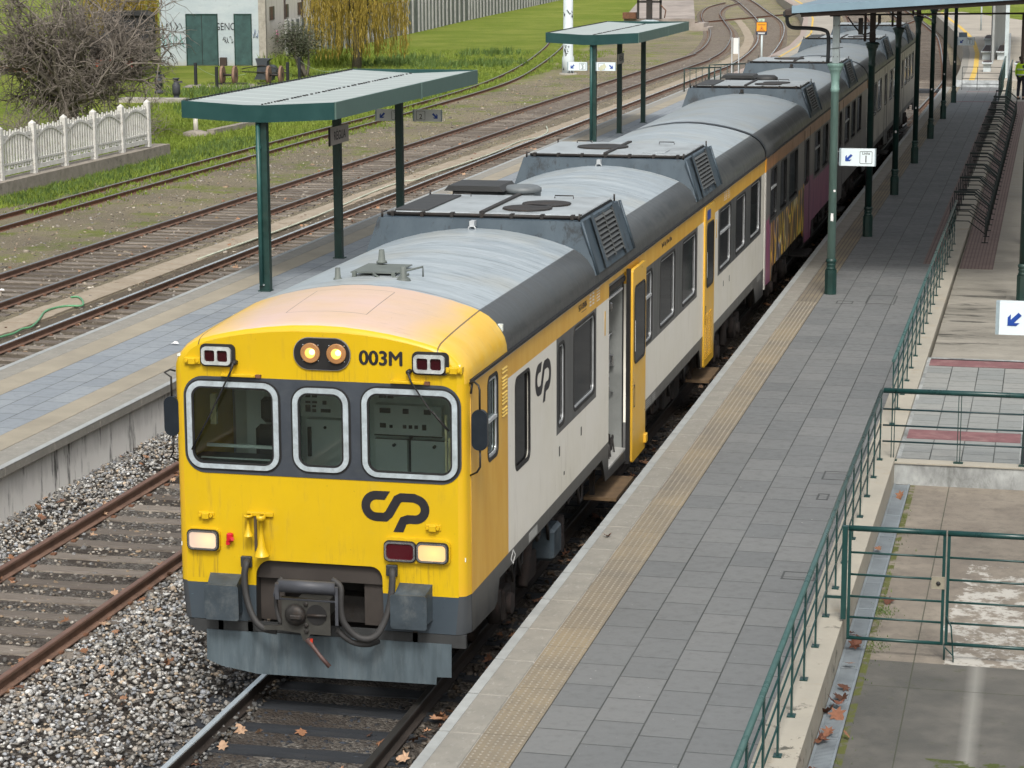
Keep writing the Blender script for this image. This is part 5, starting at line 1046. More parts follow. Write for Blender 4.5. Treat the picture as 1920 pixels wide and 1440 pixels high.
def column(x, y, first):
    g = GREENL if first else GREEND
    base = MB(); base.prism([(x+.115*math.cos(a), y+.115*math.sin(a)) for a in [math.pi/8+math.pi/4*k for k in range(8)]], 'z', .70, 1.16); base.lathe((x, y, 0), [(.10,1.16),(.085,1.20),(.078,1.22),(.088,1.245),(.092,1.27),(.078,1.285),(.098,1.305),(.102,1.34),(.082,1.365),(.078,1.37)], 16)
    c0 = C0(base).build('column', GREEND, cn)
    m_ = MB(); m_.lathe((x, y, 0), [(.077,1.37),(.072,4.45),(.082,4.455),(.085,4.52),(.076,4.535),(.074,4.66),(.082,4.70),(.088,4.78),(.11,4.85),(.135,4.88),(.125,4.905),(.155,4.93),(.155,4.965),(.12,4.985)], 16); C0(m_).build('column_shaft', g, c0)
    m_ = MB(); m_.box(x-.06, x+.06, y-.06, y+.06, 4.98, 5.86); m_.box(x-.066, x+.066, y-.066, y+.066, 5.02, 5.16); C0(m_).build('column_head', WPOST if first else BRW, c0)
    if not first:
        m_ = MB(); m_.tube([(x-.16,y-.05,5.0),(x-.16,y-.05,5.9)], .03, 8); C0(m_).build('rain_pipe', BRW, c0)
    else:
        m_ = MB(); m_.tube([(x-.10,y-.07,5.24),(x+.13,y-.07,5.27)], .008, 4)
        for s_ in (-.04, .04): m_.lathe((x+s_,y-.062,5.66),[(.012,0),(.008,-.01)],8,0,'y'); m_.lathe((x+s_,y-.07,5.10),[(.012,0),(.008,-.01)],8,0,'y')
        C0(m_).build('wire_clip', basic('grey clip', (.2,.22,.22), .5), c0)
    m_ = MB()
    if first: m_.box(x+.02, x+.06, y-.078, y-.074, 2.62, 2.66); m_.box(x-.02,x+.03,y-.080,y-.077,2.08,2.22)
    else: m_.box(x-.02, x+.02, y-.080, y-.076, 2.3, 2.36)
    C0(m_).build('sticker', WHITEP, c0)
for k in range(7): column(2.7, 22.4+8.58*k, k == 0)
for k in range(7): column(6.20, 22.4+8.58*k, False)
# unseen building, added by the forecourt to darken window reflections and the train side
sb = empty('added_station_building', (15, 30, 0), 0, 'long brown-grey station building out of view, added for window reflections and shade', 'building')
q = MB(); q.box(0, 10, -42, 44, -.3, 6.2); q.build('wall', basic('ochre grey render', (.16,.13,.10), .85, 0, .2, .5), sb)
q = MB(); q.prism([(-.9,6.2),(5,9.0),(10.9,6.2)], 'y', -42.5, 44.5); q.build('roof', basic('brown tiles', (.10,.05,.035), .85, 0, .3, 2, .3), sb)
for k in range(18): q = MB(); q.box(-.04, .0, -40+k*4.7, -38.6+k*4.7, .5, 3.0); q.build('door', GREEND, sb)
# ---- hanging line signs
def sign_box(name, label, group, u0, v0, w, h, y, body, content, pole=None, thick=.11):
    r_ = empty(name, (u0, y, v0), 0, label, 'sign', group)
    q = MB(); q.box(0, w, 0, thick, 0, h); q.box(-.035, -.002, .0, thick, .0, h, 1); q.box(w+.002, w+.02, 0, thick, 0, h, 1); q.build('sign_case', [body, basic('sign side', (.30,.38,.42), .4)], r_)
    for kind, a in content:
        if kind == 'arrow':      # arrow pointing down-left (a=(cx,cz,size,dir))
            cx_, cz_, s_, d_ = a; pts = [(-.5,-.5),(.13,-.5),(.36,-.28),(-.05,-.28),(.5,.27),(.27,.5),(-.28,-.05),(-.28,.36),(-.5,.13)]
            pts = [(cx_+d_*px_*s_, cz_+pz_*s_) for px_, pz_ in pts]; plate('arrow', BLUEP, r_, [pts], [], .004, 'y-', -.003)
        elif kind == 'frame':
            x0, x1, z0, z1 = a; plate('number_frame', BLKP, r_, [rr(x0, x1, z0, z1, .022)], [rr(x0+.007, x1-.007, z0+.007, z1-.007, .017)], .004, 'y-', -.003)
        else: text('lettering', a[0], BLKP, r_, a[3], 'y-', -.003, a[1], a[2], .001, .0005, sx=a[4] if len(a) > 4 else 1)
    return r_
WBOX = basic('white sign face', (.70,.80,.84), .35, 0, .04); GBOX = basic('grey sign face', (.68,.71,.70), .5, 0, .06)
LG = 'line direction signs'
s1 = sign_box('line_sign', 'bright white sign with blue arrow and Linha 1, clamped to the nearest column, its green painted as lit', LG, 2.81, 3.07, .62, .32, 22.72, WBOX, [('arrow', (.145,.155,.135,1)), ('frame', (.345,.575,.045,.275)), ('t', ('Linha',.46,.235,.068)), ('t', ('1',.46,.125,.185))])
q = MB(); q.tube([(-.17,-.02,.05),(-.03,-.0,.05)], .005, 5); q.tube([(-.17,-.02,.265),(-.03,0,.265)], .005, 5); q.build('sign_clamp', ALU, s1)
s2 = sign_box('line_sign', 'grey shaded sign with arrow and Linha 1 on the farthest column of the canopy', LG, 2.82, 3.0, .62, .32, 73.5, WBOX, [('arrow', (.145,.155,.135,1)), ('frame', (.345,.575,.045,.275)), ('t', ('Linha',.46,.235,.068)), ('t', ('1',.46,.125,.185))])
MB().box(.02, .34, .14, .3, .30, .50).build('sign_box_behind', basic('grey blue box', (.22,.29,.35), .6), s2)
s3 = sign_box('line_sign', 'largest white sign with a blue arrow, cut by the right picture edge', LG, 6.175, 3.345, .95, .325, 2.95, WBOX, [('arrow', (.15,.16,.135,1)), ('frame', (.55,.80,.04,.28)), ('t', ('Linha',.675,.235,.068)), ('t', ('1',.675,.125,.185))], thick=.14)
MB().tube([(.9,.07,-2.97),(.9,.07,2.2)], .05, 10).build('sign_post', GREEND, s3)
# ================================================================ RAILINGS
def railing(label, x, y0, y1, base, step=1.0, yoff=0, group='green platform railings'):
    r_ = empty('railing', (x, y0, base), 0, label, 'railing', group); L = y1-y0
    y_ = yoff
    while y_ <= L+.01: MB().box(-.008, .008, y_-.032, y_+.032, 0, .87).box(-.035, .035, y_-.045, y_+.045, 0, .012).build('post', GREEN, r_); y_ += step
    MB().cyl((0,-.03,.885), (0,L+.03,.885), .027, n=10).build('handrail', basic_rail, r_)
    for z_ in (.27,.48,.68): MB().cyl((0,0,z_), (0,L,z_), .009, n=6).build('mid_rail', GREEN, r_)
    return r_
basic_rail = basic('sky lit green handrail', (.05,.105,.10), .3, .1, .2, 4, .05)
ra = railing('nearest green railing on the pale ledge, running up from the picture bottom', 4.645, -5.45, 8.62, .712, 1.0, .08)
rb_ = railing('green railing on the ledge beyond the three-bar barrier', 4.645, 10.85, 30.4, .712, 1.06, 0)
g1 = empty('crossbar_gate', (4.66, 8.8, .68), 0, 'green three-bar barrier closing the step by the dusty red tiles', 'barrier', 'green barriers across the forecourt')
MB().cyl((-.0,0,.9), (2.4,0,.9), .034, n=10).build('handrail', GREEN, g1)
for z_ in (.24,.45,.66): MB().cyl((0,0,z_), (2.4,0,z_), .012, n=6).build('mid_rail', basic('almost black green bar', (.006,.03,.035), .4), g1)
for x_ in (.13,.96,1.77): MB().box(x_-.022, x_-.012, -.01, .01, 0, .88).box(x_+.012, x_+.022, -.01, .01, 0, .88).box(x_-.06, x_+.06, -.03, .03, -.01, .01).build('post', GREEND, g1)
g2 = empty('gate', (4.80, 1.5, .42), 0, 'green five-bar double gate with a small lock plate across the lower forecourt', 'gate', 'green barriers across the forecourt')
MB().box(-.0, .05, -.03, .03, .32, 1.25).box(-.17,.0,-.01,.01,.52,.545).build('post', GREEN, g2)
for (a, c_) in ((.06,.985),(1.0,2.1)):
    lf = MB(); lf.cyl((a,0,1.23), (c_,0,1.23), .028, n=10); lf.cyl((a,0,.13), (c_,0,.13), .018, n=8); lf.box(a, a+.028, -.015, .015, .12, 1.22); lf.box(c_-.028, c_, -.015, .015, .12, 1.22); o = lf.build('gate_leaf', GREEN, g2)
    for z_ in (.34,.55,.77,.99): MB().cyl((a,0,z_), (c_,0,z_), .011, n=6).build('gate_bar', GREEN, o)
MB().box(.86, .985, -.03, -.015, .68, .80).build('lock_plate', basic('aged lock plate', (.30,.28,.22), .5, .3), g2); MB().lathe((.925,-.03,.735), [(.022,0),(.018,-.012),(.004,-.014)], 12, 0, 'y').build('keyhole', BLACK, g2)
MB().tube([(1.01,-.03,.42),(1.06,-.05,.32),(1.09,-.06,.0),(1.09,-.06,-.03)], .008, 6).tube([(1.01,-.03,.1),(1.09,-.06,.03)], .007, 5).tube([(1.0,0,.13),(1.0,0,-.03)], .01, 6).build('drop_bolt', GREEN, g2)
# leaning bars straddling the ledge
bar0 = None
BARM = basic('black green steel bar', (.008,.018,.018), .5)
def lean(y, thick):
    r_ = empty('leaning_frame', (4.5, y, .705), 0, None, 'leaning frame', 'dark leaning frames along the platform ledge')
    P = [(0,0,0),(0,0,.80),(.44,0,.80),(.77,0,.50),(.77,0,-.06)]
    MB().tube(P[:2], .012, 5).build('leg', BARM, r_); MB().tube([P[3], P[4]], .014, 5).build('leg', BARM, r_); MB().box(.70,.84,-.03,.03,-.075,-.06).build('foot', BARM, r_)
    if thick: q = MB(); q.box(-.02, .45, -.045, .045, .785, .83); q.add([(.45,-.045,.83),(.45,.045,.83),(.80,.045,.53),(.80,-.045,.53),(.45,-.045,.785),(.45,.045,.785),(.80,.045,.485),(.80,-.045,.485)], [(0,3,2,1),(4,5,6,7),(0,4,7,3),(1,2,6,5)]); q.build('arm_rest', BARM, r_)
    else: MB().tube([(0,0,.62),(.40,0,.62),(.77,0,.34)], .014, 5).build('rail', BARM, r_)
    MB().tube([(0,0,.40),(.40,0,.40),(.77,0,.12)], .012, 5).build('low_rail', BARM, r_)
    return r_
for k in range(36):
    y_ = 30.9+1.085*k; th = (k % 3 == 2); o = lean(y_, th); n_ = k//3
    o['label'] = ('dark frame with a thick flat arm rest straddling the platform ledge' if th else 'thin-railed dark frame standing between frames with thick arm rests')
# ================================================================ ISLAND SHELTERS
b = NB('white ribbed shelter roof'); x, y, z = b.xyz(); rb = b.math('ABSOLUTE', b.math('SUBTRACT', b.math('MODULO', b.math('ADD', y, 50.0), .9), .45)); n = b.noise(3, 6, .7, b.map((.5,3,1)))
c = b.mix(b.step(n, .3, .7), (.40,.465,.455), (.53,.58,.565)); c = b.mix(b.math('MULTIPLY', b.step(rb, .05, .0), .6), c, (.26,.30,.30)); b.bump(b.step(rb, .06, .02), .5, .03); SROOF = b.done(c, .6)
FASD = basic('dark teal fascia', (.008,.050,.050), .4, 0, .12, 2, .03, 10, (.02,.08,.075), .4); FASL = basic('sky lit green fascia', (.105,.175,.155), .5, 0, .10, 2, .03, 10, (.10,.17,.15), .4)  # track fascia in paler green, its sky reflection put into the colour
def shelter(y0, y1, label):
    r_ = empty('platform_shelter', (-7.8, y0, .7), 0, label, 'shelter', 'green platform shelters'); L = y1-y0; e, v, h = 3.57, 3.50, .32; a0, a1 = -1.5, 1.5
    q = MB(); q.add([(a0,0,e),(0,0,v),(a1,0,e),(a0,L,e),(0,L,v),(a1,L,e)], [(0,1,4,3),(1,2,5,4)]); q.add([(a0,0,e-.05),(0,0,v-.05),(a1,0,e-.05),(a0,L,e-.05),(0,L,v-.05),(a1,L,e-.05)], [(3,4,1,0),(4,5,2,1)]); rf = q.build('roof', SROOF, r_, fix=False)
    R_ = random.Random(3); yy = .3
    while yy < L-.2: s_ = R_.uniform(.012,.028); MB().box(-.02-s_, -.02+s_, yy, yy+s_*2, v+.002, v+.025).build('gutter_bolt', BLACK, rf); yy += .18 if R_.random() < .85 else .3
    yy = .1
    while yy < L-.1: MB().box(a0+.03, a0+.05, yy, yy+.1, e+.0, e+.03).build('ridge_clip', BLACK, rf); yy += .19
    f = MB(); f.add([(a0,-.02,e+.02),(-.28,-.02,v+.02),(.12,-.02,v+.02),(a1,-.02,e+.02),(a0,-.02,e+.02-h),(-.28,-.02,v+.02-h),(.12,-.02,v+.02-h),(a1,-.02,e+.02-h),(a0,.02,e+.02),(-.28,.02,v+.02),(.12,.02,v+.02),(a1,.02,e+.02)], [(4,5,1,0),(5,6,2,1),(6,7,3,2),(0,1,9,8),(1,2,10,9),(2,3,11,10)], 0); f.build('front_fascia', FASD, r_)
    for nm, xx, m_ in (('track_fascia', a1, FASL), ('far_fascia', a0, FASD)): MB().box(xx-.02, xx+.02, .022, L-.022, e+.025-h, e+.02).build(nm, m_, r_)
    MB().box(a0, a1, L-.02, L+.02, e+.02-h, e+.02).build('back_fascia', FASD, r_)
    MB().box(a1-.024, a1+.024, L*.55, L*.55+.05, e+.0-h, e+.024).build('fascia_joint', basic('joint strip', (.18,.28,.25), .5), r_)
    for k in range(3):
        yy = .16+k*5.07 if L > 10.9 else .1+k*4.65
        q = MB(); q.box(-.09, .12, yy, yy+.14, 0, v-h+.02) if k == 0 else q.box(-.08, .08, yy, yy+.14, 0, v-.04); p_ = q.build('post', GREEND, r_)
        if k == 0: MB().cyl((-.035,yy-.03,.12), (-.035,yy-.03,v-h), .042, n=10).box(-.08,.02,yy-.05,yy,2.7,2.75).box(-.08,.02,yy-.05,yy,.12,.14,1).build('downpipe', [basic('teal downpipe', (.02,.085,.08), .4), ALU], p_)
        MB().box(-.11, .13, yy-.03, yy+.17, 0, .02).build('base_plate', GREEND, p_)
    return r_
sa = shelter(20.42, 31.2, 'nearer green shelter with a pale butterfly roof on three posts on the island platform')
sc_ = shelter(52.15, 62.4, 'farther green shelter with a pale butterfly roof, seen just above the train roof')
def linha(u, v, y, n, d, w=.63, lab=''):
    fx = .36 if d > 0 else .05
    return sign_box('line_sign', lab, LG, u, v, w, .27, y, GBOX if y < 40 else WBOX, [('arrow', (.14 if d > 0 else w-.14, .13, .13, d)), ('frame', (fx, fx+.21, .03, .24)), ('t', ('Linha', fx+.105, .205, .05) if n == '3' else (' ', fx, .2, .05)), ('t', (n, fx+.105, .105, .16))], thick=.06)
linha(-8.54, 3.14, 30.58, '3', 1, .58, 'grey sign with arrow and Linha 3 on the last post of the nearer shelter')
linha(-7.64, 3.14, 30.58, '2', -1, .63, 'grey sign with number 2 and arrow on the last post of the nearer shelter')
linha(-8.56, 3.09, 52.1, '3', 1, .60, 'white sign with arrow and Linha 3 on the front post of the farther shelter')
q2 = linha(-7.63, 3.09, 52.1, '2', -1, .60, 'white sign with number 2 half covered by a torn flyer, on the farther shelter')
q = MB(); q.box(.06, .30, -.012, -.008, .02, .15); q.v = [(.18+(a-.18)*.8-(d_-.1)*.55, c_, .12+(d_-.1)*.8+(a-.18)*.55) for a, c_, d_ in q.v]; q.build('torn_flyer', basic('cream flyer', (.6,.62,.45), .7), q2)
ns = empty('station_name_sign', (-7.66, 24.35, 3.12), 0, 'small pale board reading RÉGUA on the middle post of the nearer shelter', 'sign', 'station name boards')
MB().box(-.03, 0, 0, 1.25, 0, .36).build('sign_board', basic('pinkish sign board', (.50,.46,.43), .6, 0, .08), ns); text('lettering', 'RÉGUA', BLKP, ns, .25, 'x+', .002, .64, .17, .001, .002)
MB().box(-.034, .004, -.03, 0, -.01, .37).build('sign_edge', BLACK, ns)
ns2 = empty('station_name_sign', (-7.62, 55.8, 3.1), 0, 'tiny grey board on the middle post of the farther shelter', 'sign', 'station name boards')
MB().box(-.03, 0, 0, 1.0, 0, .33).build('sign_board', basic('grey sign board', (.40,.40,.38), .6), ns2); text('lettering', 'RÉGUA', BLKP, ns2, .22, 'x+', .002, .5, .16, .001, .002)
# warning board, small gates and post on the island
wb = empty('warning_board', (-8.2, 99, .7), 0, 'orange warning board with a triangle on a pale post between the far tracks', 'sign')
MB().cyl((0,0,0), (0,0,1.7), .05, n=8).build('post', WPOST, wb); MB().box(-.30, .27, -.05, -.01, 1.62, 2.28).build('board_back', basic('black blue panel', (.02,.03,.06), .5), wb)
MB().box(-.27, .24, -.06, -.052, 1.80, 2.25).build('orange_panel', basic('orange panel', (.80,.33,.012), .5, 0, .05), wb)
plate('triangle_mark', basic('red mark paint', (.5,.12,.05), .5), wb, [[(-.13,1.88),(.10,1.88),(-.015,2.08)]], [[(-.085,1.905),(.055,1.905),(-.015,2.03)]], .004, 'y-', -.063)
MB().box(-.04,.01,-.064,-.061,1.93,1.98).build('symbol', BLKP, wb); MB().box(-.22,.2,-.064,-.061,2.14,2.16).box(-.2,.18,-.064,-.061,2.10,2.115).box(-.2,.18,-.064,-.0612,1.83,1.85).build('small_print', RUST, wb)
MB().box(-.2,.16,-.064,-.052,1.66,1.70).box(-.22,.18,-.064,-.052,1.72,1.74).build('small_print', WHITEP, wb)
MB().box(-.18, .13, -.05, -.02, 2.30, 2.44).build('number_plate', basic('pale green plate', (.45,.6,.48), .5), wb); text('lettering', '(a', BLKP, wb, .12, 'y-', -.052, -.02, 2.37)
for i, (x_, y_, L_) in enumerate(((-9.0,78.6,1.15),(-8.35,81.6,1.2))):
    r_ = empty('low_railing', (x_, y_, .7), 0, ('dark green railing panel on the island platform, left of the grey vent cowls' if i == 0 else 'dark green railing panel on the island platform, right and just behind the other one'), 'railing', 'short railings on the island platform')
    MB().tube([(0,0,0),(0,0,1.0),(.25,0,1.0),(.25+L_,1.2,1.0)], .03, 6).build('frame', GREEND, r_)
    for k in range(6): MB().tube([(.25+L_*k/5,1.2*k/5,.1),(.25+L_*k/5,1.2*k/5,.97)], .016, 5).build('baluster', GREEND, r_)
nb = empty('notice_board', (-8.0, 86.5, .7), 0, 'small white and grey notice board on two thin posts on the island platform', 'sign')
MB().box(-.05,0,-.02,.02,0,2.0).box(.27,.32,-.02,.02,0,2.0).build('post', ALU, nb); MB().box(.04,.27,-.03,.0,1.25,1.98).build('board', WHITEP, nb)
# ================================================================ FAR RIGHT
fg = empty('crossbar_gate', (2.7, 82.0, .7), 0, 'thin dark four-bar barrier across the far end of the right platform', 'barrier', 'green barriers across the forecourt')
for z_ in (.98,.72,.48,.24): MB().cyl((0,0,z_), (1.75,0,z_), .012, n=5).build('mid_rail', BARM, fg)
for x_ in (0,.65,1.75): MB().cyl((x_,0,0), (x_,0,.98), .014, n=5).build('post', BARM, fg)
fr = empty('railing', (4.45, 74.5, .7), 0, 'short dark green railing with decorative curls at the far end of the ledge', 'railing', 'green platform railings')
MB().tube([(0,0,.9),(0,9,1.25),(0,22,1.25)], .035, 6).build('handrail', basic_rail, fr)
for k in range(22): MB().box(-.01, .01, k-.03, k+.03, 0, .9+min(k/9,1)*.33).build('post', GREEND, fr)
fr2 = empty('railing', (4.9, 66, .7), 0, 'dark green sloping railing panel behind the leaning frames, next to the white pole', 'railing', 'green platform railings')
MB().tube([(0,0,.8),(0,7,1.4),(0,12,1.5)], .035, 6).build('handrail', basic_rail, fr2)
for k in range(24): MB().box(-.01, .01, k*.5-.03, k*.5+.03, 0, .8+min(k*.5/7,1)*.6).build('post', GREEND, fr2)
wp = empty('white_pole', (4.45, 86, .99), 0, 'white square pole beside the waiting wall at the far end of the right platform', 'pole')
MB().box(-.07, .10, -.08, .08, 0, 3.3).build('pole_body', WPOST, wp); MB().box(.11, .20, -.06, .04, 0, 2.0).build('pole_brace', basic('grey pole', (.25,.28,.3), .5), wp)
lp = empty('lamp_post', (1.62, 140, .99), 0, 'thin pale lamp post with a dark flat head on the far apron', 'lamp post')
MB().cyl((0,0,0), (0,0,3.3), .06, .045, 8).build('post', WPOST, lp); MB().box(-.28, .28, -.12, .12, 3.3, 3.48).build('lamp_head', BLACK, lp)
ww = empty('waiting_wall', (3.55, 100, .99), 0, 'tall grey slab shelter wall with pinned panels between the benches', 'shelter')
MB().box(-.10, .0, 0, 26, 0, 4.2).build('wall_panel', basic('grey panel wall', (.30,.32,.32), .7, 0, .25, 1.2, .1, 10, (.16,.17,.17), .5), ww)
for k in range(7): MB().box(-.16, -.10, k*4.2, k*4.2+.12, 0, 4.2).build('wall_post', basic('dark wall post', (.05,.055,.06), .6), ww)
MB().box(-1.6, 1.6, -.8, 27, 4.2, 4.32).build('roof', SH, ww)
SLATS = basic('brown bench slats', (.06,.04,.04), .6, 0, .3, 6, .3, stretch=(.5,4,1)); BWH = basic('white concrete bench', (.5,.56,.58), .7, 0, .15)
def bench(x, y, L, label, w=.55):
    r_ = empty('bench', (x, y, .99), 0, label, 'bench', 'white benches by the waiting wall')
    MB().box(0, w, 0, L, .36, .44, 0, .02).build('bench_slab', BWH, r_)
    for yy in (.15, L-.35): MB().box(.08, w-.08, yy, yy+.2, 0, .36).build('bench_leg', BWH, r_)
    MB().box(.06, w-.04, .05, L-.05, .441, .47).build('seat_slats', SLATS, r_)
bench(2.86, 101.5, 6.5, 'white bench with dark slats left of the waiting wall, the nearer long one'); bench(2.5, 117, 4.5, 'pale bench farthest away on the left of the waiting wall'); bench(3.62, 101.5, 6.5, 'white bench with brown slats on the right side of the waiting wall')
bench(3.25, 90.5, 1.2, 'short white bench in front of the white pole, left one', .5); bench(4.75, 90.2, 1.3, 'short white bench in front of the waiting wall, right of the white pole', .6)
# ---- person in high-visibility clothing at the right picture edge
def person(loc, rz):
    r_ = empty('person', loc, rz, 'person in yellow high-visibility jacket and dark trousers standing at the right picture edge', 'person')
    def skin(name, verts, edges, radii, mat, root=0, sub=2):
        me = bpy.data.meshes.new(name); me.from_pydata(verts, edges, []); o = link(bpy.data.objects.new(name, me), r_)
        md = o.modifiers.new('s', 'SKIN'); md.use_smooth_shade = True; l = me.skin_vertices[0].data
        for i, rr_ in enumerate(radii): l[i].radius = rr_ if isinstance(rr_, tuple) else (rr_, rr_); l[i].use_root = (i == root)
        o.modifiers.new('u', 'SUBSURF').levels = sub; o.modifiers['u'].render_levels = sub; me.materials.append(mat)
        bpy.context.view_layer.update(); m2 = bpy.data.meshes.new_from_object(o.evaluated_get(bpy.context.evaluated_depsgraph_get())); o.modifiers.clear(); o.data = m2; bpy.data.meshes.remove(me); return o
    SK = basic('skin', (.42,.25,.17), .5); HV = basic('fluorescent yellow cloth', (.55,.85,.02), .6); TR = basic('dark work trousers', (.015,.018,.03), .8); HR = basic('dark hair', (.03,.02,.015), .7)
    V = [(0,0,.98),(0,0,1.12),(0,0,1.32),(0,0,1.47),(0,0,1.56),(0,.02,1.63),(0,.02,1.72),(-.19,0,1.42),(-.26,-.02,1.14),(-.25,-.14,.92),(-.25,-.18,.85),(.19,0,1.42),(.27,0,1.13),(.26,-.08,.90),(.26,-.10,.82),(-.10,0,.93),(-.11,-.02,.50),(-.11,.02,.09),(.10,0,.93),(.12,.02,.50),(.12,.05,.09),(-.11,-.12,.05),(.13,-.06,.05)]
    E_ = [(0,1),(1,2),(2,3),(3,4),(4,5),(5,6),(3,7),(7,8),(8,9),(9,10),(3,11),(11,12),(12,13),(13,14),(0,15),(15,16),(16,17),(0,18),(18,19),(19,20),(17,21),(20,22)]
    skin('body', V, E_, [(.15,.11),(.14,.10),(.17,.11),(.10,.08),.055,(.07,.085),(.075,.09),.055,.042,.033,.03,.055,.042,.033,.03,.085,.058,.042,.085,.058,.042,.035,.035], SK)
    for s_ in (-1, 1):
        hx, hy, hz = (-.25,-.19,.84) if s_ < 0 else (.26,-.11,.81)
        for k in range(4): skin('finger', [(hx,hy,hz),(hx+(k-1.5)*.013,hy-.02,hz-.055),(hx+(k-1.5)*.014,hy-.03,hz-.10+abs(k-1.6)*.008),(hx+(k-1.5)*.013,hy-.02,hz-.125+abs(k-1.6)*.012)], [(0,1),(1,2),(2,3)], [.012,.010,.009,.007], SK, 0, 1)
        skin('thumb', [(hx,hy,hz),(hx-s_*.03,hy-.02,hz-.04),(hx-s_*.035,hy-.035,hz-.075)], [(0,1),(1,2)], [.013,.011,.009], SK, 0, 1)
    skin('jacket', [(0,0,.80),(0,0,1.0),(0,0,1.30),(0,0,1.50),(-.19,0,1.43),(-.265,-.02,1.14),(-.255,-.13,.95),(.19,0,1.43),(.275,0,1.13),(.265,-.07,.93)], [(0,1),(1,2),(2,3),(3,4),(4,5),(5,6),(3,7),(7,8),(8,9)], [(.20,.15),(.185,.14),(.20,.14),(.10,.09),.075,.062,.052,.075,.062,.052], HV, 2)
    skin('trousers', [(0,0,.95),(-.10,0,.90),(-.11,-.02,.50),(-.11,.02,.12),(.10,0,.90),(.12,.02,.50),(.12,.05,.12)], [(0,1),(1,2),(2,3),(0,4),(4,5),(5,6)], [(.15,.12),.10,.078,.066,.10,.078,.066], TR)
    skin('hair', [(0,.03,1.70),(0,.05,1.77),(0,.09,1.68)], [(0,1),(0,2)], [(.08,.09),(.06,.07),.05], HR, 0, 2)
    for s_ in (-1, 1): MB().lathe((s_*.028,-.075,1.68), [(.009,.01),(.009,0),(.002,-.003)], 8, 0, 'y').build('eye', BLACK, r_)
    MB().cyl((0,-.07,1.665), (0,-.1,1.645), .008, .013, 8).build('nose', SK, r_); MB().box(-.02,.02,-.078,-.07,1.60,1.608).build('mouth', basic('lips', (.3,.1,.08), .5), r_)
    for z_ in (1.0, 1.22): MB().lathe((0,0,z_), [(.207,0),(.208,.05)], 20).build('reflective_band', ALU, r_)
    for s_ in (-.11,.13): MB().box(s_-.045, s_+.045, -.17 if s_ < 0 else -.13, .07, 0, .09, 0, .03).build('boot', BLACK, r_)
person((5.30, 77.2, .622), 2.6)
# ================================================================ LEFT BACKGROUND
# white precast fence
fw = empty('white_fence', (-23.6, 42.1, .28), 0, 'white weathered precast concrete fence with arched panels on a low wall under the bare tree', 'fence')
b = NB('peeling white concrete'); n1 = b.noise(3, 7, .7); n2 = b.noise(12, 6, .75, b.map((1,1,.5))); c = b.mix(b.step(n1, .35, .65), (.50,.50,.48), (.66,.66,.63)); c = b.mix(b.math('MULTIPLY', b.step(n2, .54, .66), .75), c, (.28,.24,.17)); WF = b.done(c, .8, 0, .25)
pitch = 2.28; NP = 5
for k in range(-2, NP+1):
    y_ = k*pitch; MB().box(-.09, .09, y_-.09, y_+.09, -.0, 1.52).add([(-.09,y_-.09,1.52),(.09,y_-.09,1.52),(.09,y_+.09,1.52),(-.09,y_+.09,1.52),(0,y_,1.62)], [(0,1,4),(1,2,4),(2,3,4),(3,0,4)]).build('fence_post', WF, fw)
    if k == NP: continue
    mb = MB(); a, c_ = y_+.1, y_+pitch-.1; n = 11
    mb.box(-.035, .035, a, c_, .12, .26); mb.box(-.03, .03, a, c_, .40, .46)
    for i in range(n):
        yy = a+(c_-a)*(i+.5)/n; h = 1.40+.05*(i % 2); mb.box(-.022, .022, yy-.035, yy+.035, .26 if i % 3 else .30, h)
    arc = [(a+(c_-a)*t, .98+.30*math.sin(math.pi*t)) for t in [j/10 for j in range(11)]]
    mb.prism(arc+[(u, v+.07) for u, v in arc[::-1]], 'x', -.034, .034)
    mb.box(-.03, .03, a, a+.45, 1.18, 1.30); mb.box(-.03, .03, c_-.45, c_, 1.18, 1.30); mb.box(-.03,.03,a+.8,c_-.8,1.30,1.36)
    mb.build('fence_panel', WF, fw)
b = NB('mossy kerb wall'); n1 = b.noise(2.5, 7, .7); c = b.mix(b.step(n1, .3, .7), (.20,.18,.15), (.33,.30,.26)); c = b.mix(b.math('MULTIPLY', b.step(b.noise(6, 7, .75), .55, .66), .7), c, (.08,.08,.06)); KW = b.done(c, .9, 0, .2)
kw = tag(MB().box(-23.95, -23.25, 34, 52.5, -.3, .28).box(-24.0,-23.4,52.6,55.0,-.3,.25).build('low_wall', KW), 'low grey concrete wall carrying the white fence', 'wall')
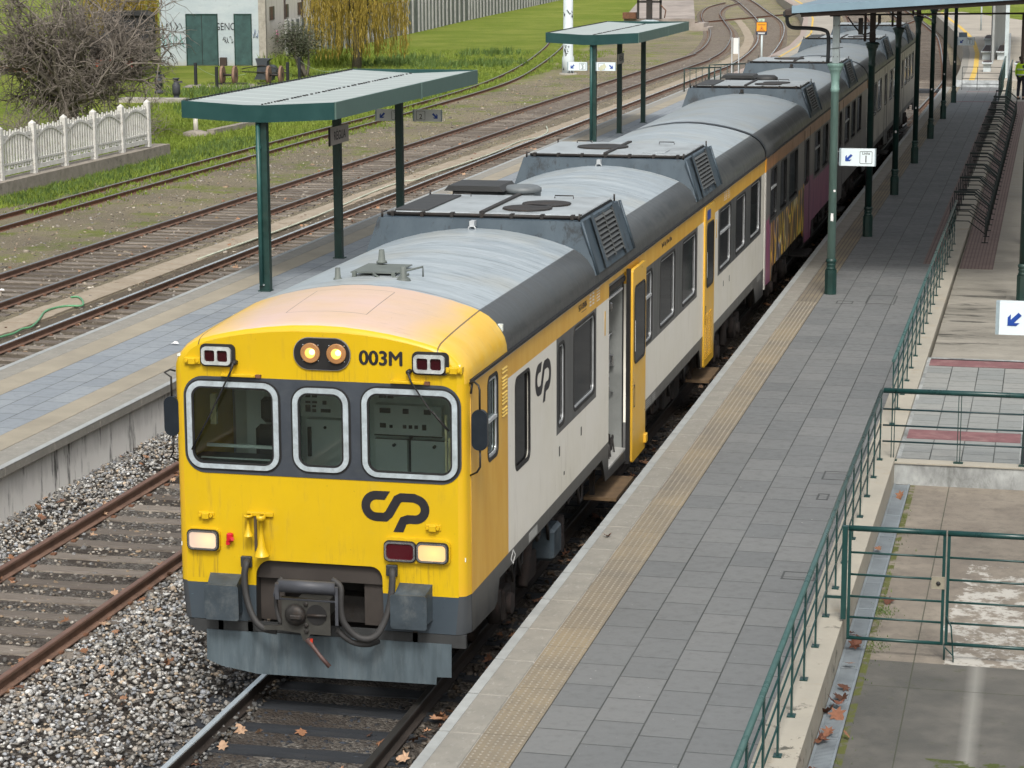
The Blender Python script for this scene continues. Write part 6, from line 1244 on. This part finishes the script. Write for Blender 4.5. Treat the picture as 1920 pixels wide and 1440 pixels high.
# trees ------------------------------------------------------------
def branch_tree(label, name, loc, seed, trunk_h, trunk_r, n_main, L0, spread, levels, mats, upbias=.5, droop=0, rmin=.006, kids=(5,8), len_dec=(.45,.75), first=.35, sprouts=0):
    r_ = empty(name, loc, 0, label, 'tree'); R_ = random.Random(seed); tb = MB(); cb = MB()
    def wiggle(p, d, L, r0, r1, n, mb, amp=.12, sides=5, up=0.0):
        pts = [p.copy()]; rs = [r0]; d = d.copy()
        for i in range(n):
            d = (d+Vector((R_.gauss(0,amp),R_.gauss(0,amp),R_.gauss(0,amp)+up))).normalized(); p = p+d*(L/n); pts.append(p.copy()); rs.append(r0+(r1-r0)*(i+1)/n)
        mb.tube(pts, rs, sides, 0); return pts, d
    top, d0 = wiggle(Vector((0,0,-.1)), Vector((.12,-.05,1)), trunk_h+.1, trunk_r*1.25, trunk_r*.9, 6, tb, .08, 10)
    def grow(p, d, L, r, lev):
        n = 5 if lev < 2 else 4; sides = 6 if lev == 0 else (4 if lev == 1 else 3)
        pts, dd = wiggle(p, d, L, r, max(r*.35, rmin*.6), n, tb if lev == 0 else cb, .16+.05*lev, sides, upbias*.12-droop*.1*lev)
        if lev >= levels: return
        for k in range(R_.randint(*kids)):
            t = first+(1-first)*R_.random(); i = min(int(t*n), n-1); q = pts[i].lerp(pts[i+1], t*n-i); base = (pts[i+1]-pts[i]).normalized()
            a = Vector((R_.gauss(0,1),R_.gauss(0,1),R_.gauss(0,.8)+upbias*.3)).normalized(); nd = (base*.55+a*.85).normalized()
            grow(q, nd, L*R_.uniform(*len_dec), max(r*.5, rmin), lev+1)
    for k in range(n_main):
        a = 2*math.pi*k/n_main+R_.uniform(-.5,.5); z_ = R_.uniform(.45, 1.0); i = int(z_*6); q = top[min(i,6)]
        sp_ = spread*R_.uniform(.5,1.2); d = Vector((math.cos(a)*sp_, math.sin(a)*sp_, R_.uniform(.2,1.1))).normalized(); grow(q, d, L0*R_.uniform(.7,1.15), trunk_r*.36, 0)
    for k in range(sprouts):
        q = top[R_.randint(4,6)]; a = R_.uniform(0,6.28); e = R_.uniform(.05,.75); wiggle(q, Vector((math.cos(a)*e, math.sin(a)*e, 1)).normalized(), R_.uniform(2.2,4.6), .035, .006, 7, cb, .10, 4, .03)
    for k in range(sprouts*2):
        q = top[R_.randint(2,6)]; a = R_.uniform(0,6.28); p = q+Vector((math.cos(a), math.sin(a), .3))*R_.uniform(.3,1.6); wiggle(p, Vector((math.cos(a)*.5, math.sin(a)*.5, -.7)).normalized(), R_.uniform(1.0,2.2), .02, .005, 7, cb, .25, 3)
    tb.build('trunk', mats[0], r_, fix=False); cb.build('crown', mats[1], r_, fix=False); return r_, top
BARK = basic('grey bark', (.13,.115,.095), .9, 0, .35, 8, .6, 40, (.05,.045,.035), .5); TWIG = basic('grey brown twigs', (.20,.175,.15), .9, 0, .4, 3, .1, 10)
branch_tree('large leafless tree with a dense tangle of grey twigs behind the white fence', 'bare_tree', (-29.6, 60.5, -.17), 11, 2.4, .32, 17, 3.3, 1.15, 3, (BARK, TWIG), .55, .35, .009, (5,8), (.45,.72), .15, 70)
branch_tree('low leafless scrub of thin grey twigs along the back of the white fence', 'bare_shrub', (-26.4, 50.5, -.17), 12, .5, .10, 9, 1.4, 1.6, 2, (BARK, TWIG), .4, .2, .008, (6,9), (.5,.8), .1)
branch_tree('leafless scrub at the far end of the white fence, arching over it', 'bare_shrub', (-25.1, 56.0, -.17), 13, .4, .08, 8, 1.3, 1.5, 2, (BARK, TWIG), .5, .2, .008, (5,8), (.5,.8), .1)
def leaves(pts, n, size, mat, parent, seed, name='crown', asp=.5, hang=False):
    R_ = np.random.RandomState(seed); N = len(pts); P = np.array(pts)
    a = R_.rand(N)*6.283; u = np.stack([np.cos(a), np.sin(a), R_.randn(N)*.5],1); u /= np.linalg.norm(u,axis=1)[:,None]
    w = np.stack([R_.randn(N), R_.randn(N), R_.randn(N)],1); w -= (w*u).sum(1)[:,None]*u; w /= np.linalg.norm(w,axis=1)[:,None]
    if hang: u = np.stack([R_.randn(N)*.15, R_.randn(N)*.15, -np.ones(N)],1)
    s_ = size*(.6+.8*R_.rand(N))[:,None]
    V = np.stack([P-w*s_*asp*.5, P+u*s_*.6-w*s_*asp*.1, P+u*s_, P+w*s_*asp*.5+u*s_*.4],1).reshape(-1,3); F = [(4*i,4*i+1,4*i+2,4*i+3) for i in range(N)]
    me = bpy.data.meshes.new(name); me.from_pydata(V.tolist(), [], F); me.materials.append(mat); me.update(); return link(bpy.data.objects.new(name, me), parent)
def leafmat(name, c1, c2, c3):
    b = NB(name); n = b.noise(2.0, 5, .7); n2 = b.noise(14, 3); c = b.mix(b.step(n, .35, .65), c1, c2); c = b.mix(b.step(n2, .5, .7), c, c3); return b.done(c, .7, 0, .3)
# olive tree
R_ = random.Random(21); ol = empty('olive_tree', (-33.4, 100, -.17), 0, 'small grey-green olive tree with several stems in front of the warehouse side wall', 'tree')
tb = MB(); tips = []
for k in range(7):
    a = R_.uniform(0,6.28); p = Vector((R_.uniform(-.25,.25),R_.uniform(-.2,.2),0)); d = Vector((math.cos(a)*.35,math.sin(a)*.35,1)).normalized(); pts = [p]; 
    for i in range(7): d = (d+Vector((R_.gauss(0,.12),R_.gauss(0,.12),.05))).normalized(); p = p+d*.34; pts.append(p)
    tb.tube(pts, [.09,.08,.07,.06,.05,.035,.025,.015], 6)
    for j in range(10):
        q = pts[R_.randint(4,7)]; d2 = Vector((R_.gauss(0,1),R_.gauss(0,1),R_.uniform(-.2,.8))).normalized(); L_ = R_.uniform(.5,1.1); tb.tube([q, q+d2*L_*.5+Vector((0,0,.04)), q+d2*L_], [.02,.012,.006], 3); tips += [q+d2*L_*t for t in (.35,.6,.85,1.0)]
tb.build('trunk', BARK, ol, fix=False)
pts = []
for t in tips:
    for _ in range(16): pts.append((t.x+R_.gauss(0,.17), t.y+R_.gauss(0,.17), t.z+R_.gauss(0,.15)))
leaves(pts, 0, .17, leafmat('olive leaves', (.075,.085,.05), (.045,.055,.03), (.17,.18,.13)), ol, 3, 'crown', .35)
# weeping willows
WL_ = leafmat('yellow willow shoots', (.30,.22,.035), (.22,.17,.03), (.42,.33,.07))
def willow(loc, H, Rr, n, seed, label, zmin=.8):
    R_ = random.Random(seed); r_ = empty('weeping_willow', loc, 0, label, 'tree', 'weeping willows'); tb = MB(); cb = MB(); lp_ = []
    tb.tube([(0,0,-.1),(.1,0,H*.25),(-.1,.1,H*.5),(.15,0,H*.75),(.1,.1,H)], [.32,.25,.2,.14,.06], 8)
    for k in range(n):
        a = R_.uniform(0,6.28); rr_ = Rr*math.sqrt(R_.random()); z0 = H*R_.uniform(.55,1.0); x_, y_ = math.cos(a)*rr_, math.sin(a)*rr_
        if k % 6 == 0: tb.tube([(0,0,z0*.7),(x_*.5,y_*.5,z0*.95),(x_,y_,z0)], [.07,.04,.015], 4)
        z1 = max(zmin, z0-R_.uniform(1.5,H*.75)); p = Vector((x_,y_,z0)); pts = [p]
        for i in range(5): p = Vector((p.x+R_.gauss(0,.07)+x_*.02, p.y+R_.gauss(0,.07)+y_*.02, z0+(z1-z0)*(i+1)/5)); pts.append(p)
        cb.tube(pts, .016, 3)
        for _ in range(26): t = R_.random()*5; i = min(int(t),4); q = pts[i].lerp(pts[i+1], t-i); lp_.append((q.x+R_.gauss(0,.05), q.y+R_.gauss(0,.05), q.z))
    tb.build('trunk', BARK, r_, fix=False); c_ = cb.build('crown', WL_, r_, fix=False); leaves(lp_, 0, .26, WL_, c_, seed, 'hanging_leaves', .25, True)
willow((-33.2, 109, -.17), 6.8, 2.9, 420, 5, 'yellow weeping willow to the right of the olive tree, by the grey panel fence')
willow((-45.6, 103.5, -.17), 6.6, 2.2, 330, 6, 'yellow weeping willow at the left corner of the warehouse, half behind the bare tree', 1.6)
# warehouse
wh = empty('warehouse', (-39.4, 110.7, -.17), math.radians(8), 'white rendered warehouse with two dark green doors and graffiti on its end wall', 'building')
b = NB('patchy white render'); x, y, z = b.xyz(); n1 = b.noise(.8, 7, .7, b.map((.6,1,1.6))); n2 = b.noise(4, 7, .75)
c = b.mix(b.step(n1, .35, .65), (.36,.43,.47), (.45,.51,.54)); c = b.mix(b.math('MULTIPLY', b.step(n2, .56, .70), .5), c, (.27,.29,.32)); c = b.mix(b.math('MULTIPLY', b.ramp(b.math('ADD', z, b.math('MULTIPLY', n2, 1.2)), (.6, 1.0), (1.3, 0.0)), .55), c, (.34,.32,.27)); RW = b.done(c, .85)
b = NB('cream side render'); x, y, z = b.xyz(); n2 = b.noise(2, 7, .75, b.map((1,1,.3))); c = b.mix(b.step(n2, .4, .75), (.80,.76,.68), (.60,.56,.48)); RC = b.done(c, .85)
MB().box(-6.4, -.35, 0, 8, 0, 7).build('wall', RW, wh); MB().box(-.3, 0, .3, 36, 0, 7).box(-6.4,-.3,8.01,36,0,7).build('side_wall', RC, wh); MB().box(-.38, .05, -.06, .3, 0, 7).build('corner_pillar', CONC, wh)
for k in range(1, 6): MB().box(-.02, .10, k*6, k*6+.14, 0, 6.5).build('downpipe', basic('brown downpipe', (.06,.045,.04), .7), wh)
DG = basic('weathered green door', (.035,.085,.085), .6, 0, .3, 2, .1, 8, (.012,.035,.04), .8)
for (a, c_) in ((-4.75,-2.92),(-1.82,-.86)):
    d_ = MB(); d_.box(a, c_, -.05, .0, .05, 3.0); o = d_.build('door', DG, wh)
    MB().box(a-.06, a, -.07, 0, 0, 3.06).box(c_, c_+.06, -.07, 0, 0, 3.06).box(a-.06, c_+.06, -.07, 0, 3.001, 3.08).build('door_frame', GREEND, o)
    if c_-a > 1.5: MB().box((a+c_)/2-.015, (a+c_)/2+.015, -.06, -.05, .05, 3.0).build('door_split', BLACK, o)
for k in range(5): o = MB().box(0, .03, 1.4+k*4.6, 2.9+k*4.6, 2.65, 3.45).build('window', basic('dusty window', (.09,.08,.065), .4), wh); MB().box(.03,.05,2.1+k*4.6,2.15+k*4.6,2.65,3.45).box(.03,.05,1.75+k*4.6,1.79+k*4.6,2.65,3.45).build('window_bar', RUST, o)
def scrawl(parent, x0, z0, w, h, seed, mat, n=4, face='y'):
    R_ = random.Random(seed); mb = MB()
    for k in range(n):
        cx_ = x0+w*(k+.5)/n; pts = [(cx_+R_.uniform(-.5,.5)*w/n, z0+h*R_.random()) for _ in range(5)]
        P3 = [(u, -.012, v) for u, v in pts] if face == 'y' else [(.012, u, v) for u, v in pts]; mb.tube(P3, .018, 3)
    return mb.build('graffiti', mat, parent)
text('graffiti', 'GENO', BLKP, wh, .62, 'y-', -.01, -2.4, 2.3, .004, 0, sx=.75); scrawl(wh, -2.6, 1.3, .95, .45, 5, BLKP, 7); scrawl(wh, -.75, 1.6, .4, .6, 7, basic('blue scrawl', (.15,.2,.35), .6), 5); scrawl(wh, -6.3, 2.0, 1.3, .6, 8, BLKP, 5); scrawl(wh, -6.3, 1.0, 1.4, 1.0, 9, basic('teal scrawl', (.15,.5,.42), .6), 4); scrawl(wh, 3.2, 1.2, .8, .8, 10, basic('pink scrawl', (.75,.25,.45), .6), 4, 'x')
MB().box(-2.75, -2.35, -.3, -.02, 0, .5).build('wall_box', basic('rusty brown box', (.05,.035,.03), .8), wh)
# panel fence
pf = empty('panel_fence', (-40.5, 125, -.17), 0, 'tall grey concrete panel fence with pale posts running into the distance', 'fence')
PP = [(-38.6,112),(-42.8,146),(-44.0,161),(-46.7,188),(-51,237),(-54,270)]; P_ = smooth_path(PP, 2.0); PG = basic('grey fence panel', (.14,.155,.15), .85, 0, .35, 1.5, .2, 10, (.06,.07,.07), .6); PO = basic('pale fence post', (.34,.35,.34), .8, 0, .2)
full = []; 
for i in range(len(P_)-1):
    L = (P_[i+1]-P_[i]).length; n = max(1, round(L/2.0)); full += [P_[i].lerp(P_[i+1], k/n) for k in range(n)]
for i in range(min(len(full)-1, 78)):
    a, c_ = full[i], full[i+1]; d = (c_-a).normalized(); r = Vector((d.y,-d.x)); q = MB(); o_ = Vector((-40.5,125)); A = a-o_; B = c_-o_; hh = 2.6
    vs = [A-r*.04, B-r*.04, B+r*.04, A+r*.04]; q.add([(v.x,v.y,0) for v in vs]+[(v.x,v.y,hh) for v in vs], [(0,1,5,4),(1,2,6,5),(2,3,7,6),(3,0,4,7),(4,5,6,7)]); q.build('fence_panel', PG, pf)
    A2 = A+r*.09; MB().box(A2.x-.09, A2.x+.09, A2.y-.09, A2.y+.09, 0, 2.7).build('fence_post', PO, pf)
# white mast
ms = empty('light_mast', (-19.7, 105, -.17), 0, 'thick white concrete light mast with scrawls near its foot', 'mast')
MB().lathe((0,0,0), [(.34,0),(.34,.9),(.28,1.05),(.25,9)], 18).build('mast_shaft', basic('white mast paint', (.55,.62,.65), .6, 0, .12, 2, .05, 10, (.35,.38,.38), .4), ms); MB().lathe((0,0,0), [(.5,-.1),(.5,.08)], 16).build('mast_foot', CONC, ms)
q = MB(); R_ = random.Random(2)
for k in range(26):
    a = R_.uniform(-2.4,-.6); z_ = R_.choice([R_.uniform(1.1,2.0), R_.uniform(.1,.3), R_.uniform(3.2,3.5)]); rr_ = .345 if z_ < .9 else .285; P = [(rr_*math.cos(a+t), rr_*math.sin(a+t), z_+R_.uniform(-.12,.12)) for t in (0,.1,.2,.3)]; q.tube(P, .018, 3)
q.build('graffiti', BLKP, ms)
# loading deck and hand crane
ld_ = tag(MB().prism([(-27.9,166),(-22.0,166),(-30.8,222),(-36.6,222)], 'z', -.3, .80).box(-22.0,-20.9,166,169,-.3,.1).box(-22.0,-21.3,166,169,.1,.45).build('loading_dock', basic('old dock stone', (.33,.29,.26), .85, 0, .35, .6, .4, 4, (.12,.10,.09), .6, stretch=(1,.4,1))), 'old stone loading dock with dark sides at the top of the picture', 'loading dock')
cr = empty('hand_crane', (-25.6, 165, -.1), 0, 'old hand crane with a round graffitied foot in front of the loading dock', 'crane')
MB().lathe((0,0,0), [(.9,0),(1.0,.35),(.8,.75),(.3,.85)], 18).build('crane_foot', basic('pale blue foot', (.38,.45,.48), .6, 0, .2), cr); MB().box(-.22,.22,-.2,.2,.8,3.2).box(-1.0,-.85,-.15,.15,.9,4.2).box(.85,1.0,-.15,.15,.9,4.2).box(-1,1,-.15,.15,2.2,2.35).build('crane_frame', DARKM, cr)
MB().lathe((0,0,2.9), [(.1,-.75),(.5,-.7),(.5,.7),(.1,.75)], 16, 0, 'x').build('winch_drum', RUST, cr); MB().tube([(1.0,-.2,2.0),(1.4,-.25,1.6),(1.3,-.3,1.0)], .05, 5).box(-2.3,-1.2,.5,1.3,.9,1.4).build('crane_handle', RUST, cr)
q = MB(); R_ = random.Random(9)
for k in range(5): q.tube([(-.6+k*.25,-1.0,.5+R_.uniform(-.15,.15)),(-.5+k*.25,-1.02,.4+R_.uniform(-.15,.15)),(-.42+k*.25,-1.0,.55)], .03, 3)
q.build('graffiti', BLKP, cr)
# wheel sets on display
def wheel_display(x, y, seed):
    r_ = empty('display_wheelset', (x, y, -.17), math.radians(6), None, 'wheelset', 'old wheels displayed on the grass')
    for s_ in (-.33, .33):
        q = MB(); q.lathe((s_, 0, .50), [(.08,-.07),(.36,-.05),(.44,-.08),(.46,.0),(.42,.07),(.3,.05),(.08,.07)], 24, 0, 'x'); w = q.build('wheel', DARKM, r_)
        MB().lathe((s_, 0, .50), [(.47,-.06),(.48,.0),(.47,.06),(.43,.065)], 24, 0, 'x').build('tyre', basic('rusty cream tyre', (.22,.14,.095), .7, 0, .3), w)
    MB().box(-1.0, 1.0, -.25, .12, -.02, .10, 0, .01).build('wooden_skid', basic('black skid', (.02,.018,.018), .8), r_)
    MB().cyl((-.4,0,.5), (.4,0,.5), .06, n=8).build('axle', DARKM, r_); return r_
w1 = wheel_display(-35.3, 93.2, 1); w1['label'] = 'left pair of rusty flanged wheels on a black skid in the grass'; w2 = wheel_display(-32.9, 93.6, 2); w2['label'] = 'right pair of rusty flanged wheels on a black skid in the grass'
pm = empty('point_machine', (-34.2, 95.5, -.17), 0, 'dark grey point machine casting between the two displayed wheel pairs', 'machine', 'old wheels displayed on the grass')
MB().prism([(-.45,.15),(.55,.12),(.60,.35),(.25,.45),(.30,1.1),(.5,1.25),(-.35,1.25),(-.25,.9),(-.30,.4)], 'y', -.25, .2).cyl((.45,-.3,.6),(.45,.2,.6),.33,n=14).build('casting', basic('grey iron casting', (.05,.06,.07), .6, .2, .3), pm); MB().tube([(-1.1,-.3,.55),(1.4,-.3,.52)], .03, 5).tube([(-1.1,-.3,.7),(0,-.3,.9),(1.4,-.3,.65)], .025, 5).build('pull_rod', DARKM, pm)
poly_sheet('gravel_patch', [(-36.9,90.6),(-35.2,89.8),(-32.6,90.6),(-31.6,92.6),(-32.6,94.2),(-35.8,94.4),(-37.3,92.6)], basic('gravel bed', (.27,.24,.22), .9, 0, .4, 6, .6, 30, (.12,.13,.08), .6), -.165)
for i, (x_, y_, L_) in enumerate(((-36.9,92.6,'black square post farthest left in the grass, with a cord'),(-34.5,89.3,'black square post in front of the left wheel pair'),(-33.2,98.5,'black square post behind the point machine'),(-32.3,93.9,'black square post right of the wheel pairs, above the shelter roof'))):
    r_ = empty('short_post', (x_, y_, -.17), 0, L_, 'post', 'short black posts round the displayed wheels'); MB().box(-.07,.07,-.07,.07,0,1.15,0,.01).build('post_body', basic('black wood post', (.012,.014,.018), .7), r_)
    if i in (0, 2): MB().tube(smp([(0,0,1.0),(.6,.5,.55),(1.3,1.0,.35),(2.2,1.6,.5)], 4), .012, 3).build('cord', basic('pale green cord', (.3,.4,.25), .7), r_)
for (x_, y_, lab) in ((-33.4,81.0,'small dark signal lantern on the grass beside the stone slab'),(-36.3,86.0,'small dark signal lantern near the locomotive buffer')):
    r_ = empty('signal_lantern', (x_, y_, -.17), 0, lab, 'lantern', 'old signal lanterns on the grass'); MB().lathe((0,0,0), [(.22,0),(.22,.1),(.14,.14),(.14,.3),(.19,.34),(.19,.75),(.12,.85),(.10,1.0),(.16,1.02),(.16,1.08)], 12).box(.1,.3,-.05,.05,.85,.95).build('lantern_body', basic('dark lantern iron', (.05,.055,.065), .6, .2, .3), r_)
tag(MB().box(-35.8,-32.6,79.7,80.6,-.3,.02).build('stone_slab', CONC), 'long dark stone slab beneath the signal lantern', 'slab')
bl = empty('white_bollard', (-25.6, 63.2, -.17), 0, 'short white post on a round stone footing in front of the shelter roof', 'bollard'); MB().cyl((0,0,0),(0,0,.95),.10,.085,12).build('post', basic('cream post', (.60,.58,.52), .7, 0, .1), bl); MB().lathe((0,0,0), [(.55,-.1),(.5,.12),(.2,.2)], 12).build('footing', KW, bl)
tag(MB().prism([(-25.3,63.6),(-25.0,63.6),(-24.6,80),(-24.9,80)], 'z', -.25, .02).build('stone_kerb', KW), 'crumbling stone kerb half hidden in the grass beyond the narrow track', 'kerb')
mh = tag(MB().lathe((-24.9,92,-.17), [(.42,0),(.42,.35),(.38,.42)], 14).build('concrete_drum', CONC), 'low round concrete drum peeping over the nearer shelter roof', 'drum')
# old steam locomotive behind the bare tree
lo = empty('steam_locomotive', (-43.4, 98, -.17), math.radians(12), 'black old steam locomotive with a red buffer beam, mostly hidden behind the bare tree', 'locomotive')
IR = basic('matt black iron', (.018,.019,.021), .6, .1, .3)
q = MB(); q.lathe((0,0,1.9), [(.1,-2.6),(.72,-2.6),(.74,-1.6),(.70,2.2),(.1,2.2)], 22, 0, 'y'); q.cyl((0,-2.0,2.5),(0,-2.0,3.5),.16,.2,12); q.cyl((0,-.4,2.5),(0,-.4,2.95),.24,n=12); q.build('boiler', IR, lo)
q = MB(); q.box(-1.25,-1.2,2.2,4.4,1.2,3.3); q.box(1.2,1.25,2.2,4.4,1.2,3.3); q.box(-1.2,1.2,2.2,2.25,1.2,3.3); q.prism([(-1.35,3.3),(1.35,3.3),(.8,3.52),(-.8,3.52)], 'y', 2.0, 4.7); q.build('cab', IR, lo)
MB().box(-1.3,1.3,-3.0,4.6,.85,1.15).box(-1.3,-.85,-1.8,2.0,1.15,2.1,0,.05).box(.85,1.3,-1.8,2.0,1.15,2.1,0,.05).build('frame', IR, lo); MB().box(-1.3,1.3,-3.15,-3.0,.75,1.15).build('buffer_beam', basic('red buffer beam', (.45,.06,.03), .6), lo)
for s_ in (-.8,.8): MB().lathe((s_,-3.15,.95), [(.07,0),(.07,-.35),(.2,-.36),(.2,-.42)], 14, 0, 'y').build('buffer', IR, lo)
for yy in (-1.8,-.4,1.0,2.6):
    for s_ in (-.62,.62): MB().lathe((s_,yy,.5), [(.1,-.06),(.48,-.05),(.5,.05),(.1,.06)], 20, 0, 'x').build('wheel', IR, lo)
# grass tufts and weeds
R_ = np.random.RandomState(12)
def tufts(name, cx_, cy_, hts, mat, seed, k=5, wd=.03):
    R_ = np.random.RandomState(seed); N = len(cx_); V = np.zeros((N,k,3,3)); a = R_.rand(N,k)*6.283; l = R_.rand(N,k)*.6; h = hts[:,None]*(.5+.8*R_.rand(N,k)); ox = R_.randn(N,k)*.07; oy = R_.randn(N,k)*.07
    bx = cx_[:,None]+ox; by = cy_[:,None]+oy; w = wd*(.6+R_.rand(N,k)); V[:,:,0] = np.stack([bx-w*np.cos(a), by-w*np.sin(a), np.full_like(bx,-.19)],2); V[:,:,1] = np.stack([bx+w*np.cos(a), by+w*np.sin(a), np.full_like(bx,-.19)],2)
    V[:,:,2] = np.stack([bx+np.sin(a)*l*h*1.2, by+np.cos(a)*l*h*1.2, -.19+h],2); V = V.reshape(-1,3); me = bpy.data.meshes.new(name); me.from_pydata(V.tolist(), [], [(3*i,3*i+1,3*i+2) for i in range(N*k)]); me.materials.append(mat); me.update(); o = link(bpy.data.objects.new(name, me)); o['kind'] = 'stuff'; return o
GR1 = leafmat('fresh grass blades', (.13,.19,.025), (.19,.25,.035), (.09,.13,.02)); GR2 = leafmat('dark weeds', (.06,.115,.025), (.10,.16,.035), (.15,.19,.06))
N = 15000; yy = 36+95*R_.rand(N)**1.25; xx = -21.3-22*R_.rand(N)*(.25+.75*(yy-36)/95)-.06*np.maximum(52-yy,0); tufts('grass', xx, yy, np.full(N,.16), GR1, 3, 5, .022)
N = 3000; yy = R_.uniform(40, 62, N); xx = -22.7+R_.randn(N)*.5; tufts('weeds', xx, yy, .06+.16*R_.rand(N)**2, GR2, 4, 6, .02)
N = 1800; yy = R_.uniform(38, 80, N); xx = -20.6+R_.randn(N)*.5; tufts('weeds', xx, yy, np.full(N,.10), GR1, 5, 5, .022)
N = 1500; cl = R_.randint(0,14,N); cxs = R_.uniform(-34,-24,14); cys = R_.uniform(78,128,14); tufts('weeds', cxs[cl]+R_.randn(N)*1.1, cys[cl]+R_.randn(N)*1.6, .25+.2*R_.rand(N), GR2, 6, 6, .04)
N = 700; tufts('weeds', -38.9+R_.randn(N)*.5+R_.rand(N)*3, 110.2+R_.randn(N)*.5+8*R_.rand(N), .5+.35*R_.rand(N), GR1, 7, 6, .05)
N = 110; tufts('weeds', np.concatenate([np.full(40,5.07)+R_.randn(40)*.012, 5.11+R_.randn(70)*.03]), np.concatenate([R_.uniform(-3,8,40), R_.choice([2.95,1.75,3.05], 70)+R_.randn(70)*.08]), np.full(N,.035), GR2, 8, 5, .006).location.z = .56
# fallen plane leaves
LF = [(0,-.5),(.12,-.22),(.42,-.28),(.30,-.05),(.55,.16),(.26,.18),(.22,.42),(0,.60),(-.22,.42),(-.26,.18),(-.55,.16),(-.30,-.05),(-.42,-.28),(-.12,-.22)]
def fallen(name, P, size, seed, cols=((.36,.20,.12),(.22,.11,.06),(.45,.30,.20),(.14,.07,.045)), tilt=.35):
    R_ = random.Random(seed); V = []; F = []; C4 = []
    for (x_, y_, z_) in P:
        s_ = size*R_.uniform(.6,1.2); M_ = Matrix.Rotation(R_.uniform(0,6.28),3,'Z') @ Matrix.Rotation(R_.gauss(0,tilt),3,'X') @ Matrix.Rotation(R_.gauss(0,tilt),3,'Y'); c_ = R_.choice(cols); k = R_.uniform(.7,1.25); b0 = len(V); cu = R_.uniform(-.5,.9)
        V.append(tuple(M_ @ Vector((0,0,-.04*s_))+Vector((x_,y_,z_))))
        for (u, v) in LF: p = M_ @ Vector((u*s_*R_.uniform(.85,1.1), v*s_, cu*s_*(u*u*1.6+.2*v*v)))+Vector((x_,y_,z_)); V.append(tuple(p))
        n = len(LF); F += [(b0, b0+1+i, b0+1+(i+1) % n) for i in range(n)]; C4 += [(c_[0]*k, c_[1]*k, c_[2]*k, 1)]*(n+1)
    me = bpy.data.meshes.new(name); me.from_pydata(V, [], F); ca_ = me.color_attributes.new('Col', 'FLOAT_COLOR', 'POINT'); ca_.data.foreach_set('color', [q for c_ in C4 for q in c_]); me.materials.append(LEAFM); me.update(); o = link(bpy.data.objects.new(name, me)); o['kind'] = 'stuff'; return o
b = NB('dry leaf'); at = b.n('ShaderNodeAttribute'); at.attribute_name = 'Col'; LEAFM = b.done(b.mix(b.step(b.noise(30, 3), .4, .7), at.outputs['Color'], b.mix(.35, at.outputs['Color'], (.08,.05,.03))), .75, 0, .25)
R_ = random.Random(31); P = []
for _ in range(340): y_ = -4+62*R_.random()**1.7; P.append((R_.uniform(1.02,1.76), y_, -.13+R_.uniform(0,.04)))
for _ in range(34): P.append((R_.choice([-.66+R_.gauss(0,.08), .62+R_.gauss(0,.09), R_.uniform(-.8,.8)]), R_.uniform(-4.0,-.3), -.135))
fallen('fallen_leaves', P, .125, 3)
P = [(R_.choice([-5.0,-3.28,-3.65,-5.35])+R_.gauss(0,.1), R_.uniform(-3,13), -.10) for _ in range(110)]+[(R_.uniform(-6.8,-5.3), R_.uniform(0,13), hgt(np.array([-6.0]))[0]+.05) for _ in range(60)]+[(R_.uniform(-3,-1.1), R_.uniform(-4,5), -.04) for _ in range(28)]
fallen('fallen_leaves', P, .11, 4)
P = [(4.92+R_.gauss(0,.07), y_, .43+.02*R_.random()) for y_ in [R_.uniform(-2.8,-1.9) for _ in range(46)]+[R_.uniform(-2,2.2) for _ in range(16)]+[5.3,7.9]]+[(5.1+R_.gauss(0,.05), R_.uniform(-2.9,-2.2), .43) for _ in range(18)]+[(1.98,4.15,.72),(5.14,3.35,.41)]
fallen('fallen_leaves', P, .15, 5, ((.15,.06,.04),(.20,.09,.055),(.30,.15,.09),(.10,.045,.03)), .5)
P = [(R_.choice([-10.5,-11.6,-13.0,-14.6,-16.4])+R_.gauss(0,.25), R_.uniform(18,70), -.15) for _ in range(200)]; fallen('fallen_leaves', P, .12, 6)
# litter
for (x_, y_, z_, s_, lab) in ((1.38,-2.66,-.10,.11,'scrap of white paper lying right of the nearest rail by the platform edge'),(-7.3,14.7,.715,.13,'scrap of white paper on the bluish slabs of the island platform'),(-4.35,1.4,-.12,.07,'small white cup lid between the rails of the empty rusty track'),(-15.2,24.6,-.13,.14,'white scrap between the rails of the winding track at the left edge')):
    q = MB(); q.add([(x_-s_*.6,y_,z_),(x_-.1*s_,y_-s_*.35,z_+.02),(x_+s_*.6,y_-.1*s_,z_+.01),(x_+.2*s_,y_+s_*.4,z_+.035),(x_,y_+.03*s_,z_+.05)], [(0,1,4),(1,2,4),(2,3,4),(3,0,4)]); tag(q.build('paper_scrap', WHITEP, fix=False), lab, 'litter', 'scraps of litter')
